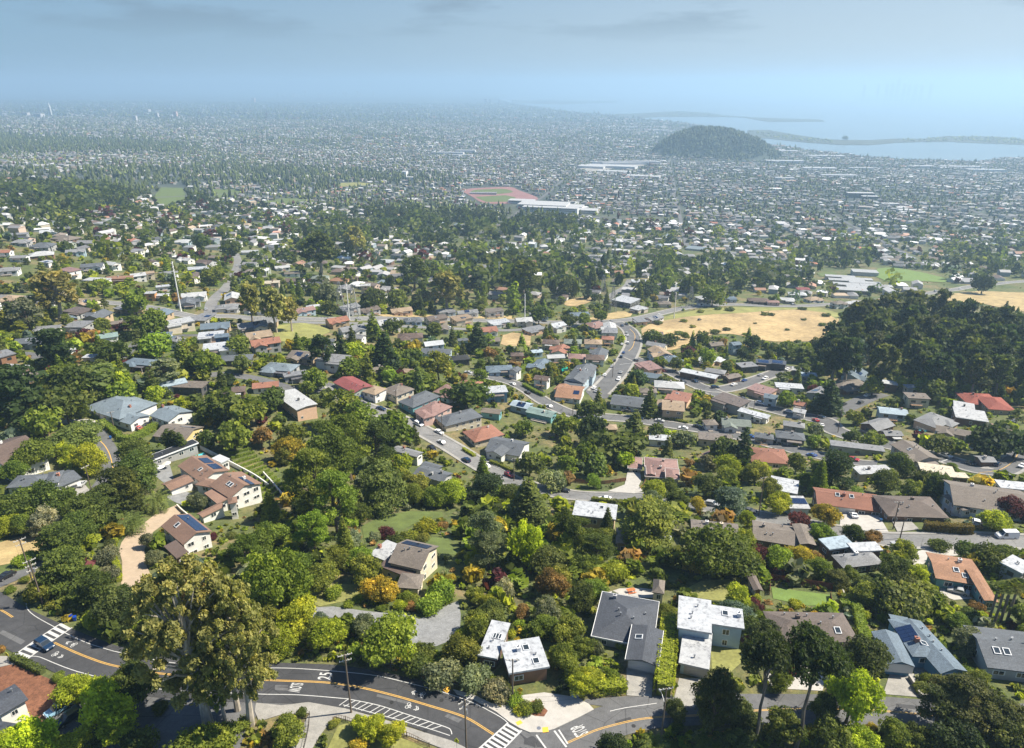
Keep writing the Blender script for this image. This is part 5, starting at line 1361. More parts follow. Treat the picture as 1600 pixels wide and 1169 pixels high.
def L_conifer(rng, H=18.0, W=7.0):
    out = []
    for i in range(56):
        z = 0.08 + 0.9 * (i / 56)
        rad = W / 2 * (1 - z) ** 0.8 + 0.25
        for k in range(2):
            ph = 2.4 * i + k * 3.1 + rng.uniform(-.3, .3)
            r = max(0.3, rad * 0.42)
            out.append((math.cos(ph) * rad * 0.62, math.sin(ph) * rad * 0.62, H * z - rad * 0.15, r, r, r * 0.5))
    return out
def L_column(rng, H=8.0, W=2.0):
    return [(rng.uniform(-.15, .15) * W, rng.uniform(-.15, .15) * W, H * (0.06 + 0.86 * i / 14), W * 0.42 * math.sin(0.35 + 2.6 * i / 14) ** 0.5, W * 0.42 * math.sin(0.35 + 2.6 * i / 14) ** 0.5, H * 0.08) for i in range(15)]
def trunk_mesh(H, W, rng, top=0.8, r0=None, limbs=7, base_limb=0.35, lobes=None, lean=0.0, deep=1.5):
    mb = MB(); r0 = r0 or 0.028 * H + 0.05
    pts = [(0, 0, -deep), (0, 0, 0.02 * H)]
    x = y = 0.0
    for k in range(1, 6):
        x += rng.uniform(-0.02, 0.02) * H + lean * H * 0.03; y += rng.uniform(-0.02, 0.02) * H
        pts.append((x, y, H * top * k / 5))
    mb.tube(pts, [r0 * 1.35, r0 * 1.15] + [r0 * (1 - 0.16 * k) for k in range(1, 6)], 7)
    if lobes is not None and limbs:
        idx = rng.choice(len(lobes), min(limbs, len(lobes)), replace=False)
        for i in idx:
            l = lobes[i]
            z0 = min(max(l[2] * rng.uniform(0.55, 0.8), base_limb * H), H * top * 0.95)
            f = z0 / (H * top)
            sx, sy = x * f, y * f
            mid = ((sx + l[0]) / 2, (sy + l[1]) / 2, (z0 + l[2]) / 2 + 0.03 * H)
            rr = r0 * (1 - 0.75 * f) * 0.36 + 0.03
            mb.tube([(sx, sy, z0), mid, (l[0] * 0.95, l[1] * 0.95, l[2])], [rr, rr * 0.7, rr * 0.3], 5)
    return mb
TREE = {}    # kind -> dict(H, W, ctr, near=[(crown, trunk)], far=[...])
def proto(kind, fn, H, W, nn, nf, sn, sf, nvar=3, top=0.8, limbs=7, jitter=0.55, up=0.25, droop=False, r0=None, ctr=0.6, aspect=1.5, inner=0.72):
    T = dict(H=H, W=W, ctr=ctr, near=[], far=[])
    for v in range(nvar):
        rng = np.random.default_rng(hash(kind) % 1000 + v * 13 + len(kind)) if False else np.random.default_rng(sum(map(ord, kind)) + v * 13)
        lobes = fn(rng)
        P, N, t = lobes_to_cards(lobes, nn, rng, jitter, inner, up)
        cn = card_mesh('crown', P, N, sn, t, rng, aspect, droop=droop)
        P, N, t = lobes_to_cards(lobes, nf, rng, jitter * 0.8, inner, up)
        cf = card_mesh('crown', P, N, sf, t, rng, aspect, droop=droop)
        tm = trunk_mesh(H, W, rng, top, r0, limbs, lobes=lobes).mesh('trunk', 'bark') if top else None
        T['near'].append((cn, tm)); T['far'].append((cf, tm))
    TREE[kind] = T
proto('oak', L_oak, 9.0, 10.0, 12000, 1500, 0.33, 0.82, nvar=4, top=0.6, limbs=9)
proto('bush', L_bush, 3.0, 4.0, 4200, 520, 0.19, 0.44, top=0, ctr=0.45)
proto('pine', L_pine, 18.0, 12.0, 12000, 1700, 0.36, 0.9, top=0.93, limbs=16, jitter=0.75, up=0.45, ctr=0.66, inner=0.5)
proto('flatpine', L_flatpine, 18.0, 10.0, 10000, 1200, 0.31, 0.8, nvar=3, top=0.92, limbs=12, jitter=0.7, up=0.5, ctr=0.9, r0=0.42, inner=0.5)
proto('eucalyptus', L_euc, 26.0, 14.0, 9000, 1800, 0.48, 1.0, top=0.9, limbs=40, jitter=1.1, droop=True, ctr=0.66, r0=0.7, aspect=1.7, inner=0.35)
proto('gum', lambda r: L_euc(r, n=210, r0=.028, r1=.062, zlo=.22), 26.0, 14.0, 34000, 2500, 0.25, 0.85, nvar=2, top=0.9, limbs=55, jitter=1.2, droop=True, ctr=0.66, r0=0.6, aspect=1.8, inner=0.25)
proto('cypress', L_cypress, 11.0, 12.0, 11000, 1500, 0.37, 0.9, top=0.7, limbs=5, jitter=0.5, up=0.7, ctr=0.5)
proto('conifer', L_conifer, 18.0, 7.0, 9500, 1300, 0.34, 0.8, top=0.93, limbs=0, jitter=0.5, up=0.2, ctr=0.45)
proto('column', L_column, 8.0, 2.0, 1800, 300, 0.24, 0.5, nvar=2, top=0.3, limbs=0, ctr=0.5)

def palm_meshes(rng, H, W, nf, fan=False):
    """trunk and fronds of a palm; date palms carry long arching feathers, fan palms a small round head"""
    tm = MB(); r = 0.45 if not fan else 0.28
    tm.tube([(0, 0, -1.5), (0, 0, H * 0.5), (0.05 * H * 0.2, 0, H)], [r * 1.15, r * 0.9, r], 8)
    fr = MB()
    for k in range(nf):
        ph = 2.4 * k + rng.uniform(-.2, .2); el = 1.35 - 1.75 * (k / nf) + rng.uniform(-.1, .1)
        L = W / 2 * rng.uniform(0.85, 1.05)
        d = np.array((math.cos(ph), math.sin(ph)))
        if fan:
            # a stalk and a fan of blades
            c = np.array((d[0] * L * 0.6 * math.cos(el), d[1] * L * 0.6 * math.cos(el), H + L * 0.6 * math.sin(el)))
            side = np.array((-d[1], d[0], 0)); fwd = np.array((d[0] * math.cos(el), d[1] * math.cos(el), math.sin(el)))
            for q in range(7):
                a_ = (q - 3) * 0.38
                tip = c + (fwd * math.cos(a_) + side * math.sin(a_)) * L * 0.62 + np.array((0, 0, -0.12 * L))
                w = np.cross(fwd, side) * 0; n1 = (fwd * math.cos(a_ + 0.2) + side * math.sin(a_ + 0.2)) * L * 0.34; n2 = (fwd * math.cos(a_ - 0.2) + side * math.sin(a_ - 0.2)) * L * 0.34
                fr.add([c, c + n2, tip, c + n1], [(0, 1, 2, 3)])
            fr.add([(0, 0, H), c + side * 0.03, c - side * 0.03], [(0, 1, 2)])
            continue
        prev = None; p = np.array((0, 0, H), float); sl = el
        seg = 7
        side = np.array((-d[1], d[0], 0))
        pts = [p.copy()]
        for s in range(seg):
            p = p + np.array((d[0] * math.cos(sl), d[1] * math.cos(sl), math.sin(sl))) * L / seg * 1.12
            sl -= 0.26
            pts.append(p.copy())
        for s in range(seg):
            for sg in (-1, 1):
                for q in (0.0, 0.5):
                    b0 = pts[s] * (1 - q) + pts[s + 1] * q; b1 = pts[s] * (0.6 - q * 0.6) + pts[s + 1] * (0.4 + q * 0.6)
                    w = 0.17 * L * math.sin(0.35 + 2.5 * (s + q) / seg)
                    fw = (pts[s + 1] - pts[s])
                    tip = b1 + side * sg * w + fw * 0.45 - np.array((0, 0, w * 0.28))
                    fr.add([b0, b1, tip], [(0, 1, 2)] if sg > 0 else [(0, 2, 1)])
    fm = fr.mesh('fronds', 'leaf')
    t = fm.attributes.new('tint', 'FLOAT', 'FACE')
    t.data.foreach_set('value', np.clip(rng.normal(0.45, 0.14, len(fm.polygons)), 0, 1).astype(np.float32))
    return fm, tm.mesh('trunk', 'bark')
_r = np.random.default_rng(5)
TREE['datepalm'] = dict(H=5.0, W=9.0, ctr=0.95, near=[palm_meshes(_r, 3.4, 9.5, 70), palm_meshes(_r, 3.6, 9.0, 64)], far=[palm_meshes(_r, 3.4, 9.5, 40)])
TREE['fanpalm'] = dict(H=14.0, W=3.6, ctr=0.97, near=[palm_meshes(_r, 13.5, 3.8, 46, True), palm_meshes(_r, 13.5, 3.4, 40, True)], far=[palm_meshes(_r, 13.5, 3.6, 24, True)])

FC = dict(d=(0.106, 0.136, 0.028), g=(0.168, 0.212, 0.032), o=(0.205, 0.225, 0.038), y=(0.320, 0.360, 0.030), l=(0.365, 0.445, 0.026), Y=(0.399, 0.308, 0.039), r=(0.285, 0.177, 0.066), p=(0.108, 0.030, 0.037),
          b=(0.137, 0.188, 0.154), s=(0.188, 0.205, 0.121), e=(0.300, 0.285, 0.098), k=(0.058, 0.086, 0.028), n=(0.215, 0.285, 0.036), w=(0.274, 0.285, 0.198), x=(0.098, 0.115, 0.036), m=(0.158, 0.188, 0.052))
FN = dict(d='dark green', g='mid green', o='olive green', y='yellow green', l='bright lime', Y='golden yellow', r='russet brown', p='purple leaved', b='blue green', s='sage grey', e='bronze green', k='very dark', n='fresh green', w='silvery', x='blackish green', m='dull green')
KN = dict(gum=('eucalyptus_tree', 'eucalyptus tree', 'tree'), oak=('round_tree', 'round crowned tree', 'tree'), bush=('shrub', 'shrub', 'shrub'), pine=('pine_tree', 'pine tree', 'tree'), flatpine=('umbrella_pine', 'flat topped pine', 'tree'), eucalyptus=('eucalyptus_tree', 'eucalyptus tree', 'tree'),
          cypress=('cypress_tree', 'spreading cypress', 'tree'), conifer=('conifer_tree', 'conical conifer', 'tree'), column=('column_cypress', 'slim column cypress', 'tree'), datepalm=('date_palm', 'date palm', 'palm tree'), fanpalm=('fan_palm', 'tall fan palm', 'palm tree'))
BARK = dict(gum=(0.42, 0.37, 0.30), oak=(0.11, 0.085, 0.06), pine=(0.12, 0.085, 0.06), flatpine=(0.13, 0.11, 0.09), eucalyptus=(0.34, 0.29, 0.23), cypress=(0.13, 0.10, 0.08), conifer=(0.12, 0.08, 0.06), column=(0.12, 0.09, 0.07), datepalm=(0.17, 0.13, 0.09), fanpalm=(0.22, 0.18, 0.14))
TREES = []    # x, y, crown radius
def plant(kind, x, y, W, H, col, rnd, label=None, shade=0.0):
    T = TREE[kind]
    z = float(ground(x, y))
    d = depth_of(x, y, z)
    near = d < 270
    var = rnd.choice(T['near'] if near else T['far'])
    sw, sh = W / T['W'], H / T['H']
    sa = rnd.uniform(.86, 1.16)
    c = FC[col] if isinstance(col, str) else col
    j = lambda v: max(0.004, v)
    f = rnd.uniform(0.82, 1.22); c = tuple(j(q * f * rnd.uniform(0.93, 1.07)) for q in c)
    nm, kn, cat = KN[kind]
    rz = rnd.uniform(0, 6.28)
    TREES.append((x, y, W / 2))
    px, py, _ = project((x, y, z + H * T['ctr']))
    size = 'small ' if H < 5 and kind not in ('bush',) else ('tall ' if H > 15 and kind not in ('fanpalm',) else ('large ' if kind == 'bush' and W > 5 else ''))
    desc = label or f'{size}{FN[col] if isinstance(col, str) else ""} {kn}'
    if kind == 'bush':
        o = link(nm, var[0], loc=(x, y, z - 0.15), rz=rz, color=c, scale=(sw * sa, sw / sa, sh)); root = o
        grp = 'garden shrubs'
    else:
        root = empty(nm, (x, y, z), rz)
        root.scale = (sw * sa, sw / sa, sh)
        if var[1] is not None: link('trunk', var[1], root, color=BARK[kind])
        link('crown' if 'palm' not in kind else 'fronds', var[0], root, color=c)
        grp = 'hillside trees'
    if label: tag(root, label, cat, grp)
    else: AUTO.append((root, desc, px, py, cat, grp))
    return root
_trn = random.Random(99)
def T(kind, cx, cy, wpx, col, hr=None, label=None):
    """a tree whose crown is centred at this pixel and this many pixels wide"""
    P = TREE[kind]
    hr = hr or P['H'] / P['W']
    hc = 4.0
    for _ in range(4):
        x, y, z = at(cx, cy, hc)
        d = depth_of(x, y, z)
        W = wpx * d / FPX; Hh = W * hr
        hc = Hh * P['ctr']
    return plant(kind, x, y, W, Hh, col, _trn, label)

# ------------------------------------------------------------------ the trees one can point to
def TB(kind, bx, by, H, W, col, label=None):
    x, y, z = at(bx, by)
    return plant(kind, x, y, W, H, col, _trn, label)
TB('gum', 326, 1133, 35, 21, 'e', 'huge bronze green eucalyptus with pale bare limbs')
TB('gum', 392, 1131, 31, 15.5, 'e', 'tall bronze green eucalyptus with a forked pale trunk')
TB('gum', 372, 1110, 27, 11, 'o')
TB('flatpine', 1243, 1168, 25, 10.5, 'k', 'tall dark umbrella pine in front of the brown hip roof')
TB('flatpine', 1178, 1162, 24, 8.5, 'k', 'dark umbrella pine with a bare leaning trunk')
TB('gum', 352, 1128, 20, 9, 'o')
TB('pine', 1110, 1150, 14, 8, 'x')
for p in ((1543, 976), (1553, 975), (1562, 974), (1573, 971)): TB('fanpalm', *p, 10.5, 3.9, 'm')
for t in [
    ('cypress', 98, 893, 80, 'd', .95), ('cypress', 150, 925, 70, 'd', .9), ('oak', 187, 946, 78, 'x'), ('oak', 222, 962, 46, 'x'), ('bush', 165, 868, 38, 's'), ('bush', 168, 898, 38, 's'), ('oak', 231, 843, 30, 's'), ('oak', 238, 870, 30, 's'),
    ('oak', 430, 900, 95, 'n', 1.35), ('oak', 462, 962, 72, 'y'), ('oak', 415, 968, 60, 'o'), ('oak', 165, 1092, 92, 'l'), ('oak', 118, 1074, 58, 'y'), ('oak', 206, 1062, 80, 'd'), ('oak', 52, 1150, 80, 'l'), ('oak', 8, 1163, 62, 'l'), ('oak', 112, 1158, 52, 'y'), ('oak', 185, 1132, 60, 'y'),
    ('bush', 379, 1130, 26, 'g'), ('bush', 345, 1152, 60, 'n'), ('bush', 300, 1164, 72, 'g'), ('bush', 215, 1160, 60, 'd'), ('bush', 250, 1105, 26, 'd'), ('oak', 449, 1138, 58, 'g'), ('bush', 472, 1111, 17, 'd'), ('oak', 565, 1131, 38, 'y'), ('oak', 585, 1133, 42, 'y'), ('oak', 612, 1143, 44, 'y'), ('bush', 560, 1165, 30, 'Y'),
    ('oak', 594, 918, 54, 'Y', .85), ('oak', 569, 886, 58, 'o'), ('oak', 508, 988, 60, 'y'), ('oak', 605, 995, 98, 'n', .95), ('oak', 720, 1011, 60, 'o', .8), ('bush', 688, 1052, 58, 's'), ('bush', 650, 1037, 46, 'd'), ('bush', 742, 1058, 52, 's'), ('bush', 776, 1078, 46, 's'), ('bush', 662, 1018, 40, 'd'),
    ('bush', 690, 925, 50, 'n'), ('bush', 672, 943, 44, 'n'), ('bush', 703, 904, 20, 'Y'), ('bush', 642, 947, 20, 'r'), ('bush', 520, 925, 30, 'n'), ('oak', 500, 900, 58, 'o'), ('oak', 465, 880, 50, 'g'), ('oak', 528, 870, 46, 'o'), ('oak', 405, 845, 52, 'g'), ('bush', 630, 905, 24, 'y'),
    ('pine', 488, 742, 80, 'g', 1.55), ('pine', 513, 702, 78, 'g', 1.5), ('pine', 541, 683, 72, 'g', 1.6), ('pine', 588, 690, 60, 'd', 1.4), ('pine', 522, 772, 62, 'g', 1.9), ('cypress', 597, 764, 84, 'm', 1.0), ('oak', 616, 664, 76, 'g', .7), ('pine', 533, 632, 55, 'g', 1.3), ('pine', 562, 650, 50, 'g', 1.4),
    ('oak', 628, 748, 42, 'o'), ('oak', 628, 723, 40, 'y'), ('pine', 488, 826, 48, 'n', 1.8), ('oak', 549, 842, 36, 'w', 1.2), ('oak', 460, 824, 36, 'n'), ('oak', 423, 832, 54, 'g'), ('oak', 645, 770, 42, 'g'), ('oak', 407, 681, 36, 'r'), ('oak', 449, 698, 48, 'Y'), ('oak', 455, 676, 42, 'o'), ('oak', 446, 706, 38, 'o'), ('oak', 470, 790, 40, 'd'), ('oak', 560, 800, 44, 'd'),
    ('cypress', 760, 765, 62, 'k', .75), ('cypress', 795, 778, 50, 'd', .8), ('oak', 705, 767, 54, 'y', .8), ('oak', 652, 756, 44, 'o'), ('oak', 680, 775, 40, 'n'), ('pine', 758, 830, 58, 's', 1.5), ('bush', 605, 832, 27, 'p'), ('bush', 692, 821, 20, 'r'), ('bush', 665, 822, 34, 'y'), ('bush', 640, 838, 28, 'o'), ('bush', 585, 838, 22, 's'), ('bush', 620, 845, 30, 'd'), ('bush', 660, 840, 22, 'o'),
    ('oak', 923, 638, 40, 'd'), ('oak', 926, 668, 50, 'k', 1.1), ('oak', 882, 662, 42, 'g'), ('oak', 818, 667, 32, 'g'), ('conifer', 992, 668, 44, 'm', 1.4), ('oak', 1026, 672, 32, 'd'), ('conifer', 1015, 630, 30, 'd', 1.7), ('oak', 1067, 683, 40, 's', .7), ('oak', 959, 694, 100, 'd', .55), ('oak', 885, 711, 34, 'o', 1.2), ('oak', 915, 706, 38, 'g', 1.1),
    ('oak', 934, 724, 46, 'm'), ('oak', 977, 716, 30, 'l', 1.1), ('oak', 928, 750, 25, 'n'), ('bush', 864, 750, 48, 's'), ('oak', 828, 722, 46, 'm'), ('conifer', 825, 787, 78, 'm', 1.15), ('oak', 823, 845, 56, 'l', 1.55), ('pine', 882, 818, 34, 'd', 2.0), ('pine', 904, 830, 40, 'd', 1.7), ('conifer', 949, 818, 26, 'd', 2.2), ('cypress', 1014, 818, 100, 'o', .72),
    ('oak', 1024, 766, 42, 'y', .8), ('oak', 1020, 778, 36, 's'), ('oak', 1046, 757, 32, 'd'), ('oak', 1060, 781, 42, 'd'), ('oak', 1091, 786, 25, 'Y'), ('cypress', 1141, 786, 56, 'b', .9), ('oak', 1168, 809, 26, 'y', 1.2), ('oak', 1103, 755, 46, 'm'), ('bush', 1077, 723, 17, 'r'), ('oak', 1128, 704, 52, 'd', .9), ('column', 1164, 700, 26, 'k', 2.6), ('oak', 1108, 721, 30, 's'),
    ('oak', 1141, 728, 42, 'y'), ('oak', 1136, 746, 46, 'g'), ('oak', 1181, 735, 42, 'o'), ('oak', 1126, 858, 110, 'd', .8), ('bush', 1182, 859, 28, 'p'), ('oak', 1167, 841, 36, 'y'), ('oak', 851, 872, 56, 'm'), ('oak', 911, 882, 48, 'g'), ('oak', 862, 908, 54, 'r', 1.0), ('oak', 868, 872, 40, 'm'), ('oak', 909, 930, 48, 'd', 1.1), ('pine', 764, 856, 48, 's', 1.4),
    ('oak', 786, 919, 38, 'w'), ('oak', 741, 928, 32, 'o'), ('oak', 762, 941, 36, 'y'), ('oak', 745, 967, 42, 'o'), ('oak', 815, 955, 30, 'r'), ('oak', 890, 980, 52, 'o'), ('bush', 960, 892, 46, 'y'), ('bush', 947, 906, 13, 'Y'), ('oak', 882, 1026, 56, 'o'), ('oak', 908, 1068, 46, 'y'), ('oak', 931, 1011, 28, 's'), ('bush', 972, 1008, 19, 'y'), ('bush', 969, 1042, 15, 's'),
    ('oak', 1041, 955, 32, 'o'), ('oak', 1153, 930, 46, 'y'), ('bush', 1170, 975, 40, 'd'), ('bush', 1165, 1002, 24, 'p'), ('oak', 1195, 985, 50, 'k'), ('oak', 1056, 1108, 42, 'x'), ('oak', 1116, 1098, 66, 'x'), ('oak', 1162, 1120, 62, 'x'), ('oak', 1226, 1130, 66, 'd'), ('oak', 1220, 1064, 38, 'g'), ('datepalm', 1022, 1164, 60, 'd'), ('datepalm', 1108, 1164, 62, 'd'), ('oak', 960, 1172, 60, 'k'),
    ('oak', 1150, 1165, 60, 'x'), ('oak', 1333, 1082, 80, 'y', 1.35), ('oak', 1353, 1030, 76, 'x', 1.0), ('oak', 1400, 1142, 52, 'g'), ('oak', 1432, 1148, 50, 'd'), ('oak', 1300, 1152, 70, 'd'), ('oak', 1345, 1155, 60, 'y'), ('pine', 1472, 1102, 62, 'x', 1.3), ('pine', 1510, 1090, 84, 'x', 1.2), ('oak', 1562, 1110, 80, 'x'), ('oak', 1590, 1155, 80, 'x'), ('oak', 1500, 1155, 80, 'k'), ('bush', 1464, 1075, 26, 'p'), ('bush', 1441, 1073, 24, 'm'), ('bush', 1490, 1073, 24, 'o'),
    ('oak', 1290, 1100, 50, 'd'), ('oak', 1530, 1060, 40, 'g'), ('bush', 1408, 938, 88, 'm'), ('bush', 1456, 936, 42, 'g'), ('oak', 1516, 1000, 50, 's', .8), ('oak', 1500, 970, 36, 'g'), ('bush', 1345, 960, 26, 'n'), ('bush', 1375, 945, 26, 'n'), ('bush', 1350, 985, 24, 'y'), ('bush', 1526, 946, 22, 'r'), ('bush', 1515, 960, 30, 'd'), ('bush', 1555, 985, 20, 'r'), ('bush', 1583, 978, 20, 'p'),
    ('oak', 1218, 783, 44, 'y'), ('oak', 1290, 801, 46, 'Y', .8), ('cypress', 1303, 736, 68, 'k', .9), ('oak', 1246, 721, 26, 'm', 1.4), ('oak', 1259, 747, 30, 'n'), ('oak', 1274, 670, 28, 's'), ('oak', 1272, 688, 26, 'n'), ('oak', 1228, 621, 28, 'n', 1.1), ('conifer', 1295, 622, 48, 'k', 1.2), ('oak', 1262, 631, 21, 'o'), ('oak', 1331, 681, 27, 'd'), ('oak', 1364, 686, 40, 'g', .7), ('oak', 1336, 650, 28, 'o'),
    ('oak', 1385, 750, 50, 'd'), ('oak', 1410, 724, 40, 'd'), ('oak', 1426, 763, 36, 'g'), ('oak', 1467, 758, 46, 'd'), ('oak', 1446, 746, 36, 'd'), ('oak', 1552, 684, 74, 'k', .8), ('oak', 1590, 690, 60, 'k', .8), ('oak', 1575, 788, 46, 'p', .8), ('oak', 1557, 811, 46, 'y', .8), ('oak', 1598, 800, 30, 'p'), ('oak', 1467, 692, 50, 'd', .7), ('oak', 1487, 690, 22, 'n'), ('bush', 1249, 813, 38, 'p'),
    ('oak', 1336, 832, 36, 'd'), ('oak', 1364, 838, 30, 'r'), ('oak', 1285, 832, 42, 'n'), ('oak', 1415, 858, 42, 'o'), ('bush', 1469, 851, 28, 'm'), ('bush', 1550, 872, 60, 'd'), ('bush', 1580, 866, 40, 'd'), ('bush', 1520, 866, 50, 'd'), ('oak', 1215, 870, 50, 'n'), ('oak', 1254, 870, 52, 'Y', .7), ('bush', 1277, 872, 26, 'r'), ('oak', 1400, 886, 56, 'd', .8), ('oak', 1328, 895, 32, 'g'), ('bush', 1215, 895, 28, 'p'),
    ('oak', 1190, 870, 40, 'p'), ('oak', 1205, 760, 40, 'o'), ('oak', 1430, 895, 40, 'y'), ('bush', 1412, 910, 46, 'd'), ('bush', 1444, 908, 22, 'g'),
    ('cypress', 25, 615, 92, 'k', .9), ('oak', 100, 627, 72, 'd', .9), ('oak', 64, 657, 60, 'g'), ('oak', 192, 609, 42, 'n'), ('oak', 115, 680, 88, 'm', .5), ('oak', 140, 714, 54, 'y', .9), ('oak', 100, 703, 36, 'y'), ('oak', 44, 711, 60, 'g'), ('oak', 22, 733, 42, 'g'),
    ('cypress', 210, 714, 56, 'd', 1.0), ('cypress', 215, 740, 64, 'd', .95), ('cypress', 190, 765, 74, 'd', .95), ('cypress', 138, 806, 72, 'd', .9), ('cypress', 92, 845, 66, 'd', .9), ('cypress', 160, 785, 60, 'd', .9), ('cypress', 120, 830, 60, 'd', .9), ('datepalm', 242, 777, 50, 'm'), ('datepalm', 205, 810, 50, 'm'), ('oak', 15, 792, 62, 'd'), ('oak', 64, 776, 72, 'd'), ('oak', 96, 782, 52, 'd'),
    ('oak', 67, 812, 56, 'w', .8), ('oak', 31, 818, 42, 'g'), ('bush', 35, 875, 30, 'n'), ('bush', 50, 868, 26, 'n'), ('bush', 60, 760, 30, 'g'), ('oak', 308, 781, 32, 's'), ('oak', 346, 629, 72, 'd', .8), ('oak', 385, 639, 62, 'g'), ('oak', 364, 678, 62, 'g'), ('column', 262, 688, 16, 'd', 2.4), ('column', 272, 690, 16, 'd', 2.4), ('column', 282, 694, 16, 'd', 2.4), ('oak', 322, 684, 34, 'd'),
    ('eucalyptus', 82, 452, 72, 'e', 1.1), ('conifer', 15, 494, 42, 'k', 1.3), ('pine', 38, 487, 46, 's', 1.2), ('cypress', 85, 546, 64, 'k', 1.0), ('oak', 160, 443, 32, 'y', .6), ('oak', 190, 448, 32, 'y', .6), ('oak', 140, 446, 28, 'o', .6), ('oak', 210, 471, 42, 'g'), ('oak', 239, 499, 54, 'g', .8), ('oak', 244, 536, 56, 'n', .8), ('oak', 177, 546, 46, 'd'), ('oak', 331, 428, 36, 'g'), ('oak', 313, 377, 28, 'd'), ('oak', 359, 387, 36, 'd'),
    ('eucalyptus', 389, 466, 46, 'e', 1.5), ('eucalyptus', 426, 474, 48, 'e', 1.5), ('eucalyptus', 452, 484, 32, 'e', 1.7), ('oak', 316, 563, 54, 'n', .8), ('oak', 372, 536, 42, 'g', .7), ('oak', 377, 566, 34, 'm'), ('oak', 190, 597, 42, 'y', 1.1), ('oak', 154, 587, 84, 'm', .6), ('oak', 108, 595, 62, 'd'), ('oak', 241, 617, 36, 'y'), ('pine', 257, 577, 42, 's', 1.1), ('oak', 135, 520, 30, 'p', .6), ('oak', 190, 510, 26, 'p', .6), ('oak', 158, 505, 26, 'g'),
    ('eucalyptus', 497, 384, 58, 'd', 1.2), ('eucalyptus', 554, 372, 38, 'e', 1.4), ('eucalyptus', 698, 446, 58, 'e', 1.15), ('pine', 646, 420, 44, 'd', 1.2), ('oak', 620, 464, 40, 'g'), ('oak', 656, 466, 36, 'd'), ('oak', 580, 466, 42, 'd'), ('oak', 513, 458, 40, 's'), ('oak', 515, 479, 26, 'm', .9), ('conifer', 582, 508, 22, 'g', 2.2), ('oak', 613, 508, 33, 'd', .8), ('oak', 678, 513, 33, 'd', .8), ('conifer', 746, 530, 38, 'k', 1.4),
    ('pine', 503, 543, 38, 'k', 1.4), ('column', 531, 545, 22, 'k', 2.2), ('conifer', 600, 550, 50, 'k', 1.3), ('oak', 554, 548, 36, 'y'), ('oak', 546, 572, 42, 'g'), ('oak', 644, 556, 38, 'd', .8), ('pine', 685, 568, 38, 'o', 1.4), ('oak', 492, 589, 42, 'g', .9), ('oak', 728, 614, 68, 'd', .7), ('oak', 610, 587, 30, 'n'), ('oak', 651, 592, 58, 'g', .6), ('oak', 426, 620, 52, 'd', .7), ('oak', 480, 605, 30, 'g'), ('oak', 765, 550, 26, 'r', .8),
    ('eucalyptus', 820, 428, 48, 'm', 1.3), ('column', 803, 466, 22, 'n', 2.4), ('oak', 885, 446, 36, 'd'), ('conifer', 926, 436, 22, 'd', 2.0), ('oak', 1010, 452, 32, 'k'), ('oak', 1085, 441, 46, 'g'), ('oak', 1115, 458, 40, 'g'), ('oak', 1044, 440, 26, 'g'), ('oak', 1098, 527, 23, 'd', 1.3), ('oak', 1071, 524, 14, 'd'), ('pine', 1177, 536, 27, 'k', 1.2), ('oak', 1108, 556, 28, 'n', 1.1), ('oak', 1162, 551, 20, 'k', 1.2), ('oak', 997, 590, 40, 'k', .8),
    ('oak', 987, 609, 30, 'y', .9), ('oak', 1057, 567, 26, 'd'), ('oak', 1031, 564, 26, 'g', .7), ('oak', 1136, 572, 22, 'd'), ('oak', 1075, 548, 20, 'p'), ('bush', 1020, 525, 30, 'd'), ('bush', 1046, 530, 30, 'd'), ('oak', 890, 500, 26, 'd'), ('oak', 912, 497, 26, 'g'), ('oak', 842, 490, 34, 'd'), ('oak', 940, 492, 20, 'g'), ('oak', 1366, 600, 36, 'y', .9), ('oak', 1405, 596, 26, 'y'), ('pine', 1340, 548, 34, 'b', 1.5), ('oak', 1290, 566, 44, 'd', .7),
    ('oak', 1465, 607, 40, 'd'), ('oak', 1443, 597, 26, 'n', 1.1), ('oak', 1482, 600, 34, 'g'), ('oak', 1326, 580, 28, 'y', .6), ('oak', 1232, 545, 44, 'd', .6), ('oak', 1260, 552, 46, 'd', .6), ('oak', 1280, 535, 26, 'x', .9), ('conifer', 1572, 481, 13, 'k', 1.6), ('oak', 1538, 440, 34, 'k', 1.0),
    *[('bush', *q, .45) for q in ((1028, 504, 15, 'x'), (1069, 501, 12, 'o'), (1082, 510, 11, 'o'), (1118, 518, 17, 'd'), (1136, 514, 13, 'x'), (1141, 483, 16, 'd'), (1122, 482, 12, 'd'), (1195, 490, 14, 'd'), (1205, 491, 12, 'x'), (1254, 482, 13, 'd'), (1290, 492, 14, 'd'), (1256, 499, 9, 'x'), (1285, 507, 13, 'd'), (1230, 515, 8, 'x'), (1165, 522, 10, 'o'), (1095, 486, 12, 'o'), (1180, 505, 6, 'x'), (1060, 520, 16, 'd'))],
    ('bush', 822, 1106, 26, 'g'), ('bush', 838, 1102, 24, 'd'), ('bush', 806, 1092, 26, 'n'), ('bush', 812, 1108, 20, 'y'),
]:
    T(*t)
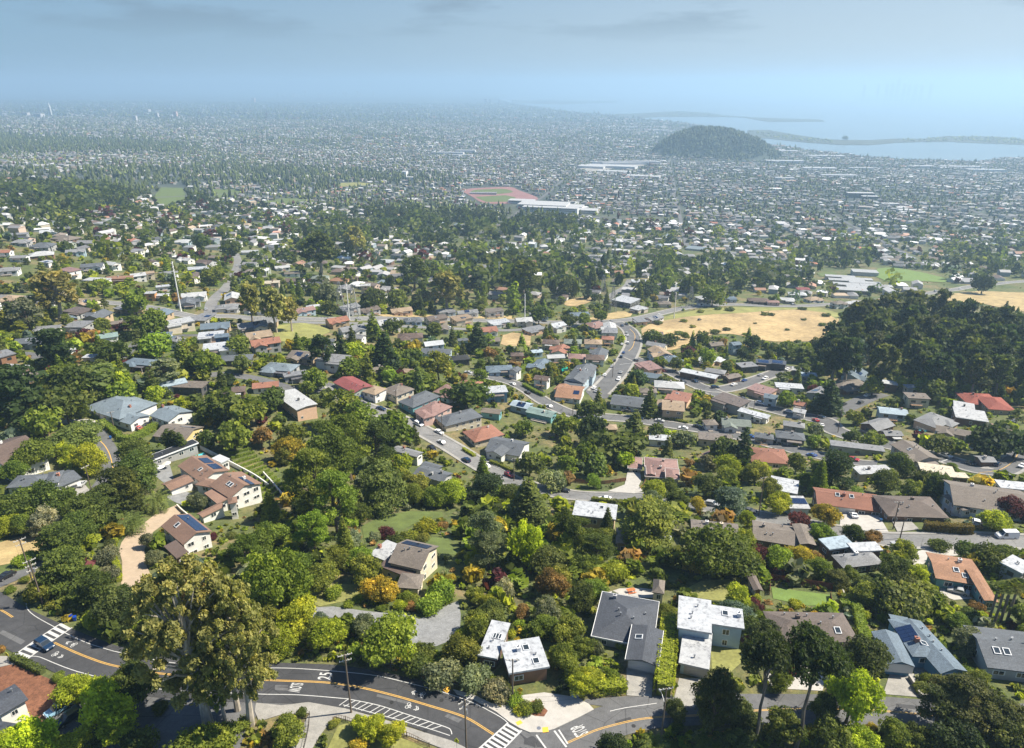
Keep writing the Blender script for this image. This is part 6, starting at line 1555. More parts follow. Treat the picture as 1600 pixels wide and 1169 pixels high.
# the dark eucalyptus grove on the right
_gr = random.Random(31)
GROVE = np.array([(1290, 538), (1312, 508), (1350, 488), (1385, 476), (1430, 474), (1490, 480), (1540, 494), (1600, 510), (1680, 520), (1680, 588), (1600, 584), (1530, 588), (1460, 580), (1400, 574), (1340, 562), (1300, 556)])
_n = 0; _gp = []
while _n < 86:
    px_, py_ = _gr.uniform(1290, 1680), _gr.uniform(474, 615)
    if not in_poly(px_, py_, GROVE): continue
    if any(abs(px_ - a) < 17 and abs(py_ - b) < 9 for a, b in _gp): 
        if _gr.random() < 0.93: continue
    _gp.append((px_, py_)); _n += 1
for px_, py_ in sorted(_gp, key=lambda p: p[1]):
    T('eucalyptus' if _gr.random() < 0.85 else 'oak', px_, py_, _gr.uniform(34, 52), _gr.choice('xxkkxd'), _gr.uniform(1.25, 1.7), None)

# ------------------------------------------------------------------ clipped hedges and vine rows
def hedge(px, width, height, col, label, cat='hedge', name='hedge', dens=70, size=0.24, group=None, nick=None, step=0.8, hbase=0.0):
    L = world_line(px, step)
    return hedge_w(L, width, height, col, label, cat, name, dens, size, group, nick, hbase)
def hedge_w(L, width, height, col, label, cat='hedge', name='hedge', dens=70, size=0.24, group=None, nick=None, hbase=0.0):
    rng = np.random.default_rng(int(abs(L[0][0] * 13 + L[0][1] * 7)) % 9999)
    N = normals2(L)
    ln = float(np.linalg.norm(np.diff(L, axis=0), axis=1).sum())
    n = int(ln * dens * (width + 2 * height) / 3.0)
    k = rng.random(n) * (len(L) - 1.001); i = k.astype(int); f = (k - i)[:, None]
    base = L[i] * (1 - f) + L[i + 1] * f; nn = N[i]
    face = rng.random(n) * (width + 2 * height)
    top = face < width
    off = np.where(top, face - width / 2, np.where(face < width + height, -width / 2, width / 2))
    zz = np.where(top, height, rng.random(n) * height)
    lump = 0.10 * np.sin(k * 2.1) + 0.06 * np.sin(k * 5.3 + 1)
    P2 = base + nn * (off * (1 + lump * 0.6) + rng.normal(size=n) * 0.05)[:, None]
    c0 = (float(L[len(L) // 2][0]), float(L[len(L) // 2][1])); z0 = float(ground(*c0))
    P = np.column_stack([P2[:, 0] - c0[0], P2[:, 1] - c0[1], ground(P2[:, 0], P2[:, 1]) - z0 + hbase + zz * (1 + lump * 0.5) + rng.normal(size=n) * 0.06])
    Nn = np.column_stack([nn * np.sign(off)[:, None] * (~top)[:, None], top.astype(float)]) + rng.normal(size=(n, 3)) * 0.5
    tint = 0.45 + rng.normal(size=n) * 0.14 + lump * 0.6
    me = card_mesh('hedge', P, Nn, size, tint, rng)
    o = link(name, me, loc=(c0[0], c0[1], z0), color=FC[col] if isinstance(col, str) else col)
    # added opaque core filling the hedge, leaf colour darkened for inner shade
    mb = MB(); V = []
    for s, h in ((-0.36, 0), (-0.36, 0.82), (0.36, 0.82), (0.36, 0)):
        q = L + N * (s * width); V.append(np.column_stack([q[:, 0] - c0[0], q[:, 1] - c0[1], ground(q[:, 0], q[:, 1]) - z0 + hbase * (h > 0) + h * height]))
    m = len(L); vs = np.concatenate(V)
    fs = [(a * m + j, a * m + j + 1, (a + 1) * m + j + 1, (a + 1) * m + j) for a in range(3) for j in range(m - 1)]
    fs += [(0, m, 2 * m, 3 * m), (m - 1, 4 * m - 1, 3 * m - 1, 2 * m - 1)]
    mb.add(vs, fs)
    link('inner_core', mb.mesh('inner_core', 'bark'), o, color=tuple(0.6 * v for v in (FC[col] if isinstance(col, str) else col)))
    px, py, _ = project((c0[0], c0[1], z0 + height))
    if label is None: AUTO.append((o, name.replace('_', ' '), px, py, cat, group))
    else: tag(o, label, cat, group)
    if nick: LANDMARKS.append((px, py, nick))
    return o
hedge([(1046, 978), (1043, 1010), (1040, 1045), (1036, 1088)], 3.6, 3.4, 'y', 'tall golden green clipped hedge between the dark roof and the white roof', nick='tall golden hedge')
hedge([(934, 1080), (958, 1080), (977, 1078)], 2.6, 2.2, 'y', 'yellow clipped hedge on the pavement side of the dark roofed house')
hedge([(20, 1030), (40, 1039), (68, 1053)], 1.5, 1.2, 'd', 'dark green box hedge along the mulch bed by the crossing')
hedge([(1442, 829), (1480, 832), (1518, 834)], 2.2, 3.0, (0.16, 0.12, 0.02), 'tall clipped golden topped hedge along the street', nick='clipped golden hedge')
hedge([(188, 836), (178, 853), (176, 870), (184, 888), (186, 910)], 1.4, 1.2, 'y', 'low yellow green hedge curving along the sandy drive')
hedge([(160, 662), (175, 674), (186, 684)], 2.2, 2.0, 'n', 'green hedge at the bend of the lane')
hedge([(120, 652), (140, 650), (158, 654)], 2.0, 1.4, 'n', 'low green hedge above the pale forecourt')
hedge([(186, 688), (205, 690), (222, 682), (245, 668)], 2.6, 2.4, 'n', 'thick green hedge in front of the blue grey hip house')
hedge([(1312, 950), (1335, 955), (1345, 990), (1350, 1010)], 2.0, 2.2, 'n', 'green hedge between the brown roof and the blue house')
hedge([(724, 703), (742, 714)], 1.6, 1.2, 'y', 'small yellow hedge beside the concrete drive on the street')
hedge([(766, 723), (784, 730), (800, 738)], 1.6, 1.4, 'o', 'olive hedge below the charcoal gabled house')
hedge([(925, 783), (960, 787), (990, 790)], 2.0, 1.6, 'o', 'long olive hedge above the white flat roof')
hedge([(818, 603), (835, 613), (850, 620)], 2.2, 1.8, 'n', 'green hedge along the pavement of the curving street')
hedge([(800, 588), (815, 580), (822, 574)], 3.5, 2.0, 'n', 'broad green hedge beside the white gabled house')
hedge([(1025, 653), (1050, 657), (1075, 662)], 1.6, 1.3, 'o', 'hedge along the street below the tall brown house')
hedge([(1200, 684), (1225, 690), (1245, 697)], 1.8, 1.6, 'y', 'yellow green hedge above the rust red bungalow')
hedge([(1098, 660), (1120, 668), (1145, 674)], 2.5, 2.2, 'r', 'russet hedge in front of the grey green gabled house')
# vineyard beside the villa
_v0 = [np.array(at(*p)[:2]) for p in ((352, 704), (372, 697))]
_va, _vb, _vc, _vd = (np.array(at(*p)[:2]) for p in ((352, 704), (388, 697), (448, 762), (412, 786)))
for k in range(13):
    t = k / 12
    a = _va + (_vd - _va) * t; b = _vb + (_vc - _vb) * t
    hedge_w(catmull([a, b], 0.8), 0.55, 1.1, 'n', None, 'vine row', 'vine_row', dens=70, size=0.26, group='vine rows beside the villa')

# ------------------------------------------------------------------ planting between the houses
KEEPOUT.append(np.array([at(*p)[:2] for p in ((346, 706), (390, 694), (456, 764), (412, 790))]))
FOOTA = np.array(FOOT)
MX0, MY0, MNX, MNY = -1000, 40, 2000, 1300
BLOCK = np.zeros((MNY, MNX), bool)        # one metre squares taken up by tarmac, houses and lawns
def _block():
    def box_of(x0, x1, y0, y1):
        i0, i1 = max(0, int(y0 - MY0)), min(MNY, int(y1 - MY0) + 2); j0, j1 = max(0, int(x0 - MX0)), min(MNX, int(x1 - MX0) + 2)
        if i1 <= i0 or j1 <= j0: return None
        return slice(i0, i1), slice(j0, j1), *np.meshgrid(np.arange(j0, j1) + MX0 + .5, np.arange(i0, i1) + MY0 + .5)
    for cx_, cy_, ux, uy, a, b in FOOT:
        r = a + b; g = box_of(cx_ - r, cx_ + r, cy_ - r, cy_ + r)
        if g is None: continue
        si, sj, X, Y = g; X = X - cx_; Y = Y - cy_
        BLOCK[si, sj] |= (np.abs(X * ux + Y * uy) < a) & (np.abs(-X * uy + Y * ux) < b)
    for L, w in ROADS:
        for k in range(0, len(L), 1):
            g = box_of(L[k][0] - w, L[k][0] + w, L[k][1] - w, L[k][1] + w)
            if g is None: continue
            si, sj, X, Y = g; BLOCK[si, sj] |= (X - L[k][0]) ** 2 + (Y - L[k][1]) ** 2 < w * w
    for P in KEEPOUT:
        g = box_of(P[:, 0].min(), P[:, 0].max(), P[:, 1].min(), P[:, 1].max())
        if g is None: continue
        si, sj, X, Y = g; BLOCK[si, sj] |= in_poly(X, Y, P)
_block()
_ring = [(0, 0)] + [(math.cos(k * .785), math.sin(k * .785)) for k in range(8)]
def clear_of(x, y, r, trees=0.5):
    for cx_, cy_ in _ring:
        i, j = int(y + cy_ * r * .6 - MY0), int(x + cx_ * r * .6 - MX0)
        if 0 <= i < MNY and 0 <= j < MNX and BLOCK[i, j]: return False
    if trees and len(TREES):
        TA = _ta()
        if np.any((TA[:, 0] - x) ** 2 + (TA[:, 1] - y) ** 2 < ((TA[:, 2] + r) * trees) ** 2): return False
    return True
_tc = [None, 0]
_tn = [0]
_tbuf = np.zeros((30000, 3))
def _ta():
    while _tn[0] < len(TREES): _tbuf[_tn[0]] = TREES[_tn[0]]; _tn[0] += 1
    return _tbuf[:_tn[0]]
_fr = random.Random(4)
FILL = []
def sample_fill(n, y0, y1, wlo, whi, x1=1720, pack=0.5):
    made = 0
    N = n * 10
    PX = np.array([_fr.uniform(-120, x1) for _ in range(N)]); PY = np.array([_fr.uniform(y0, y1) for _ in range(N)])
    g = in_poly(PX, PY, GROVE)
    XX, YY, ZZ = at_many(PX, PY)
    for k in range(N):
        if made >= n: break
        if g[k]: continue
        x, y, z, px_ = float(XX[k]), float(YY[k]), float(ZZ[k]), PX[k]
        W = _fr.uniform(wlo, whi)
        if not clear_of(x, y, W / 2, pack): continue
        # keep crowns from rising in front of a roof: the ground just beyond must be free of houses
        r_ = math.hypot(x, y); reach = W * 0.72 * r_ / max(60.0, CAM_H - z)
        if W > 3.4 and not clear_of(x + x / r_ * reach, y + y / r_ * reach, W / 3, trees=0): continue
        FILL.append((x, y, W, depth_of(x, y, z), px_)); TREES.append((x, y, W / 2)); made += 1
sample_fill(360, 640, 1169, 4.5, 8.0)
sample_fill(520, 640, 1169, 2.0, 3.4)
sample_fill(900, 470, 640, 4.5, 8.5)
sample_fill(1100, 470, 640, 2.2, 4.0)
sample_fill(420, 320, 470, 5, 9, 520)
sample_fill(420, 320, 470, 2.6, 5, 520)
sample_fill(160, 380, 470, 5, 9.5, 1300)
FILL.sort(key=lambda t: t[3] / t[2])
COLW = 'dddggggggggoooooonnnnyyyyyymmmkxssYYrpb'*3 + 'w'
KLIMIT = {'oak': 285, 'bush': 285}
_cnt = {}
for o_ in bpy.data.objects:
    if o_.parent is None: _cnt[o_.name.split('.')[0]] = _cnt.get(o_.name.split('.')[0], 0) + 1
MASS = []      # (x, y, W, H, colour)
for x, y, W, d, px_ in FILL:
    col = _fr.choice(COLW)
    kind = 'bush' if W < 4 else ('oak' if _fr.random() < (.93 if d < 300 else .72) else _fr.choice(('conifer', 'pine', 'cypress')))
    nm = KN[kind][0]
    if kind in ('conifer', 'pine', 'cypress'):
        H_ = W * TREE[kind]['H'] / TREE[kind]['W'] * _fr.uniform(0.7, 0.95); col = _fr.choice('dgmnog')
    else: H_ = W * _fr.uniform(0.6, 0.9) if kind == 'bush' else W * _fr.uniform(0.7, 1.0)
    if _cnt.get(nm, 0) < KLIMIT.get(kind, 200):
        _cnt[nm] = _cnt.get(nm, 0) + 1
        TREES_n = len(TREES); plant(kind, x, y, W, H_, col, _fr); TREES.pop()
    else: MASS.append((x, y, W, H_, FC[col]))

# ------------------------------------------------------------------ vehicles
def car_parts(kind):
    L, W, Hh = {'sedan': (4.6, 1.8, 1.45), 'suv': (4.7, 1.88, 1.72), 'van': (5.6, 2.05, 2.35)}[kind]
    if kind == 'van':
        prof = [(-L/2, .35), (-L/2, 2.2), (-L/2 + .15, Hh), (L/2 - 1.7, Hh), (L/2 - .95, 1.35), (L/2 - .1, 1.1), (L/2, .8), (L/2, .35)]
        roof0, roof1, wl = -L/2 + .15, L/2 - 1.7, 1.35
    elif kind == 'suv':
        prof = [(-L/2, .4), (-L/2, 1.0), (-L/2 + .25, Hh - .08), (-L/2 + .6, Hh), (L/2 - 2.1, Hh), (L/2 - 1.25, 1.08), (L/2 - .15, .92), (L/2, .7), (L/2, .4)]
    else:
        prof = [(-L/2, .38), (-L/2, .9), (-L/2 + .8, 1.0), (-L/2 + 1.35, Hh), (L/2 - 2.2, Hh), (L/2 - 1.25, .98), (L/2 - .15, .82), (L/2, .62), (L/2, .38)]
    mb = MB(); n = len(prof)
    def wid(z): return W / 2 * (1.0 if z < 1.05 else 1.0 - 0.16 * (z - 1.05) / (Hh - 1.05))
    vs = [(x, -wid(z), z) for x, z in prof] + [(x, wid(z), z) for x, z in prof]
    mb.add(vs, [tuple(range(n))[::-1] and tuple(range(n)), tuple(range(n, 2 * n))[::-1]] + [(k, n + k, n + (k + 1) % n, (k + 1) % n) for k in range(n)])
    body = mb.mesh('body', 'paint')
    # windows stand a few millimetres proud of the body
    g = MB()
    if kind == 'van':
        ws = [(L/2 - 1.62, Hh - .12), (L/2 - 1.02, 1.42)]
    elif kind == 'suv':
        ws = [(L/2 - 2.05, Hh - .1), (L/2 - 1.33, 1.14)]
    else:
        ws = [(L/2 - 2.14, Hh - .1), (L/2 - 1.33, 1.04)]
    (x0, z0), (x1, z1) = ws
    g.add([(x1 + .06, -wid(z1) * .9, z1 + .02), (x1 + .06, wid(z1) * .9, z1 + .02), (x0 + .06, wid(z0) * .9, z0 + .03), (x0 + .06, -wid(z0) * .9, z0 + .03)], [(0, 1, 2, 3)])
    wind = g.mesh('windscreen', 'glass')
    sides = MB()
    xs = (-L/2 + .62 if kind != 'sedan' else -L/2 + 1.35, L/2 - 1.75 if kind != 'van' else L/2 - 1.5)
    if kind == 'van': xs = (L/2 - 2.5, L/2 - 1.5)
    zt, zb = Hh - .14, 1.12 if kind != 'sedan' else 1.02
    for s in (-1, 1):
        sides.add([(xs[0] - .05, s * (wid(zb) + .012), zb), (xs[1] + .25, s * (wid(zb) + .012), zb), (xs[1] - .2, s * (wid(zt) + .012), zt), (xs[0] + .1, s * (wid(zt) + .012), zt)], [(0, 1, 2, 3) if s < 0 else (3, 2, 1, 0)])
    side = sides.mesh('side_window', 'glass')
    r = MB()
    xr = (-L/2 + .03, 1.1, -L/2 + .22, Hh - .16) if kind != 'sedan' else (-L/2 + .86, 1.04, -L/2 + 1.28, Hh - .08)
    r.add([(xr[0] - .03, -wid(1.1) * .85, xr[1]), (xr[0] - .03, wid(1.1) * .85, xr[1]), (xr[2] - .03, wid(1.3) * .82, xr[3]), (xr[2] - .03, -wid(1.3) * .82, xr[3])], [(3, 2, 1, 0)])
    rear = r.mesh('rear_window', 'glass')
    ty = MB().disc((0, 0, 0), .34, 'y', 14, .22).mesh('tyre', 'rubber')
    ri = MB().disc((0, 0, 0), .21, 'y', 10, .24).mesh('rim', 'rim')
    hl = MB().box((0, 0, 0), (.08, .38, .14)).mesh('headlight', 'lamp_white')
    tl = MB().box((0, 0, 0), (.06, .3, .16)).mesh('tail_light', 'lamp_red')
    return dict(L=L, W=W, H=Hh, body=body, glass=[('windscreen', wind), ('side_window', side), ('rear_window', rear)], tyre=ty, rim=ri, hl=hl, tl=tl)
CARS = {k: car_parts(k) for k in ('sedan', 'suv', 'van')}
def car(kind, px, py, heading, col, label=None, h=0.0, cat='car', to=None):
    x, y, z = at(px, py, 0.6)
    if to is not None:
        x2, y2, _ = at(*to, 0.6); heading = math.degrees(math.atan2(y2 - y, x2 - x))
    if heading is None: heading = road_yaw(x, y)
    C = CARS[kind]; rz = R(heading)
    def gz(dx): return float(ground(x + math.cos(rz) * dx, y + math.sin(rz) * dx))
    tilt = math.atan2(gz(1.4) - gz(-1.4), 2.8)
    root = empty('van' if kind == 'van' else 'car', (x, y, float(ground(x, y)) + 0.13 + h), 0)
    root.rotation_euler = (0, -tilt, rz)
    link('body', C['body'], root, color=col)
    for nm, me in C['glass']: link(nm, me, root)
    for sx in (-1, 1):
        for sy in (-1, 1):
            t = link('wheel', C['tyre'], root, (sx * C['L'] * .31, sy * (C['W'] / 2 - .1), .34)); link('rim', C['rim'], t)
    for sy in (-1, 1):
        link('headlight', C['hl'], root, (C['L'] / 2 - .02, sy * (C['W'] / 2 - .3), .72))
        link('tail_light', C['tl'], root, (-C['L'] / 2 + .01, sy * (C['W'] / 2 - .25), .88))
    p = project((x, y, z + 1))
    if label: tag(root, label, cat, 'vehicles')
    else: AUTO.append((root, f'{_cname(col)} {"car" if kind != "van" else "van"}', p[0], p[1], cat, 'vehicles'))
def _cname(c):
    for n, v in (('white', (.75,) * 3), ('silver', (.4,) * 3), ('black', (.015,) * 3), ('dark grey', (.08,) * 3), ('red', (.35, .02, .02)), ('blue', (.03, .08, .25)), ('dark blue', (.01, .03, .07)), ('light blue', (.25, .42, .55))):
        if sum(abs(a - b) for a, b in zip(c, v)) < .12: return n
    return 'grey'
WH, SI, BK, DG, RD, BL, DB, LB = (.75, .75, .75), (.4, .41, .42), (.015, .015, .017), (.08, .08, .085), (.35, .02, .025), (.03, .08, .25), (.01, .03, .07), (.25, .42, .55)
car('suv', 70, 1008, None, DB, 'dark blue car driving off the zebra crossing', to=(92, 1021))
car('suv', 92, 1108, None, LB, 'light blue car parked beside the bark mulch garden', to=(72, 1121))
car('suv', 108, 1122, None, (.012, .03, .045), 'dark teal car parked close beside the light blue one', to=(88, 1135))
car('sedan', 8, 901, None, BK, 'black car in tree shade near the left utility poles', to=(-20, 915))
car('van', 1573, 838, None, WH, 'white delivery van parked on the street at the right', to=(1540, 838))
car('sedan', 1334, 806, None, WH, 'white car nose out on the striped concrete drive', to=(1326, 796))
car('suv', 1237, 1042, None, RD, 'red pickup like car on the shaded pale drive', to=(1230, 1024))
car('sedan', 1208, 1036, None, BK, 'black car beside the red one on the shaded drive', to=(1200, 1020))
car('sedan', 114, 763, None, DG, 'dark grey car left of two on the drive below the dark roofed house', to=(100, 775))
car('sedan', 127, 757, None, SI, 'silver car right of two on the drive below the dark roofed house', to=(113, 769))
car('sedan', 675, 700, None, BK, 'black car parked at the kerb in front of the grey roofed white house', to=(686, 707))
car('sedan', 690, 691, None, SI, 'silver car parked opposite the black one on the sloping street', to=(678, 684))
car('sedan', 759, 728, None, WH, 'white car at the kerb below the charcoal gabled house', to=(748, 723))
car('sedan', 566, 631, None, BK, 'black car parked where the street of terraced houses begins', to=(556, 627))
car('suv', 562, 619, None, BL, 'blue car on the drive of the wine red roofed house', to=(556, 614))
car('sedan', 686, 675, None, WH, 'white car half on the pavement by the purple trees', to=(694, 679))
car('sedan', 1498, 924, None, SI, 'silver car on the pale court of the orange brown house', to=(1482, 920))
car('suv', 1525, 817, None, WH, 'white car nearest the clipped golden hedge of two on the drive', to=(1522, 806))
car('suv', 1537, 816, None, SI, 'silver car farther from the clipped hedge of two on the drive', to=(1534, 805))
car('sedan', 978, 642, None, DG, 'dark grey car on the drive of the long white house', to=(966, 641))
car('suv', 1127, 667, None, WH, 'white car parked by the russet hedge', to=(1115, 663))
car('sedan', 216, 669, None, RD, 'red car in the drive of the blue grey hip house', to=(205, 664))
car('sedan', 228, 664, None, BK, 'black car under the eave of the blue grey hip house', to=(220, 670))
for p, c in (((972, 509), DB), ((972, 538), WH), ((994, 531), DG), ((960, 564), BK), ((945, 586), WH), ((928, 606), WH), ((932, 611), SI), ((970, 582), SI), ((956, 573), SI), ((1068, 597), BK), ((1147, 601), WH), ((1188, 586), SI),
             ((1233, 643), WH), ((1310, 641), SI), ((1318, 632), BK), ((1355, 618), WH), ((1366, 611), DG), ((1333, 612), BL), ((1340, 611), WH), ((845, 611), BK), ((870, 540), SI), ((880, 542), WH), ((1518, 700), SI), ((1585, 658), SI), ((1575, 661), BK),
             ((1093, 500), DG), ((1240, 476), SI), ((1030, 492), WH), ((700, 511), WH), ((560, 498), SI), ((850, 502), BK), ((365, 430), WH), ((370, 415), SI), ((322, 483), SI), ((1430, 462), WH), ((1462, 455), SI), ((1500, 451), WH), ((1480, 452), DG), ((1345, 629), DG), ((980, 446), SI), ((975, 452), WH), ((405, 409), SI), ((410, 420), WH)):
    car('sedan' if (p[0] * 7 + p[1]) % 3 else 'suv', p[0], p[1], None, c)

_pk = random.Random(77)
def parked(L, w, n, lo=0):
    for _ in range(n):
        k = _pk.randrange(lo, len(L) - 2); t = L[k + 1] - L[k]; t = t / np.linalg.norm(t); nn = np.array((-t[1], t[0])); sg = _pk.choice((-1, 1))
        q = L[k] + nn * sg * (w - 2.7); z = float(ground(*q)); px, py, d = project((q[0], q[1], z))
        if not (0 < px < 1600 and py < 1000) or d > 620 or d < 180: continue
        if any((q[0] - c[0]) ** 2 + (q[1] - c[1]) ** 2 < 49 for c in _carpos): continue
        _carpos.append(q); q2 = q + t * 4 * sg; p2 = project((q2[0], q2[1], float(ground(*q2))))
        car(_pk.choice(('sedan', 'sedan', 'suv')), px, py - 1.2, None, _pk.choice((WH, WH, SI, SI, BK, DG, DG, BL, DB, RD)), to=(p2[0], p2[1] - 1.2))
_carpos = [np.array(o_.location[:2]) for o_ in bpy.data.objects if o_.parent is None and o_.name.startswith(('car', 'van'))]
for (L_, w_), n_ in zip([r for r in ROADS if r[1] > 4.5], (0, 30, 26, 12, 16, 26, 12)): parked(L_, w_, n_)

# ------------------------------------------------------------------ utility poles and wires
def upole(bx, by, H, label, arms=2, az=None, transformer=False, col=(0.15, 0.115, 0.085), lamp=False):
    x, y, z = at(bx, by)
    root = empty('utility_pole', (x, y, z), R(az if az is not None else road_yaw(x, y) + 90))
    link('pole', MB().tube([(0, 0, -1), (0, 0, H * .5), (0, 0, H)], [.19, .16, .12], 8).mesh('pole', 'wood'), root, color=col)
    tops = []
    for k in range(arms):
        za = H - 0.35 - 1.25 * k; w = 2.6 if k == 0 else 2.2
        a = link('crossarm', MB().box((0, 0.14, za), (w, .11, .13)).mesh('crossarm', 'wood'), root, color=(0.5, 0.47, 0.42))
        ins = MB()
        for q in (-.46, -.2, .2, .46):
            ins.tube([(q * w, .14, za + .06), (q * w, .14, za + .28)], [.05, .06], 6)
        tag(link('insulator', ins.mesh('insulator', 'lamp_white'), a), kind='stuff')
        for s in (-1, 1): a2 = MB().tube([(0, .14, za - .6), (s * w * .32, .14, za)], .03, 5); link('brace', a2.mesh('brace', 'metal_grey'), a)
        for q in (-.46, .46): tops.append(root.matrix_basis @ Vector((q * w, .14, za + .28)))
    if transformer:
        link('transformer', MB().tube([(0.35, 0.25, H - 3.6), (.35, .25, H - 2.6)], .28, 10).mesh('transformer', 'metal_grey'), root)
    if lamp:
        link('street_lamp', MB().tube([(0, 0, H * .72), (0, 1.4, H * .78), (0, 2.3, H * .775)], .05, 6).box((0, 2.5, H * .77), (.25, .6, .12)).mesh('street_lamp', 'metal_grey'), root)
    me = [root.matrix_basis.translation.copy()]
    Rm = Matrix.Rotation(root.rotation_euler.z, 4, 'Z'); T0 = Matrix.Translation(root.location)
    tops = []
    for k in range(arms):
        za = H - 0.35 - 1.25 * k; w = 2.6 if k == 0 else 2.2
        for q in (-.46, .46): tops.append(T0 @ Rm @ Vector((q * w, .14, za + .28)))
    px, py, _ = project(root.location + Vector((0, 0, H * .6)))
    tag(root, label, 'utility pole', 'utility poles')
    return tops
_wires = []
def wire(p, q, sag=0.03, r=0.016, label='thin overhead wire strung between two utility poles', name='power_line', grp='overhead wires'):
    pts = []
    L = (q - p).length
    for k in range(13):
        t = k / 12; v = p.lerp(q, t); v.z -= 4 * sag * L * t * (1 - t); pts.append(v)
    me = MB().tube(pts, r, 3, False).mesh(name, 'black')
    o = link(name, me); tag(o, label, 'wire', grp)
def string(A, B, n=2, **kw):
    m = min(n, len(A), len(B)); lab = kw.pop('label', None)
    for k in range(m):
        if m > 2: pre = ('upper ', 'middle ', 'lower ')[k // 2] + ('near ', 'far ')[k % 2]
        else: pre = 'nearer ' if m < 2 or (A[k] + B[k]).y < (A[1 - k] + B[1 - k]).y else 'farther '
        wire(A[k], B[k], label=pre + lab, **kw)
P1 = upole(549, 1114, 14, 'utility pole with two pale crossarms beside the hatched kerb', 2, 20, False)
P2 = upole(729, 1178, 12.5, 'dark utility pole near the lower zebra crossing', 2, 40, True)
P3 = upole(68, 948, 13, 'utility pole with many arms in tree shade by the first crossing', 3, 50, True)
P4 = upole(52, 912, 13, 'utility pole farther up the shaded road beside another', 2, 50)
P5 = upole(801, 1094, 10, 'slim wooden pole beside the amber turn sign', 1, 0)
P6 = upole(1032, 1163, 13, 'dark pole with street lamp beside the golden hedge', 1, 10, lamp=True)
P7 = upole(108, 662, 12, 'utility pole with three pale crossarms above the lane', 2, 35)
P8 = upole(145, 775, 11, 'slim utility pole beside the drive with two cars', 1, 60)
P9 = upole(179, 672, 8, 'wooden pole at the corner of the blue grey hip house', 1, 30)
P10 = upole(1395, 827, 9.5, 'wooden pole with transformer in front of the brown hip roof', 1, 0, True)
P11 = upole(1406, 842, 7, 'leaning short pole at the street edge', 0, 0)
P12 = upole(803, 752, 10, 'utility pole at the lower end of the sloping street', 1, 30)
P13 = upole(620, 640, 10, 'pole with crossarm in front of the dark grey hip house', 1, 30)
P14 = upole(691, 682, 10, 'pole with crossarm in front of the blue grey hip house', 1, 30)
P15 = upole(1185, 806, 14, 'tall dark pole beside the blue green cedar', 1, 20)
P16 = upole(1309, 676, 12, 'pole beside the bend above the grey roofed house', 1, 20)
P17 = upole(957, 590, 11, 'pole at the junction in front of the slate house', 1, 60)
P18 = upole(846, 615, 9, 'pole at the bend of the curving street', 1, 20)
P19 = upole(895, 648, 9, 'pole on the curving street below the orange house', 1, 20)
P20 = upole(1176, 651, 9, 'pole beside the long white flat roof', 1, 20)
for a, b, lb in ((P1, P2, 'over the main road beside the hatched kerb'), (P3, P4, 'between the two shaded poles at far left'), (P1, P3, 'along the main road past the huge eucalyptus'), (P13, P14, 'above the terrace of parked car street'), (P14, P12, 'down the sloping street'),
                 (P12, P15, 'over the trees to the blue green cedar'), (P15, P10, 'from the cedar pole to the transformer pole'), (P18, P19, 'along the curving street'), (P6, P2, 'across the side street junction'), (P7, P9, 'above the lane by the blue grey house'), (P16, P20, 'across the right hand bend'), (P2, P5, 'over the corner pavement')):
    string(a, b, 2, label='thin dark overhead wire ' + lb)

# steel masts and lattice towers of the transmission line
def mast(bx, by, H, label):
    x, y, z = at(bx, by)
    root = empty('steel_mast', (x, y, z), R(100))
    link('pole', MB().tube([(0, 0, -1), (0, 0, H)], [.55, .28], 8).mesh('pole', 'lamp_white'), root)
    tops = []
    for k in range(3):
        for s in (-1, 1):
            za = H - .8 - 2.6 * k
            link('arm', MB().tube([(0, 0, za - .5), (s * 2.4, 0, za)], [.16, .09], 5).mesh('arm', 'lamp_white'), root)
            ins = link('insulator', MB().tube([(s * 2.4, 0, za), (s * 2.4, 0, za - 1.2)], .12, 6).mesh('insulator', 'rim'), root)
            tops.append(Matrix.Translation((x, y, z)) @ Matrix.Rotation(R(100), 4, 'Z') @ Vector((s * 2.4, 0, za - 1.2)))
    tag(root, label, 'power mast', 'transmission masts'); return tops
def lattice(bx, by, H, label):
    x, y, z = at(bx, by)
    root = empty('lattice_tower', (x, y, z), R(100))
    leg = MB(); w0, w1 = 3.2, .7
    lv = 9
    for sx in (-1, 1):
        for sy in (-1, 1):
            link('leg', MB().tube([(sx * w0, sy * w0, -1), (sx * w1, sy * w1, H)], .16, 5).mesh('leg', 'metal_grey'), root)
    br = MB()
    for k in range(lv):
        t0, t1 = k / lv, (k + 1) / lv
        a, b = w0 + (w1 - w0) * t0, w0 + (w1 - w0) * t1
        for (ax, ay), (bx_, by_) in (((-1, -1), (1, -1)), ((1, -1), (1, 1)), ((1, 1), (-1, 1)), ((-1, 1), (-1, -1))):
            br.tube([(ax * a, ay * a, H * t0), (bx_ * b, by_ * b, H * t1)], .08, 4, False); br.tube([(bx_ * a, by_ * a, H * t0), (ax * b, ay * b, H * t1)], .08, 4, False)
    tag(link('bracing', br.mesh('bracing', 'metal_grey'), root), kind='stuff')
    tops = []
    for k in range(3):
        za = H - .6 - 3.4 * k
        link('arm', MB().tube([(-4, 0, za), (0, 0, za + .5), (4, 0, za)], [.06, .16, .06], 5).mesh('arm', 'metal_grey'), root)
        for s in (-1, 1): tops.append(Matrix.Translation((x, y, z)) @ Matrix.Rotation(R(100), 4, 'Z') @ Vector((s * 4, 0, za)))
    tag(root, label, 'pylon', 'lattice towers'); return tops
M0 = mast(283, 487, 34, 'white steel mast beside the divided road at the left')
M1 = mast(546, 500, 27, 'white steel mast between two lattice towers')
M2 = mast(820, 508, 26, 'white steel mast at the edge of the divided road')
M3 = mast(1053, 498, 24, 'white steel mast at the crest of the golden hill')
M4 = mast(780, 447, 26, 'white steel mast far down the wooded slope')
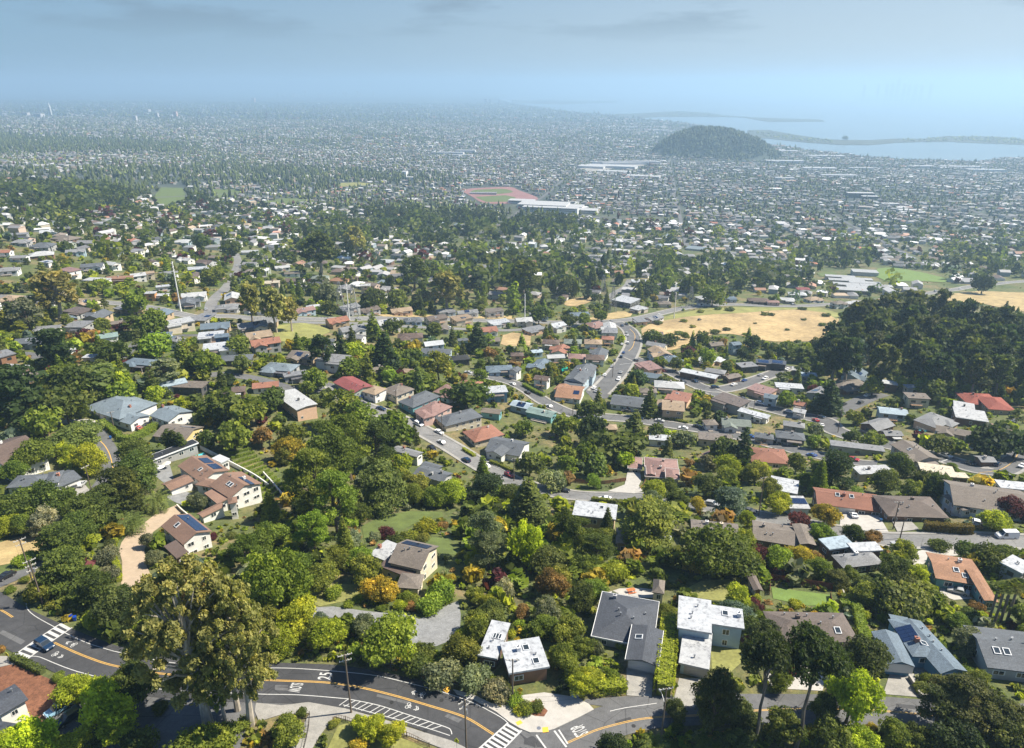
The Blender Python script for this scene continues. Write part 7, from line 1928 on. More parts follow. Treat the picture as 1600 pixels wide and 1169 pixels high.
Lt1 = lattice(533, 489, 24, 'grey lattice tower left of the white mast')
Lt2 = lattice(554, 494, 24, 'grey lattice tower right of the white mast')
Lt3 = lattice(957, 488, 24, 'grey lattice tower in front of the white pavilion')
Lt4 = lattice(942, 463, 22, 'grey lattice tower behind the white pavilion')
Lt5 = lattice(1078, 480, 20, 'grey lattice tower beyond the divided road')
for a, b, lb in ((M0, M1, 'between the left mast and the middle mast'), (M1, M2, 'from the lattice towers to the central mast'), (M2, M3, 'from the central mast to the golden hill'), (Lt1, Lt4, 'from left lattice tower towards the pavilion'), (Lt2, Lt3, 'from right lattice tower to the pavilion'), (Lt3, Lt5, 'from the pavilion beyond the divided road')):
    string(a, b, 6, sag=.02, r=.05, label='thin transmission cable ' + lb, name='transmission_cable', grp='transmission cables')

# ------------------------------------------------------------------ signs, bins, fences, small things by the road
def sign(px, py, hgt, kind, label, az):
    x, y, z = at(px, py)
    root = empty('road_sign', (x, y, z), R(az))
    link('post', MB().tube([(0, 0, -.3), (0, 0, hgt + .3)], .04, 6).mesh('post', 'metal_grey'), root)
    if kind == 'diamond':
        s = .62
        pl = MB().add([(0, -.05, hgt - s), (s, -.05, hgt), (0, -.05, hgt + s), (-s, -.05, hgt), (0, -.02, hgt - s), (s, -.02, hgt), (0, -.02, hgt + s), (-s, -.02, hgt)], [(0, 1, 2, 3), (7, 6, 5, 4), (0, 4, 5, 1), (1, 5, 6, 2), (2, 6, 7, 3), (3, 7, 4, 0)])
        link('sign_plate', pl.mesh('sign_plate', 'sign_amber'), root)
        link('arrow', MB().tube([(.12, -.06, hgt - .3), (.12, -.06, hgt + .05), (-.15, -.06, hgt + .1), (-.15, -.06, hgt + .32)], .05, 4).mesh('arrow', 'black'), root)
        link('lower_plate', MB().box((0, -.04, hgt - 1.0), (.6, .03, .5)).mesh('lower_plate', 'sign_amber'), root)
    else:
        # five sided crossing sign with a walking figure
        s = .42
        P = [(-s, hgt - s), (s, hgt - s), (s, hgt + .1), (0, hgt + .62), (-s, hgt + .1)]
        pl = MB().add([(a, -.05, b) for a, b in P] + [(a, -.02, b) for a, b in P], [tuple(range(5)), tuple(range(9, 4, -1))] + [(k, k + 5, (k + 1) % 5 + 5, (k + 1) % 5) for k in range(5)])
        link('sign_plate', pl.mesh('sign_plate', 'sign_yellow'), root)
        f = MB().tube([(0, -.06, hgt + .18), (0, -.06, hgt - .05)], .05, 5).tube([(0, -.06, hgt - .05), (.12, -.06, hgt - .32)], .035, 5).tube([(0, -.06, hgt - .05), (-.12, -.06, hgt - .32)], .035, 5).disc((0, -.06, hgt + .28), .07, 'y', 8, .03).tube([(-.16, -.06, hgt), (0, -.06, hgt + .12), (.15, -.06, hgt)], .03, 5)
        link('walking_figure', f.mesh('walking_figure', 'black'), root)
    tag(root, label, 'road sign', 'road signs')
sign(97, 962, 2.3, 'p', 'yellow pedestrian sign in the tree shade by the upper crossing end', 0)
sign(15, 1036, 2.3, 'p', 'yellow pedestrian sign at the lower end of the left crossing', -10)
sign(203, 1010, 2.3, 'p', 'yellow pedestrian sign half hidden by the eucalyptus', 10)
sign(714, 1172, 2.3, 'p', 'yellow pedestrian sign at the very bottom beside a pole', -20)
sign(812, 1094, 2.6, 'diamond', 'amber diamond turn sign with arrow beside the slim pole', 0)
def bin_(px, py, col, label):
    x, y, z = at(px, py)
    root = empty('wheelie_bin', (x, y, z + .12), R(20))
    vs = [(-.25, -.28, 0), (.25, -.28, 0), (.25, .28, 0), (-.25, .28, 0), (-.31, -.36, 1.0), (.31, -.36, 1.0), (.31, .36, 1.0), (-.31, .36, 1.0)]
    link('bin_body', MB().add(vs, [(3, 2, 1, 0), (4, 5, 6, 7), (0, 1, 5, 4), (1, 2, 6, 5), (2, 3, 7, 6), (3, 0, 4, 7)]).mesh('bin_body', 'paint'), root, color=col)
    link('lid', MB().box((0, .02, 1.04), (.68, .8, .07)).mesh('lid', 'paint'), root, color=tuple(v * .8 for v in col))
    for s in (-1, 1): link('wheel', MB().disc((s * .28, .33, .1), .1, 'x', 10, .06).mesh('wheel', 'rubber'), root)
    tag(root, label, 'bin', 'wheelie bins')
bin_(895.5, 1089, (.25, .42, .55), 'pale blue bin on the corner pavement')
bin_(901, 1090, (.02, .10, .35), 'dark blue bin beside the pale one on the corner pavement')
bin_(112, 968, (.01, .05, .35), 'blue bin in the tree shade left of the other')
bin_(118, 970, (.01, .06, .40), 'blue bin in the tree shade nearer the driveway')
bin_(173, 686, (.02, .15, .5), 'blue bin at the bend of the lane')
bin_(1376, 816, (.02, .08, .2), 'dark blue bin at the corner of the striped concrete drive')
def fence(px, h, label, kind='rail', col=(0.16, 0.11, 0.07), sp=2.2, nick=None):
    L = world_line(px, .55)
    d = np.concatenate([[0], np.cumsum(np.linalg.norm(np.diff(L, axis=0), axis=1))])
    c0 = (float(L[0][0]), float(L[0][1])); z0 = float(ground(*c0))
    root = empty('fence', (c0[0], c0[1], z0))
    def pt(s, z):
        x = np.interp(s, d, L[:, 0]); y = np.interp(s, d, L[:, 1]); return (float(x) - c0[0], float(y) - c0[1], float(ground(x, y)) - z0 + z)
    n = max(1, int(d[-1] / sp))
    mpost = MB().box((0, 0, h / 2), (.11, .11, h + .1)).mesh('post', 'wood')
    for k in range(n + 1):
        p = pt(d[-1] * k / n, 0); link('post', mpost, root, p, color=col)
    for z in (h * .25, h * .9):
        pts = [pt(s, z) for s in np.linspace(0, d[-1], n * 2 + 1)]
        link('rail', MB().tube(pts, .045, 4).mesh('rail', 'wood'), root, color=col)
    if kind == 'board':
        nb = int(d[-1] / .2)
        mb = MB().box((0, 0, h / 2), (.17, .025, h * .94)).mesh('board', 'wood')
        for k in range(min(nb, 280)):
            s = d[-1] * (k + .5) / min(nb, 280); p = pt(s, 0.03); q = pt(min(s + .1, d[-1]), 0)
            link('board', mb, root, p, math.atan2(q[1] - p[1], q[0] - p[0]), color=tuple(v * (0.85 + .3 * ((k * 37) % 10) / 10) for v in col), scale=(d[-1] / min(nb, 280) / .2, 1, 1))
    else:
        nb = int(d[-1] / .45)
        mb = MB().box((0, 0, h / 2), (.05, .03, h * .86)).mesh('picket', 'wood')
        for k in range(min(nb, 250)):
            s = d[-1] * (k + .5) / min(nb, 250); link('picket', mb, root, pt(s, .02), color=col)
    tag(root, label, 'fence', 'garden fences')
    P = project((c0[0], c0[1], z0 + h))
fence([(521, 1128), (531, 1124), (560, 1133), (600, 1144), (636, 1151), (671, 1168)], 1.2, 'low brown picket fence along the bottom pavement')
fence([(575, 1036), (600, 1042), (645, 1051), (682, 1064)], 1.1, 'dark railing at the back of the road under the round trees', col=(.10, .11, .11))
fence([(705, 1068), (728, 1077), (760, 1090), (778, 1097), (800, 1102)], 1.1, 'grey railing above the corner pavement', col=(.14, .15, .16))
fence([(1200, 906), (1245, 914), (1300, 922)], 2.0, 'tall red board fence above the bright lawn', 'board', (.24, .075, .045))
fence([(1202, 930), (1203, 908)], 1.6, 'short red fence beside the beige shed', 'board', (.24, .085, .05))
fence([(1297, 932), (1299, 950)], 1.4, 'short red fence at the end of the bright lawn', 'board', (.25, .09, .06))
fence([(890, 753), (935, 757), (978, 752)], 1.6, 'red brown board fence left of the bright white drive', 'board', (.22, .09, .05))
fence([(1008, 752), (1006, 758), (1000, 764)], 1.0, 'low orange board fence right of the bright white drive', 'board', (.30, .12, .06))
fence([(475, 1172), (482, 1140), (484, 1118)], 1.0, 'short dark fence by the round green tree at the bottom', col=(.08, .07, .06))
# low walls
def wall_line(px, h, w, m, label, name='garden_wall', group='garden walls', col=(0.40, 0.38, 0.35)):
    L = world_line(px, .8)
    N = normals2(L); V = []
    for s, z in ((-1, -.3), (-1, h), (1, h), (1, -.3)):
        q = L + N * (s * w / 2); V.append(np.column_stack([q, ground(q[:, 0], q[:, 1]) + z]))
    k = len(L); vs = np.concatenate(V); mb = MB()
    mb.add(vs, [(a * k + j, a * k + j + 1, (a + 1) * k + j + 1, (a + 1) * k + j) for a in range(3) for j in range(k - 1)] + [(0, k, 2 * k, 3 * k), (k - 1, 4 * k - 1, 3 * k - 1, 2 * k - 1)])
    o = link(name, mb.mesh(name, m), color=col)
    tag(o, label, 'wall', group)
wall_line([(1420, 1060), (1432, 1078), (1440, 1090), (1470, 1093), (1500, 1097)], .9, .4, 'wall', 'low grey garden wall beside the drive of the blue house')
wall_line([(1316, 925), (1322, 940), (1326, 950)], .9, .3, 'wall', 'short grey wall beside the bright lawn')
wall_line([(412, 742), (430, 762), (450, 786)], 1.4, .4, 'wall', 'long pale terrace wall below the vine rows', col=(.6, .58, .54))
wall_line([(314, 702), (352, 722), (395, 745), (420, 762)], 1.6, .4, 'wall', 'white terrace wall between villa and vine rows', col=(.7, .69, .66))
wall_line([(277, 792), (285, 800), (300, 812)], 1.0, .4, 'wall', 'low pale wall at the head of the sandy drive', col=(.65, .6, .52))
# swimming pools
sheet('swimming_pool', [(300, 716), (318, 709), (323, 713), (304, 721)], 'water_pool', lift=.5, keep=False)
sheet('swimming_pool', [(1433, 669), (1446, 669), (1449, 675), (1436, 676)], 'water_pool', lift=.4, keep=False)
tp = sheet('tarpaulin', [(877, 579), (886, 577), (888, 584), (878, 586)], 'tarp_teal', lift=2.4, keep=False); tag(tp, 'teal tarpaulin stretched beside the slate two storey house', 'tarpaulin', kind='thing')
# terrace furniture
def table(px, py, label, col=(.55, .16, .05)):
    x, y, z = at(px, py); root = empty('picnic_table', (x, y, z + .1), R(15))
    link('table_top', MB().box((0, 0, .74), (2.0, .8, .06)).mesh('table_top', 'wood'), root, color=col)
    for s in (-1, 1):
        link('bench', MB().box((0, s * .8, .44), (2.0, .3, .05)).mesh('bench', 'wood'), root, color=col)
        link('leg', MB().box((s * .75, 0, .37), (.08, 1.5, .07)).box((s * .75, 0.2, .37), (.08, .08, .72)).box((s * .75, -0.2, .37), (.08, .08, .72)).mesh('leg', 'wood'), root, color=col)
    tag(root, label, 'table', 'garden furniture')
table(986, 926, 'orange picnic table on the pale patio')
def umbrella(px, py, label, col=(.62, .58, .5)):
    x, y, z = at(px, py); root = empty('parasol', (x, y, z))
    link('pole', MB().tube([(0, 0, 0), (0, 0, 2.5)], .03, 6).mesh('pole', 'metal_grey'), root)
    mb = MB(); n = 8; vs = [(0, 0, 2.7)] + [(1.5 * math.cos(6.2832 * k / n), 1.5 * math.sin(6.2832 * k / n), 2.15) for k in range(n)]
    mb.add(vs, [(0, 1 + k, 1 + (k + 1) % n) for k in range(n)]); link('canopy', mb.mesh('canopy', 'trim'), root, color=col)
    tag(root, label, 'parasol', 'parasols')
umbrella(262, 732, 'cream parasol on the villa terrace')
umbrella(252, 738, 'white parasol beside the cream one on the villa terrace', (.75, .74, .72))

# ------------------------------------------------------------------ writing and symbols on the tarmac
def flat_text(body, px, py, to, length, width, name='road_marking', lift=.112):
    """letters laid on the road; to = pixel that the tops of the letters point at"""
    cu = bpy.data.curves.new('lettering', 'FONT'); cu.body = body; cu.align_x = 'CENTER'; cu.align_y = 'CENTER'; cu.size = 1.0; cu.space_character = 1.12
    cu.offset = 0.018
    o = bpy.data.objects.new('lettering_source', cu); COL.objects.link(o)
    bpy.context.view_layer.update()
    me = bpy.data.meshes.new_from_object(o.evaluated_get(bpy.context.evaluated_depsgraph_get()))
    bpy.data.objects.remove(o)
    co = np.zeros(len(me.vertices) * 3, np.float32); me.vertices.foreach_get('co', co); co = co.reshape(-1, 3)
    co[:, :2] -= (co[:, :2].max(0) + co[:, :2].min(0)) / 2
    ext = co[:, :2].max(0) - co[:, :2].min(0)
    x, y, _ = at(px, py); x2, y2, _ = at(*to)
    up = np.array((x2 - x, y2 - y)); up /= np.linalg.norm(up); rt = np.array((up[1], -up[0]))
    xy = np.array((x, y)) + (co[:, 0] / ext[0] * width)[:, None] * rt + (co[:, 1] / ext[1] * length)[:, None] * up
    zz = ground(xy[:, 0], xy[:, 1]) + lift
    out = np.column_stack([xy, zz]).astype(np.float32)
    me.vertices.foreach_set('co', out.ravel()); me.update(); me.materials.clear(); me.materials.append(MATS['paint_white'])
    tag(link(name, me), kind='structure')
flat_text('25', 508, 1057, (460, 1055), 2.6, 1.9)
flat_text('SLOW', 462, 1075, (520, 1079), 2.4, 2.3)
flat_text('STOP', 905, 1142, (880, 1153), 2.6, 2.2, lift=.109)
def sharrow(px, py, to):
    x, y, _ = at(px, py); x2, y2, _ = at(*to)
    up = np.array((x2 - x, y2 - y)); up /= np.linalg.norm(up); rt = np.array((up[1], -up[0]))
    polys = []
    def bar(a, b, w):
        a, b = np.array(a), np.array(b); d = (b - a) / np.linalg.norm(b - a); n = np.array((-d[1], d[0])) * w / 2
        polys.append([a + n, b + n, b - n, a - n])
    for s in (-1, 1):
        bar((0, 1.55), (s * .5, 1.05), .16); bar((0, 1.2), (s * .5, .7), .16)
        c = np.array((s * .38, -.75))
        for k in range(10):
            t0, t1 = 6.2832 * k / 10, 6.2832 * (k + 1) / 10
            bar(c + .34 * np.array((math.cos(t0), math.sin(t0))), c + .34 * np.array((math.cos(t1), math.sin(t1))), .11)
    for a, b in (((-.38, -.75), (-.15, -.2)), ((-.15, -.2), (.28, -.2)), ((.28, -.2), (.38, -.75)), ((-.15, -.2), (.05, -.75)), ((.28, -.2), (.05, -.75)), ((.28, -.2), (.34, .05)), ((-.2, -.08), (-.02, -.08))): bar(a, b, .1)
    mb = MB()
    for i, p in enumerate(polys):
        pts = [np.array((x, y)) + q[0] * rt + q[1] * up for q in p]
        mb.add([(float(q[0]), float(q[1]), float(ground(*q)) + .1085 + .0004 * (i % 9)) for q in pts], [(0, 1, 2, 3)])
    tag(link('road_marking', mb.mesh('road_marking', 'paint_white')), kind='structure')
sharrow(112, 1007, (60, 985)); sharrow(90, 1024, (140, 1047)); sharrow(655, 1085, (600, 1071)); sharrow(643, 1105, (700, 1125))

# patches, covers and drains in the main road
for k, (pts, mm) in enumerate([([(300, 1058), (330, 1059), (331, 1064), (300, 1063)], 'asphalt_dark'), ([(590, 1085), (640, 1097), (637, 1101), (588, 1089)], 'asphalt'), ([(430, 1071), (450, 1071.5), (450, 1080), (430, 1079)], 'asphalt'), ([(700, 1116), (722, 1125), (716, 1130), (694, 1120)], 'asphalt'),
                               ([(1100, 1110), (1150, 1109), (1150, 1113), (1100, 1114)], 'asphalt_dark'), ([(960, 1128), (985, 1121), (988, 1127), (964, 1134)], 'asphalt_dark'), ([(5, 985), (40, 1002), (33, 1008), (-2, 990)], 'asphalt'), ([(1400, 1100), (1440, 1104), (1440, 1110), (1400, 1106)], 'asphalt_dark'), ([(855, 770), (880, 774), (879, 780), (853, 776)], 'asphalt')]):
    sheet('road_patch', pts, mm, lift=.1035, keep=False)
for k, (px, py) in enumerate(((842, 1139), (612, 1098), (250, 1061), (690, 1095), (990, 1135), (665, 1143), (745, 700), (70, 1020), (1330, 1105))):
    x, y, z = at(px, py); z = float(ground(x, y))
    o = link('manhole_cover', MB().disc((0, 0, 0), .38, 'z', 14, .03).mesh('manhole_cover', 'rim' if k == 0 else 'black'), loc=(x, y, z + (.21 if k in (0, 5) else .112)))
    AUTO.append((o, 'round iron manhole cover', px, py, 'manhole cover', 'manhole covers'))

# ------------------------------------------------------------------ the plain: streets of houses and trees down to the bay
def lin(a): return np.asarray(a, np.float32)
GR = np.random.default_rng(2024)
def scatter_city():
    th = R(-11)
    cu_, sv = np.array((math.cos(th), math.sin(th))), np.array((-math.sin(th), math.cos(th)))
    houses, trees, streets = [], [], []
    # lots in rows along the streets, finer near by
    def lots(ymin, ymax, pu, pv, rowpair):
        ext = ymax * 1.15 + 400
        us = np.arange(-ext, ext, pu); vs = np.arange(ymin * .55 - 600, ymax * 1.4 + 600, pv)
        U, V = np.meshgrid(us, vs)
        X = U * cu_[0] + V * sv[0]; Y = U * cu_[1] + V * sv[1]
        X = X.ravel(); Y = Y.ravel(); row = np.repeat(np.arange(len(vs)), len(us)); colm = np.tile(np.arange(len(us)), len(vs))
        px, py, d = project((X, Y, ground(X, Y)))
        ok = (Y > ymin) & (Y < ymax) & (px > -140) & (px < 1740) & (ground(X, Y) > .9)
        return X[ok], Y[ok], row[ok], colm[ok]
    P = []
    for ymin, ymax, pu, pv in ((560, 1500, 15.5, 30), (1500, 3600, 15, 30), (3600, 6500, 24, 44), (6500, 13000, 66, 105)):
        X, Y, row, colm = lots(ymin, ymax, pu, pv, 2)
        P.append((X, Y, row, colm, np.full(len(X), pu)))
    X, Y, row, colm, pu = (np.concatenate([p[k] for p in P]) for k in range(5))
    px, py, d = project((X, Y, ground(X, Y)))
    hh = hill_height(X, Y) > 2
    # woods and parks seen in the photograph
    wood = np.zeros(len(X), bool)
    jx, jy = px + GR.normal(size=len(X)) * 16, py + GR.normal(size=len(X)) * 3.2
    for poly in WOODS: wood |= in_poly(jx, jy, poly)
    keep = ~hh
    for poly in OPENS: keep &= ~in_poly(px, py, poly)
    for Pk in KEEPOUT: keep &= ~in_poly(X, Y, Pk)
    nearm = Y < 1100
    okn = np.ones(len(X), bool)
    TA = np.array(TREES)
    for i in np.where(nearm & keep)[0]:
        d0 = X[i] - FOOTA[:, 0]; d1 = Y[i] - FOOTA[:, 1]
        if np.any(d0 * d0 + d1 * d1 < (FOOTA[:, 4] + 11) ** 2): okn[i] = False; continue
        for L, w in ROADS:
            if np.min((L[:, 0] - X[i]) ** 2 + (L[:, 1] - Y[i]) ** 2) < (w + 7) ** 2: okn[i] = False; break
        else:
            if np.any((TA[:, 0] - X[i]) ** 2 + (TA[:, 1] - Y[i]) ** 2 < (TA[:, 2] * .5 + 6) ** 2): okn[i] = False
    keep &= okn
    uu = X * cu_[0] + Y * cu_[1]; vv = X * sv[0] + Y * sv[1]
    ave = ((np.abs((uu + 3170) % 340 - 170) < 8.5) | (np.abs((vv + 5000) % 420 - 210) < 8.5)) & (Y > 1050)
    keep &= ~ave
    keep &= ~((py > 470) & (Y < 900))
    lf = np.sin(X / 310 + 1.7 * np.sin(Y / 470)) * np.cos(Y / 390 + 1.1 * np.sin(X / 520)) + .6 * np.sin(X / 130 + Y / 170)
    global cLF
    cLF = lf
    hx = keep & ((lf < GR.uniform(.1, 2.2, len(X))) | (Y < 1300)) & (pu < GR.uniform(15, 90, len(X))) & (GR.random(len(X)) < np.where(wood, .38, np.where(Y < 1500, .86, .9))) & ~((row % 9 == 8)) & ~(colm % 22 == 21)
    return X, Y, row, colm, pu, keep, wood, hx, (cu_, sv)
WOODS = [np.array(p) for p in (
    [(0, 300), (60, 290), (140, 310), (160, 335), (90, 345), (0, 345)], [(60, 275), (200, 262), (330, 262), (480, 262), (520, 275), (510, 290), (420, 290), (330, 290), (240, 292), (190, 320), (140, 322)],
    [(280, 300), (330, 290), (345, 310), (330, 322), (285, 322)], [(400, 270), (520, 262), (640, 272), (720, 280), (700, 290), (560, 285), (480, 300), (420, 300)], [(575, 330), (720, 330), (860, 338), (900, 350), (880, 380), (700, 385), (600, 375)],
    [(470, 350), (560, 345), (600, 370), (560, 400), (470, 400)], [(760, 400), (860, 410), (960, 420), (960, 440), (900, 470), (760, 490), (640, 490), (640, 440), (700, 425)], [(1020, 410), (1220, 425), (1240, 450), (1100, 465), (1010, 455)],
    [(1250, 395), (1330, 392), (1380, 410), (1270, 420)], [(1480, 395), (1600, 400), (1600, 430), (1500, 430)], [(-100, 210), (100, 215), (300, 225), (300, 235), (100, 240), (-100, 240)], [(0, 262), (60, 262), (60, 278), (0, 285)])]
OPENS = [np.array(p) for p in ([(236, 290), (295, 288), (300, 320), (235, 324)], [(722, 291), (800, 291), (842, 310), (935, 330), (900, 338), (800, 326), (728, 316)], [(1350, 412), (1490, 430), (1490, 446), (1370, 448), (1290, 462), (1270, 425)],
                               [(1000, 476), (1320, 470), (1330, 545), (1000, 560)], [(1290, 470), (1700, 450), (1700, 630), (1290, 600)], [(915, 255), (1008, 254), (1008, 262), (935, 270)], [(1322, 303), (1365, 305), (1375, 314), (1322, 315)], [(915, 488), (1000, 482), (1000, 500), (915, 505)], [(1440, 448), (1700, 430), (1700, 500), (1440, 470)])]
cX, cY, cRow, cCol, cPU, cKeep, cWood, cHouse, (cU, cV) = scatter_city()

ROOFPAL = lin([(0.075, 0.08, 0.09), (0.13, 0.13, 0.14), (0.21, 0.21, 0.22), (0.30, 0.30, 0.31), (0.45, 0.45, 0.46), (0.68, 0.69, 0.70), (0.17, 0.14, 0.12), (0.12, 0.09, 0.08), (0.30, 0.17, 0.12), (0.36, 0.15, 0.10), (0.32, 0.25, 0.18), (0.16, 0.20, 0.23)])
ROOFW = np.array([.10, .15, .17, .13, .11, .10, .08, .05, .04, .02, .03, .02]); ROOFW /= ROOFW.sum()
WALLPAL = lin([(0.74, 0.73, 0.70), (0.70, 0.68, 0.62), (0.60, 0.55, 0.45), (0.45, 0.45, 0.45), (0.35, 0.42, 0.46), (0.52, 0.40, 0.33), (0.30, 0.33, 0.27), (0.62, 0.50, 0.40)])
PALN = ['charcoal', 'dark grey', 'grey', 'light grey', 'pale grey', 'white', 'grey brown', 'dark brown', 'terracotta', 'rust red', 'tan', 'blue grey']
WPALN = ['white', 'off white', 'cream', 'grey', 'blue grey', 'pink', 'sage', 'peach']
# the nearest of them are houses of their own
_ci = np.where(cHouse)[0]
_ci = _ci[np.argsort(cY[_ci])]
N_OWN = max(8, 306 - sum(1 for o_ in bpy.data.objects if o_.parent is None and o_.name.split('.')[0] == 'house'))
_rr = random.Random(17)
for i in _ci[:N_OWN]:
    x, y = float(cX[i]) + _rr.uniform(-3, 3), float(cY[i]) + _rr.uniform(-3, 3)
    ang = math.atan2(cU[1], cU[0]) + _rr.uniform(-.25, .25) + (math.pi / 2 if _rr.random() < .4 else 0)
    typ = _rr.choice(('hip', 'gable', 'gable', 'flat'))
    ri, wi = int(GR.choice(12, p=ROOFW)), _rr.randrange(8)
    a, b = _rr.uniform(5.5, 8.5), _rr.uniform(4.2, 5.5); eh = _rr.choice((3.4, 3.6, 5.4))
    u = np.array((math.cos(ang), math.sin(ang)))
    W = [(np.array((x, y)), u, a, b, float(ground(x, y)), eh, typ, _rr.uniform(.28, .42) if typ != 'flat' else 0, None, None)]
    if _rr.random() < .5:
        v = np.array((-u[1], u[0])); W.append((W[0][0] + u * a * .4 * _rr.choice((-1, 1)) - v * b * .8, v, b * .7, a * .4, W[0][4], eh - .2, typ, W[0][7], None, None))
    build_house(W, tuple(ROOFPAL[ri]), tuple(WALLPAL[wi]), f'{PALN[ri]} {typ} roofed{" two storey" if eh > 5 else ""} {WPALN[wi]} house', None, 'house', 'hillside houses', (), 1 if y < 900 else 0, None, None, int(i))
_rest = _ci[N_OWN:]
def city_houses(idx):
    n = len(idx); x = cX[idx] + GR.normal(size=n) * 1.6; y = cY[idx] + GR.normal(size=n) * 1.6
    s = np.clip(cPU[idx] / 15.0, 1, 3.2)
    a = GR.uniform(4.6, 7.2, n) * s; b = GR.uniform(4.0, 5.4, n) * s
    h = np.where(GR.random(n) < .25, GR.uniform(5.2, 6.4, n), GR.uniform(3.1, 4.0, n)) * np.where(s > 1.3, 1.3, 1)
    big = GR.random(n) < 0.03
    far_flat = (cX[idx] > 900) & (GR.random(n) < .03)
    a = np.where(big | far_flat, a * 2.4, a); b = np.where(big | far_flat, b * 2.0, b)
    th = math.atan2(cU[1], cU[0]) + GR.normal(size=n) * .05 + np.where(GR.random(n) < .5, math.pi / 2, 0) + np.where(cY[idx] < 1800, GR.normal(size=n) * .25, 0)
    ux, uy = np.cos(th), np.sin(th)
    z = ground(x, y); z0 = z - 1.5
    flat = (GR.random(n) < .22) | big | far_flat
    rise = np.where(flat, 0.15, b * GR.uniform(.34, .5, n))
    hip = (GR.random(n) < .45) & ~flat
    o = 0.45
    def P(su, sv, zz, aa, bb): return np.stack([x + ux * su * aa - uy * sv * bb, y + uy * su * aa + ux * sv * bb, zz], -1)
    zt = z + h
    base = [P(-1, -1, z0, a, b), P(1, -1, z0, a, b), P(1, 1, z0, a, b), P(-1, 1, z0, a, b)]
    top = [P(-1, -1, zt, a, b), P(1, -1, zt, a, b), P(1, 1, zt, a, b), P(-1, 1, zt, a, b)]
    eave = [P(-1, -1, zt + .02, a + o, b + o), P(1, -1, zt + .02, a + o, b + o), P(1, 1, zt + .02, a + o, b + o), P(-1, 1, zt + .02, a + o, b + o)]
    ra = np.where(hip, np.maximum(a + o - b * .9, .3), a + o)
    ridge = [P(-1, 0, zt + rise, ra, b), P(1, 0, zt + rise, ra, b)]
    V = np.stack(base + top + eave + ridge, 1)      # n,14,3
    quads = np.array([(0, 1, 5, 4), (1, 2, 6, 5), (2, 3, 7, 6), (3, 0, 4, 7), (8, 9, 13, 12), (10, 11, 12, 13)])
    tris = np.array([(9, 10, 13), (11, 8, 12)])
    off = (np.arange(n) * 14)[:, None]
    lq = (quads.ravel()[None, :] + off); lt = (tris.ravel()[None, :] + off)
    loops = np.concatenate([lq, lt], 1).ravel()
    counts = np.tile([4] * 6 + [3] * 2, n)
    rc = ROOFPAL[GR.choice(12, n, p=ROOFW)] * GR.uniform(.85, 1.15, (n, 1)); wc = WALLPAL[GR.choice(8, n, p=[.3, .2, .12, .1, .08, .06, .06, .08])] * GR.uniform(.9, 1.05, (n, 1))
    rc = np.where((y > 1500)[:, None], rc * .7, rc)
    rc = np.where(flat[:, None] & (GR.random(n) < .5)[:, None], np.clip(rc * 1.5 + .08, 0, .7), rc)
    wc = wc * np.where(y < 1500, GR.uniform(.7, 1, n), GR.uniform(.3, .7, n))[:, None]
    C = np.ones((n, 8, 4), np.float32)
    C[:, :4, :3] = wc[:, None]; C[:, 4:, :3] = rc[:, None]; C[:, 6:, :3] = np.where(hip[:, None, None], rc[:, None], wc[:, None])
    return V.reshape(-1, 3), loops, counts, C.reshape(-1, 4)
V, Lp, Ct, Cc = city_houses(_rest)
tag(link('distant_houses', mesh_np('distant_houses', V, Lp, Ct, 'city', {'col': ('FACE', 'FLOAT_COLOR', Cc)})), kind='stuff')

# the longer avenues of the plain
def avenues():
    for k in range(-14, 15):
        u0 = 170 - 3170 + 340 * (k + 9)
        pts = [np.array((u0 * cU[0] + v * cV[0], u0 * cU[1] + v * cV[1])) for v in np.arange(900, 9000, 60)]
        pts = [p for p in pts if p[1] > 1080 and abs(project((p[0], p[1], float(ground(*p))))[0] - 800) < 900 and ground(*p) > .9 and hill_height(*p) < 1]
        if len(pts) < 8: continue
        tag(link('street', strip_mesh('street', np.array(pts), -4, 4, .5, 'asphalt', 2)), kind='structure')
    for k in range(2, 16):
        v0 = 210 - 5000 + 420 * (k + 12)
        pts = [np.array((u * cU[0] + v0 * cV[0], u * cU[1] + v0 * cV[1])) for u in np.arange(-5000, 7000, 60)]
        pts = [p for p in pts if p[1] > 1080 and abs(project((p[0], p[1], float(ground(*p))))[0] - 800) < 900 and ground(*p) > .9 and hill_height(*p) < 1]
        if len(pts) < 8: continue
        tag(link('street', strip_mesh('street', np.array(pts), -4, 4, .45, 'asphalt', 2)), kind='structure')
avenues()

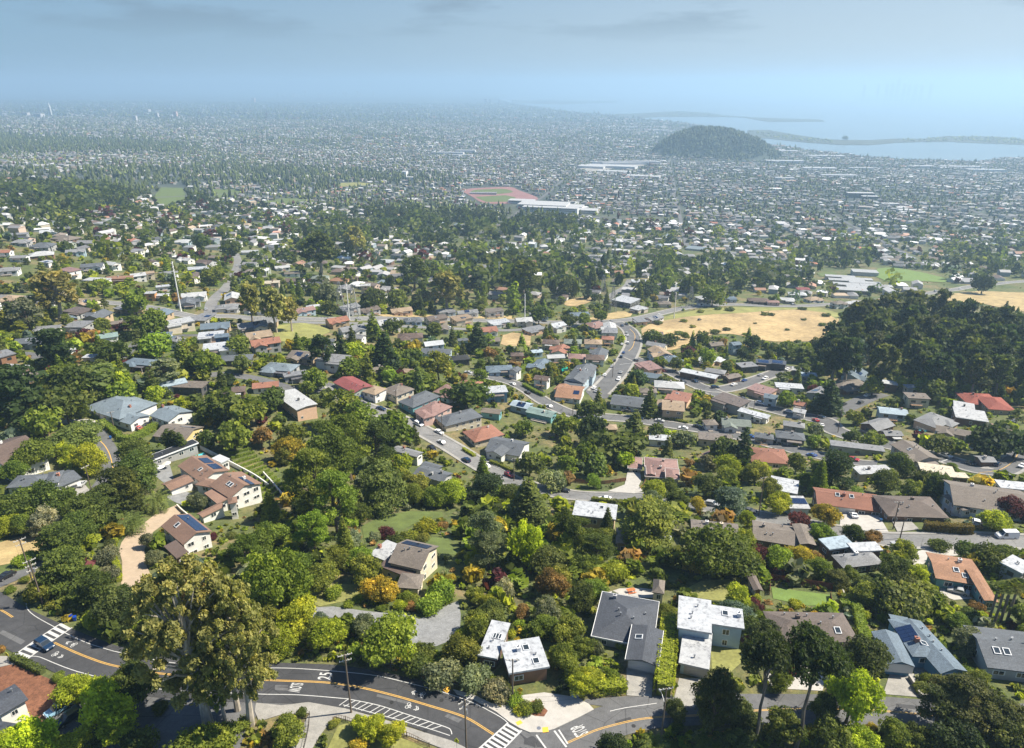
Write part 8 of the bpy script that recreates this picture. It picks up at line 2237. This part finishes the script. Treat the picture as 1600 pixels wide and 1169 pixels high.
# leaf clump trees joined into one wood (those past the three hundred that show largest)
def clump_template(nc, rng, cone=False, size=.34):
    fn = (lambda r: L_conifer(r, 1.0, .42)) if cone else (lambda r: L_oak(r, .85, 1.0, 14))
    P, N, t = lobes_to_cards(fn(rng), nc, rng, .5, .8, .3)
    N /= np.linalg.norm(N, axis=1)[:, None]
    T_ = np.cross(N, rng.normal(size=(nc, 3))); T_ /= np.linalg.norm(T_, axis=1)[:, None]; B_ = np.cross(N, T_)
    s = (size * rng.uniform(.7, 1.3, nc))[:, None]
    if cone: s = s * .6
    return np.stack([P - T_ * s * .5, P - B_ * s * .5, P + T_ * s * .5, P + B_ * s * .5], 1), t
def mass_trees(name, items, nc, size, label=None):
    """items: x, y, width, height, colour, cone flag"""
    rng = np.random.default_rng(len(items) + 3)
    tm = [clump_template(nc, rng, False, size) for _ in range(5)]; tc = [clump_template(nc, rng, True, size) for _ in range(3)]
    n = len(items)
    x = np.array([i[0] for i in items]); y = np.array([i[1] for i in items]); W = np.array([i[2] for i in items]); H_ = np.array([i[3] for i in items])
    c = lin([i[4] for i in items]) * rng.uniform(.75, 1.3, (n, 1)); cone = np.array([bool(i[5]) if len(i) > 5 else False for i in items])
    z = ground(x, y); k = rng.integers(0, 5, n); k = np.where(cone, 5 + rng.integers(0, 3, n), k)
    th = rng.uniform(0, 6.28, n); ct, st = np.cos(th), np.sin(th)
    TV = np.stack([t[0] for t in tm + tc]); TT = np.stack([t[1] for t in tm + tc])
    B = TV[k]                                   # n,nc,4,3
    sx = np.where(cone, W / .42, W); sz = np.where(cone, H_, H_ / .85)
    X = (B[..., 0] * ct[:, None, None] - B[..., 1] * st[:, None, None]) * sx[:, None, None] + x[:, None, None]
    Y = (B[..., 0] * st[:, None, None] + B[..., 1] * ct[:, None, None]) * sx[:, None, None] + y[:, None, None]
    Z = B[..., 2] * sz[:, None, None] + z[:, None, None]
    Vv = np.stack([X, Y, Z], -1).reshape(-1, 3)
    nq = n * nc
    col = np.ones((n, nc, 4), np.float32); col[..., :3] = c[:, None, :]
    me = mesh_np(name, Vv, np.arange(nq * 4), np.full(nq, 4), 'leaf_mixed', {'col': ('FACE', 'FLOAT_COLOR', col.reshape(-1, 4)), 'tint': ('FACE', 'FLOAT', np.clip(TT[k], 0, 1).ravel())})
    tag(link(name, me), kind='stuff')
if MASS: mass_trees('woodland', [(*m, False) for m in MASS], 84, .35)

# trees of the plain
def city_trees():
    near, mid, far = [], [], []
    base = ('d', 'd', 'd', 'g', 'g', 'm', 'o', 'x', 'k', 'b', 'y', 'p')
    r = random.Random(8)
    idx = np.where(cKeep)[0]
    for i in idx:
        wood = cWood[i]
        pu = cPU[i]
        left = cX[i] < -0.12 * cY[i]
        m = r.choice((1, 1, 1, 2)) if wood else (r.choice((1, 1, 2, 3)) if left else r.choice((1, 1, 1, 2)))
        if pu > 20: m = max(m, 1)
        if cLF[i] > .45: m += 1
        if not cHouse[i] and not wood: m = max(m, 1)
        for q in range(m):
            x = cX[i] + r.uniform(-.9, .9) * pu; y = cY[i] + r.choice((-1, 1)) * r.uniform(7, 15) * (pu / 15) if not wood else cY[i] + r.uniform(-1, 1) * pu * 2.2
            s = min(pu / 15.0, 3.0)
            cone = r.random() < (.3 if wood else .12)
            W = (r.uniform(7, 12) if wood else r.uniform(4.5, 9.5)) * (s ** .8); H_ = W * (r.uniform(1.5, 2.4) if cone else r.uniform(.7, 1.1))
            if wood: H_ = max(H_, r.uniform(9, 20))
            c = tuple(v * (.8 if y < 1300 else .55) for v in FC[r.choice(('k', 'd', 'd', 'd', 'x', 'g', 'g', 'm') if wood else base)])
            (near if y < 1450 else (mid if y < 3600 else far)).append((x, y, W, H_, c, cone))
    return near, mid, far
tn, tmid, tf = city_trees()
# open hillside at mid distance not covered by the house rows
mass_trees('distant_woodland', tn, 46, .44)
def blob_trees(name, items):
    """far trees: small uneven faceted crowns"""
    rng = np.random.default_rng(77)
    n = len(items)
    x = np.array([i[0] for i in items]); y = np.array([i[1] for i in items]); W = np.array([i[2] for i in items]); H_ = np.array([i[3] for i in items])
    c = lin([i[4] for i in items]) * rng.uniform(.8, 1.3, (n, 1)); cone = np.array([bool(i[5]) for i in items])
    z = ground(x, y)
    # ring at 15%, ring at 60%, apex : 11 verts
    th0 = rng.uniform(0, 6.28, n)
    rings = []
    for zz, rad in ((.08, .36), (.50, .52)):
        for q in range(4):
            t = th0 + 6.2832 * q / 4 + (0.6 if zz > .3 else 0)
            rr = W * rad * rng.uniform(.7, 1.2, n) * np.where(cone & (zz > .3), .6, 1)
            rings.append(np.stack([x + np.cos(t) * rr, y + np.sin(t) * rr, z + H_ * (zz + rng.uniform(-.06, .06, n))], -1))
    rings.append(np.stack([x + rng.normal(size=n) * W * .08, y + rng.normal(size=n) * W * .08, z + H_], -1))
    Vv = np.stack(rings, 1)
    quads = np.array([(q, (q + 1) % 4, 4 + (q + 1) % 4, 4 + q) for q in range(4)]); tris = np.array([(4 + q, 4 + (q + 1) % 4, 8) for q in range(4)])
    off = (np.arange(n) * 9)[:, None]
    loops = np.concatenate([quads.ravel()[None] + off, tris.ravel()[None] + off], 1).ravel()
    counts = np.tile([4] * 4 + [3] * 4, n)
    col = np.ones((n, 8, 4), np.float32); col[..., :3] = c[:, None]; col[..., :3] *= rng.uniform(.7, 1.35, (n, 8, 1))
    me = mesh_np(name, Vv.reshape(-1, 3), loops, counts, 'mass', {'col': ('FACE', 'FLOAT_COLOR', col.reshape(-1, 4))})
    tag(link(name, me), kind='stuff')
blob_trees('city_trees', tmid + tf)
# the wooded hill by the bay
_h = []
_hr = random.Random(3)
while len(_h) < 2300:
    x = HILL_C[0] + _hr.uniform(-1, 1) * HILL_RX * 1.08; y = HILL_C[1] + _hr.uniform(-1, 1) * HILL_RY * 1.08
    u, v = (x - HILL_C[0]) / HILL_RX, (y - HILL_C[1]) / HILL_RY
    if u * u + v * v > 1.1: continue
    _h.append((x, y, _hr.uniform(8, 17), _hr.uniform(8, 24), tuple(v * .6 for v in FC[_hr.choice('kkdxk')]), _hr.random() < .2))
blob_trees('hill_woodland', _h)
# planting on the spits
_s = []
for poly, n in (([(1480, 214), (1520, 213.5), (1560, 214.5), (1600, 218), (1700, 220), (1700, 226), (1600, 225), (1540, 222.5), (1490, 220)], 260), ([(1400, 218), (1480, 215), (1480, 220.5), (1400, 222)], 40), ([(1170, 205), (1240, 212), (1300, 220), (1300, 225), (1200, 215)], 120), ([(1035, 175), (1100, 176.5), (1140, 181), (1040, 182)], 120)):
    poly = np.array(poly); k = 0
    while k < n:
        a_, b_ = _hr.uniform(poly[:, 0].min(), poly[:, 0].max()), _hr.uniform(poly[:, 1].min(), poly[:, 1].max())
        if in_poly(a_, b_, poly):
            q = sea_pt(a_, b_, 1.6); _s.append((q[0], q[1], _hr.uniform(10, 22), _hr.uniform(5, 13), FC[_hr.choice('dxmo')], False)); k += 1
_ground0 = ground
def ground(x, y): return np.full(np.shape(x), 1.5) if np.ndim(x) else 1.5
blob_trees('shore_planting', _s)
ground = _ground0
q = sea_pt(1320, 219, 1.6)
P, N, t = lobes_to_cards(L_oak(np.random.default_rng(1), 26, 40), 900, np.random.default_rng(1))
o = link('round_tree', None, loc=(q[0], q[1], 1.5)); link('crown', card_mesh('crown', P, N, 4.0, t, np.random.default_rng(2)), o, color=FC['d']); link('trunk', MB().tube([(0, 0, -1), (0, 0, 14)], [.9, .5], 7).mesh('trunk', 'bark'), o, color=BARK['oak'])
tag(o, 'lone round dark tree or knoll standing on the grassy spit in the bay', 'tree', 'shore trees')

# ------------------------------------------------------------------ larger buildings of the plain
def block(name, cat, label, boxes, roof, wall, windows=0, group=None):
    """boxes: (px, py, width m, depth m, height m, yaw deg)"""
    px, py = boxes[0][:2]
    x0, y0, z0 = at(px, py)
    root = empty(name, (x0, y0, z0))
    for k, (bx, by, w, d_, h, yaw) in enumerate(boxes):
        x, y, z = at(bx, by)
        hh = h + .01 * k
        link('wall', MB().box((x - x0, y - y0, z - z0 + hh / 2 - 2), (w, d_, hh + 4), R(yaw)).mesh('wall', 'wall'), root, color=wall)
        link('roof', MB().box((x - x0, y - y0, z - z0 + hh + .3), (w + .8, d_ + .8, .6), R(yaw)).mesh('roof', 'roof_flat'), root, color=roof)
        if windows:
            n = min(windows, int(h / 3.2))
            for q in range(max(1, n)):
                zz = z - z0 + hh - 1.8 - q * 3.3
                if zz < .8: break
                c, s_ = math.cos(R(yaw)), math.sin(R(yaw)); p = np.array((x - x0, y - y0)) + np.array((s_, -c)) * (d_ / 2 + .03)
                link('window', ME_WIN1, root, (p[0], p[1], zz), R(yaw) + math.pi, scale=(w * .92, 1, 1.5))
    tag(root, label, cat, group or 'buildings of the plain')
    LANDMARKS.append((*project((x0, y0, z0))[:2], None))
WHT, PAL, GRYC = (.46, .465, .47), (.36, .37, .38), (.3, .31, .32)
block('school_building', 'school', 'long white school blocks beside the red running track', [(850, 324, 110, 60, 9, -14), (815, 318, 60, 30, 8, -14), (880, 326, 90, 40, 7, -14), (905, 332, 80, 30, 7, -14), (860, 332, 120, 20, 11, -14)], WHT, (.7, .7, .68), 2)
block('grandstand', 'grandstand', 'low pale grandstand beside the sports field', [(755, 304, 70, 10, 5, 0)], PAL, (.5, .5, .5))
block('school_building', 'school', 'rows of pale flat roofed school wings beside the green playing field', [(1312, 437, 34, 10, 4, -14), (1322, 443, 40, 10, 4, -14), (1338, 441, 34, 10, 4, -14), (1333, 450, 44, 11, 4, -14), (1350, 447, 34, 10, 4, -14), (1352, 455, 40, 11, 4, -14), (1368, 452, 34, 10, 4, -14), (1330, 459, 30, 14, 5, -14)], PAL, (.5, .45, .42), 1)
block('apartment_block', 'apartment block', 'dark fronted wide apartment block amid the plain at right', [(1343, 309, 70, 22, 13, -6), (1358, 312, 40, 18, 9, -6)], WHT, (.12, .14, .17), 3)
block('shopping_centre', 'shopping centre', 'long white shopping centre roofs on the plain', [(955, 262, 190, 60, 8, -20), (985, 257, 240, 40, 9, 14), (925, 262, 100, 60, 7, -20), (960, 270, 120, 40, 6, -20), (1005, 278, 110, 40, 7, -20)], WHT, (.6, .6, .6))
block('railway_viaduct', 'viaduct', 'white elevated railway station roof on the plain', [(975, 257, 260, 14, 12, 12)], WHT, (.6, .6, .6))
block('warehouse', 'warehouse', 'white long warehouse at the foot of the wooded hill left', [(1030, 205, 160, 50, 9, -10), (985, 200, 120, 40, 8, -10), (1020, 199, 140, 40, 8, -10)], WHT, (.6, .6, .6))
block('warehouse', 'warehouse', 'white warehouse sheds by the shore right of the wooded hill', [(1230, 238, 130, 40, 8, -8), (1290, 246, 160, 40, 8, -8), (1225, 254, 150, 40, 8, -8), (1280, 265, 120, 40, 7, -8)], WHT, (.6, .6, .6))
block('warehouse', 'warehouse', 'pale industrial sheds in the middle of the plain', [(1310, 277, 120, 36, 8, -8), (1345, 265, 90, 30, 7, -8), (1225, 281, 60, 30, 7, -8), (1350, 430, 30, 16, 5, -14)], PAL, (.55, .55, .55))
block('warehouse', 'warehouse', 'white sheds along the shore road at far right', [(1500, 263, 160, 30, 8, -6), (1540, 268, 140, 30, 8, -6), (1440, 262, 90, 30, 7, -6), (1420, 332, 50, 20, 6, -6), (1390, 322, 40, 16, 6, -6)], WHT, (.6, .6, .6))
block('college_building', 'building', 'white buildings in front of the tall trees on the plain', [(700, 242, 140, 30, 11, -8), (728, 239, 90, 30, 12, -8), (720, 245, 100, 20, 8, -8)], WHT, (.65, .65, .65))
block('church', 'church', 'small white church hall by the meadow on the plain', [(633, 276, 14, 30, 16, -5), (640, 281, 34, 20, 8, -5)], WHT, (.7, .7, .7))
block('clubhouse', 'clubhouse', 'long pale clubhouse beyond the park lawn', [(322, 278, 70, 16, 8, -6), (305, 279, 30, 14, 7, -6)], (.6, .5, .45), (.6, .58, .55), 1)
_tr = random.Random(12)
def tower(px, py, w, h, col, label, spire=False, cat='tower', name='tower_block', d_=None):
    x, y, z = at(px, py)
    root = empty(name, (x, y, max(z, 1)))
    link('wall', MB().box((0, 0, h / 2 - 4), (w, d_ or w, h + 8)).mesh('wall', 'wall'), root, color=col)
    if spire:
        mb = MB(); s = w / 2; mb.add([(-s, -s, h), (s, -s, h), (s, s, h), (-s, s, h), (0, 0, h + w * 2.1)], [(0, 1, 4), (1, 2, 4), (2, 3, 4), (3, 0, 4)]); link('spire', mb.mesh('spire', 'wall'), root, color=(.6, .62, .6))
    else:
        link('roof', MB().box((0, 0, h + .8), (w * .7, w * .7, 1.6)).mesh('roof', 'wall'), root, color=tuple(v * .8 for v in col))
    mb = MB()
    for k in range(int(h / 4)):
        mb.box((0, -(d_ or w) / 2 - .04, 2.5 + 4 * k), (w * .9, .08, 1.7))
    tag(link('window_band', mb.mesh('window_band', 'glass'), root), kind='stuff')
    tag(root, label, cat, 'towers far off')
tower(80, 182, 17, 78, (.62, .62, .58), 'slim pale bell tower with a pointed top at the far left', True, 'bell tower', 'bell_tower')
for k, (px, py, w, h, lb) in enumerate([(42, 182, 40, 30, 'wide pale block left of the bell tower'), (62, 184, 60, 30, 'wide domed pale block beside the bell tower'), (212, 190, 26, 42, 'pale apartment tower third from the bell tower'), (246, 185, 26, 44, 'pale twin topped tower in the far town'), (275, 184, 30, 50, 'rose coloured slab tower in the far town'), (230, 175, 60, 25, 'wide white block behind the twin topped tower'),
                                       (396, 160, 60, 70, 'lone rose slab on the horizon'), (759, 163, 44, 90, 'pair of pale towers by the far harbour left'), (766, 163, 40, 86, 'pair of pale towers by the far harbour right'), (780, 162, 40, 60, 'blue grey block by the far harbour')]):
    tower(px, py, w, h, (.58, .55, .54) if k not in (4, 6) else (.62, .42, .36), lb)
_ordw = 'first second third fourth fifth sixth seventh eighth ninth tenth eleventh twelfth thirteenth fourteenth fifteenth sixteenth seventeenth eighteenth nineteenth twentieth'.split()
for k, px in enumerate(sorted(430 + 145 * ((q * 0.618) % 1) + 30 * (q % 3 == 0) for q in range(20))):
    h = _tr.uniform(50, 150) * (1.25 if 560 < px < 600 else 1)
    tower(px, 151.5 + _tr.uniform(-.6, 1.2), _tr.uniform(30, 55), h, (.55, .57, .6), f'{_ordw[k]} tower from the left in the hazy far downtown cluster', name='tower_block')
for k, (px, h, w) in enumerate([(1402, 470, 60), (1385, 360, 55), (1393, 380, 60), (1412, 350, 55), (1420, 330, 60), (1440, 300, 60), (1454, 330, 60), (1350, 300, 50), (1372, 330, 50), (1430, 320, 60)]):
    x, y, z = at_z(px, 142.0, 0.0); sc = min(1.0, 19000.0 / y)
    x, y = x * sc, y * sc
    hh = min(490, CAM_H + (h - 330) * .55 if k else CAM_H + 140)
    root = empty('skyscraper', (x, y, 0)); link('wall', MB().box((0, 0, hh / 2), (w, w, hh)).mesh('wall', 'wall'), root, color=(.4, .43, .46)); link('roof', MB().tube([(0, 0, hh), (0, 0, hh + 12)], [w * .3, w * .1], 6).mesh('roof', 'wall'), root, color=(.4, .43, .46))
    tag(root, 'tallest hazy skyscraper of the skyline across the bay' if k == 0 else f'{_ordw[sorted((1402, 1385, 1393, 1412, 1420, 1440, 1454, 1350, 1372, 1430)).index(px)]} hazy skyscraper from the left across the bay', 'skyscraper', 'skyline across the bay')
# an island in the bay and the dark far hills
def island(px0, px1, py, h, name, label_kind='structure'):
    P0, P1_ = np.array(sea_pt(px0, py)), np.array(sea_pt(px1, py)); n = 40; mb = MB(); rng = np.random.default_rng(4)
    L = np.array([P0 + (P1_ - P0) * t for t in np.linspace(0, 1, n)]); dep = np.linalg.norm(P1_ - P0) * .18
    hs = h * np.sin(np.linspace(0, math.pi, n)) ** .6 * (0.75 + .35 * np.sin(np.linspace(0, 7, n) + 1))
    rows = []
    for s, f in ((0, 0), (.3, .8), (.5, 1), (.75, .75), (1, 0)): rows.append(np.column_stack([L[:, 0], L[:, 1] + dep * s, hs * f - (1 if f == 0 else 0)]))
    vs = np.concatenate(rows); mb.add(vs, [(a * n + j, a * n + j + 1, (a + 1) * n + j + 1, (a + 1) * n + j) for a in range(4) for j in range(n - 1)])
    tag(link(name, mb.mesh(name, 'shore_dark')), kind='structure')
island(1255, 1320, 146, 90, 'hill')
island(1310, 1345, 147.5, 35, 'hill')

# ------------------------------------------------------------------ leaf litter shrubs too many to count, over the gardens near by
def undergrowth():
    rng = np.random.default_rng(55)
    pts = []
    n = 0
    N = 13500
    PX, PY = rng.uniform(-80, 1680, N), 1169 - (1169 - 440) * rng.random(N) ** 1.15
    XX, YY, ZZ = at_many(PX, PY); g = in_poly(PX, PY, GROVE)
    for k in range(N):
        x, y = float(XX[k]), float(YY[k])
        if g[k] or not clear_of(x, y, 1.6, trees=0): continue
        pts.append((x, y, rng.uniform(.8, 2.2), rng.uniform(.5, 1.5), FC[rng.choice(list('ddggoonnymmksxYr'))], False))
    mass_trees('undergrowth', pts, 20, .55)
undergrowth()

# ------------------------------------------------------------------ labels worked out from the neighbours
def finish_labels():
    lm = [l for l in LANDMARKS if l[2]]
    LA = np.array([(l[0], l[1]) for l in lm])
    groups = {}
    for root, desc, px, py, cat, grp in AUTO:
        dx, dy = px - LA[:, 0], (py - LA[:, 1])
        k = int(np.argmin(dx * dx + (dy * 1.3) ** 2)); ddx, ddy = dx[k], dy[k] * 1.3
        if abs(ddx) > abs(ddy): rel = 'left of' if ddx < 0 else 'right of'
        else: rel = 'beyond' if ddy < 0 else 'in front of'
        groups.setdefault((' '.join(desc.split()), rel, k), []).append((ddx * ddx + ddy * ddy, root, cat, grp))
    ordn = ['nearest', 'second nearest', 'third nearest', 'fourth nearest', 'fifth nearest', 'sixth nearest', 'seventh nearest', 'eighth nearest', 'ninth nearest', 'tenth nearest', 'eleventh nearest', 'twelfth nearest', 'thirteenth nearest', 'fourteenth nearest']
    for (desc, rel, k), L in groups.items():
        L.sort(key=lambda t: t[0])
        for i, (_, root, cat, grp) in enumerate(L):
            if len(L) == 1: lab = f'{desc} {rel} the {lm[k][2]}'
            else: lab = f'{ordn[min(i, 13)] if i < 14 else str(i + 1) + "th nearest"} {desc} {rel} the {lm[k][2]}'
            if len(lab.split()) > 16: lab = lab.replace('nearest ', '', 1) if len(lab.split()) == 17 else lab.replace(' with ', ', ', 1)
            tag(root, lab, cat, grp)
for px, py, nick in ((1160, 510, 'golden hillside'), (1440, 530, 'dark grove'), (985, 553, 'road junction'), (700, 505, 'divided road'), (548, 480, 'lattice towers'), (404, 415, 'grey turning circle'), (340, 455, 'steep pale street'), (255, 305, 'park lawn'),
                     (380, 730, 'vine rows'), (640, 815, 'garden lawn'), (300, 1060, 'huge eucalyptus'), (600, 1070, 'curving main road'), (860, 1120, 'corner pavement'), (1560, 930, 'tall fan palms'), (215, 870, 'sandy drive'), (165, 700, 'lane'), (1350, 620, 'dead end street'),
                     (1430, 706, 'wide right hand street'), (1290, 340, 'grey plain of houses'), (900, 330, 'white school'), (60, 330, 'far left wood'), (150, 400, 'left slope'), (470, 390, 'twin dark eucalyptus'), (660, 350, 'wooded dip'), (1100, 440, 'dark tree belt'), (1400, 430, 'green playing field'), (90, 985, 'left zebra crossing')):
    LANDMARKS.append((px, py, nick))
finish_labels()

# ------------------------------------------------------------------ sea haze over the whole view
m = bpy.data.materials.new('haze'); m.use_nodes = True; MATS['haze'] = m
n_, l_ = m.node_tree.nodes, m.node_tree.links
for nd in list(n_):
    if nd.type != 'OUTPUT_MATERIAL': n_.remove(nd)
pv = n_.new('ShaderNodeVolumePrincipled')
pv.inputs['Color'].default_value = HAZE_COL
pv.inputs['Density'].default_value = HAZE_DENS
pv.inputs['Anisotropy'].default_value = HAZE_ANI
l_.new(pv.outputs[0], [x for x in n_ if x.type == 'OUTPUT_MATERIAL'][0].inputs['Volume'])
hz = MB().box((10000, 34000, HAZE_TOP / 2 - 2.5), (190000, 78000, HAZE_TOP + 5))
o = link('haze', hz.mesh('haze', 'haze')); tag(o, kind='stuff')
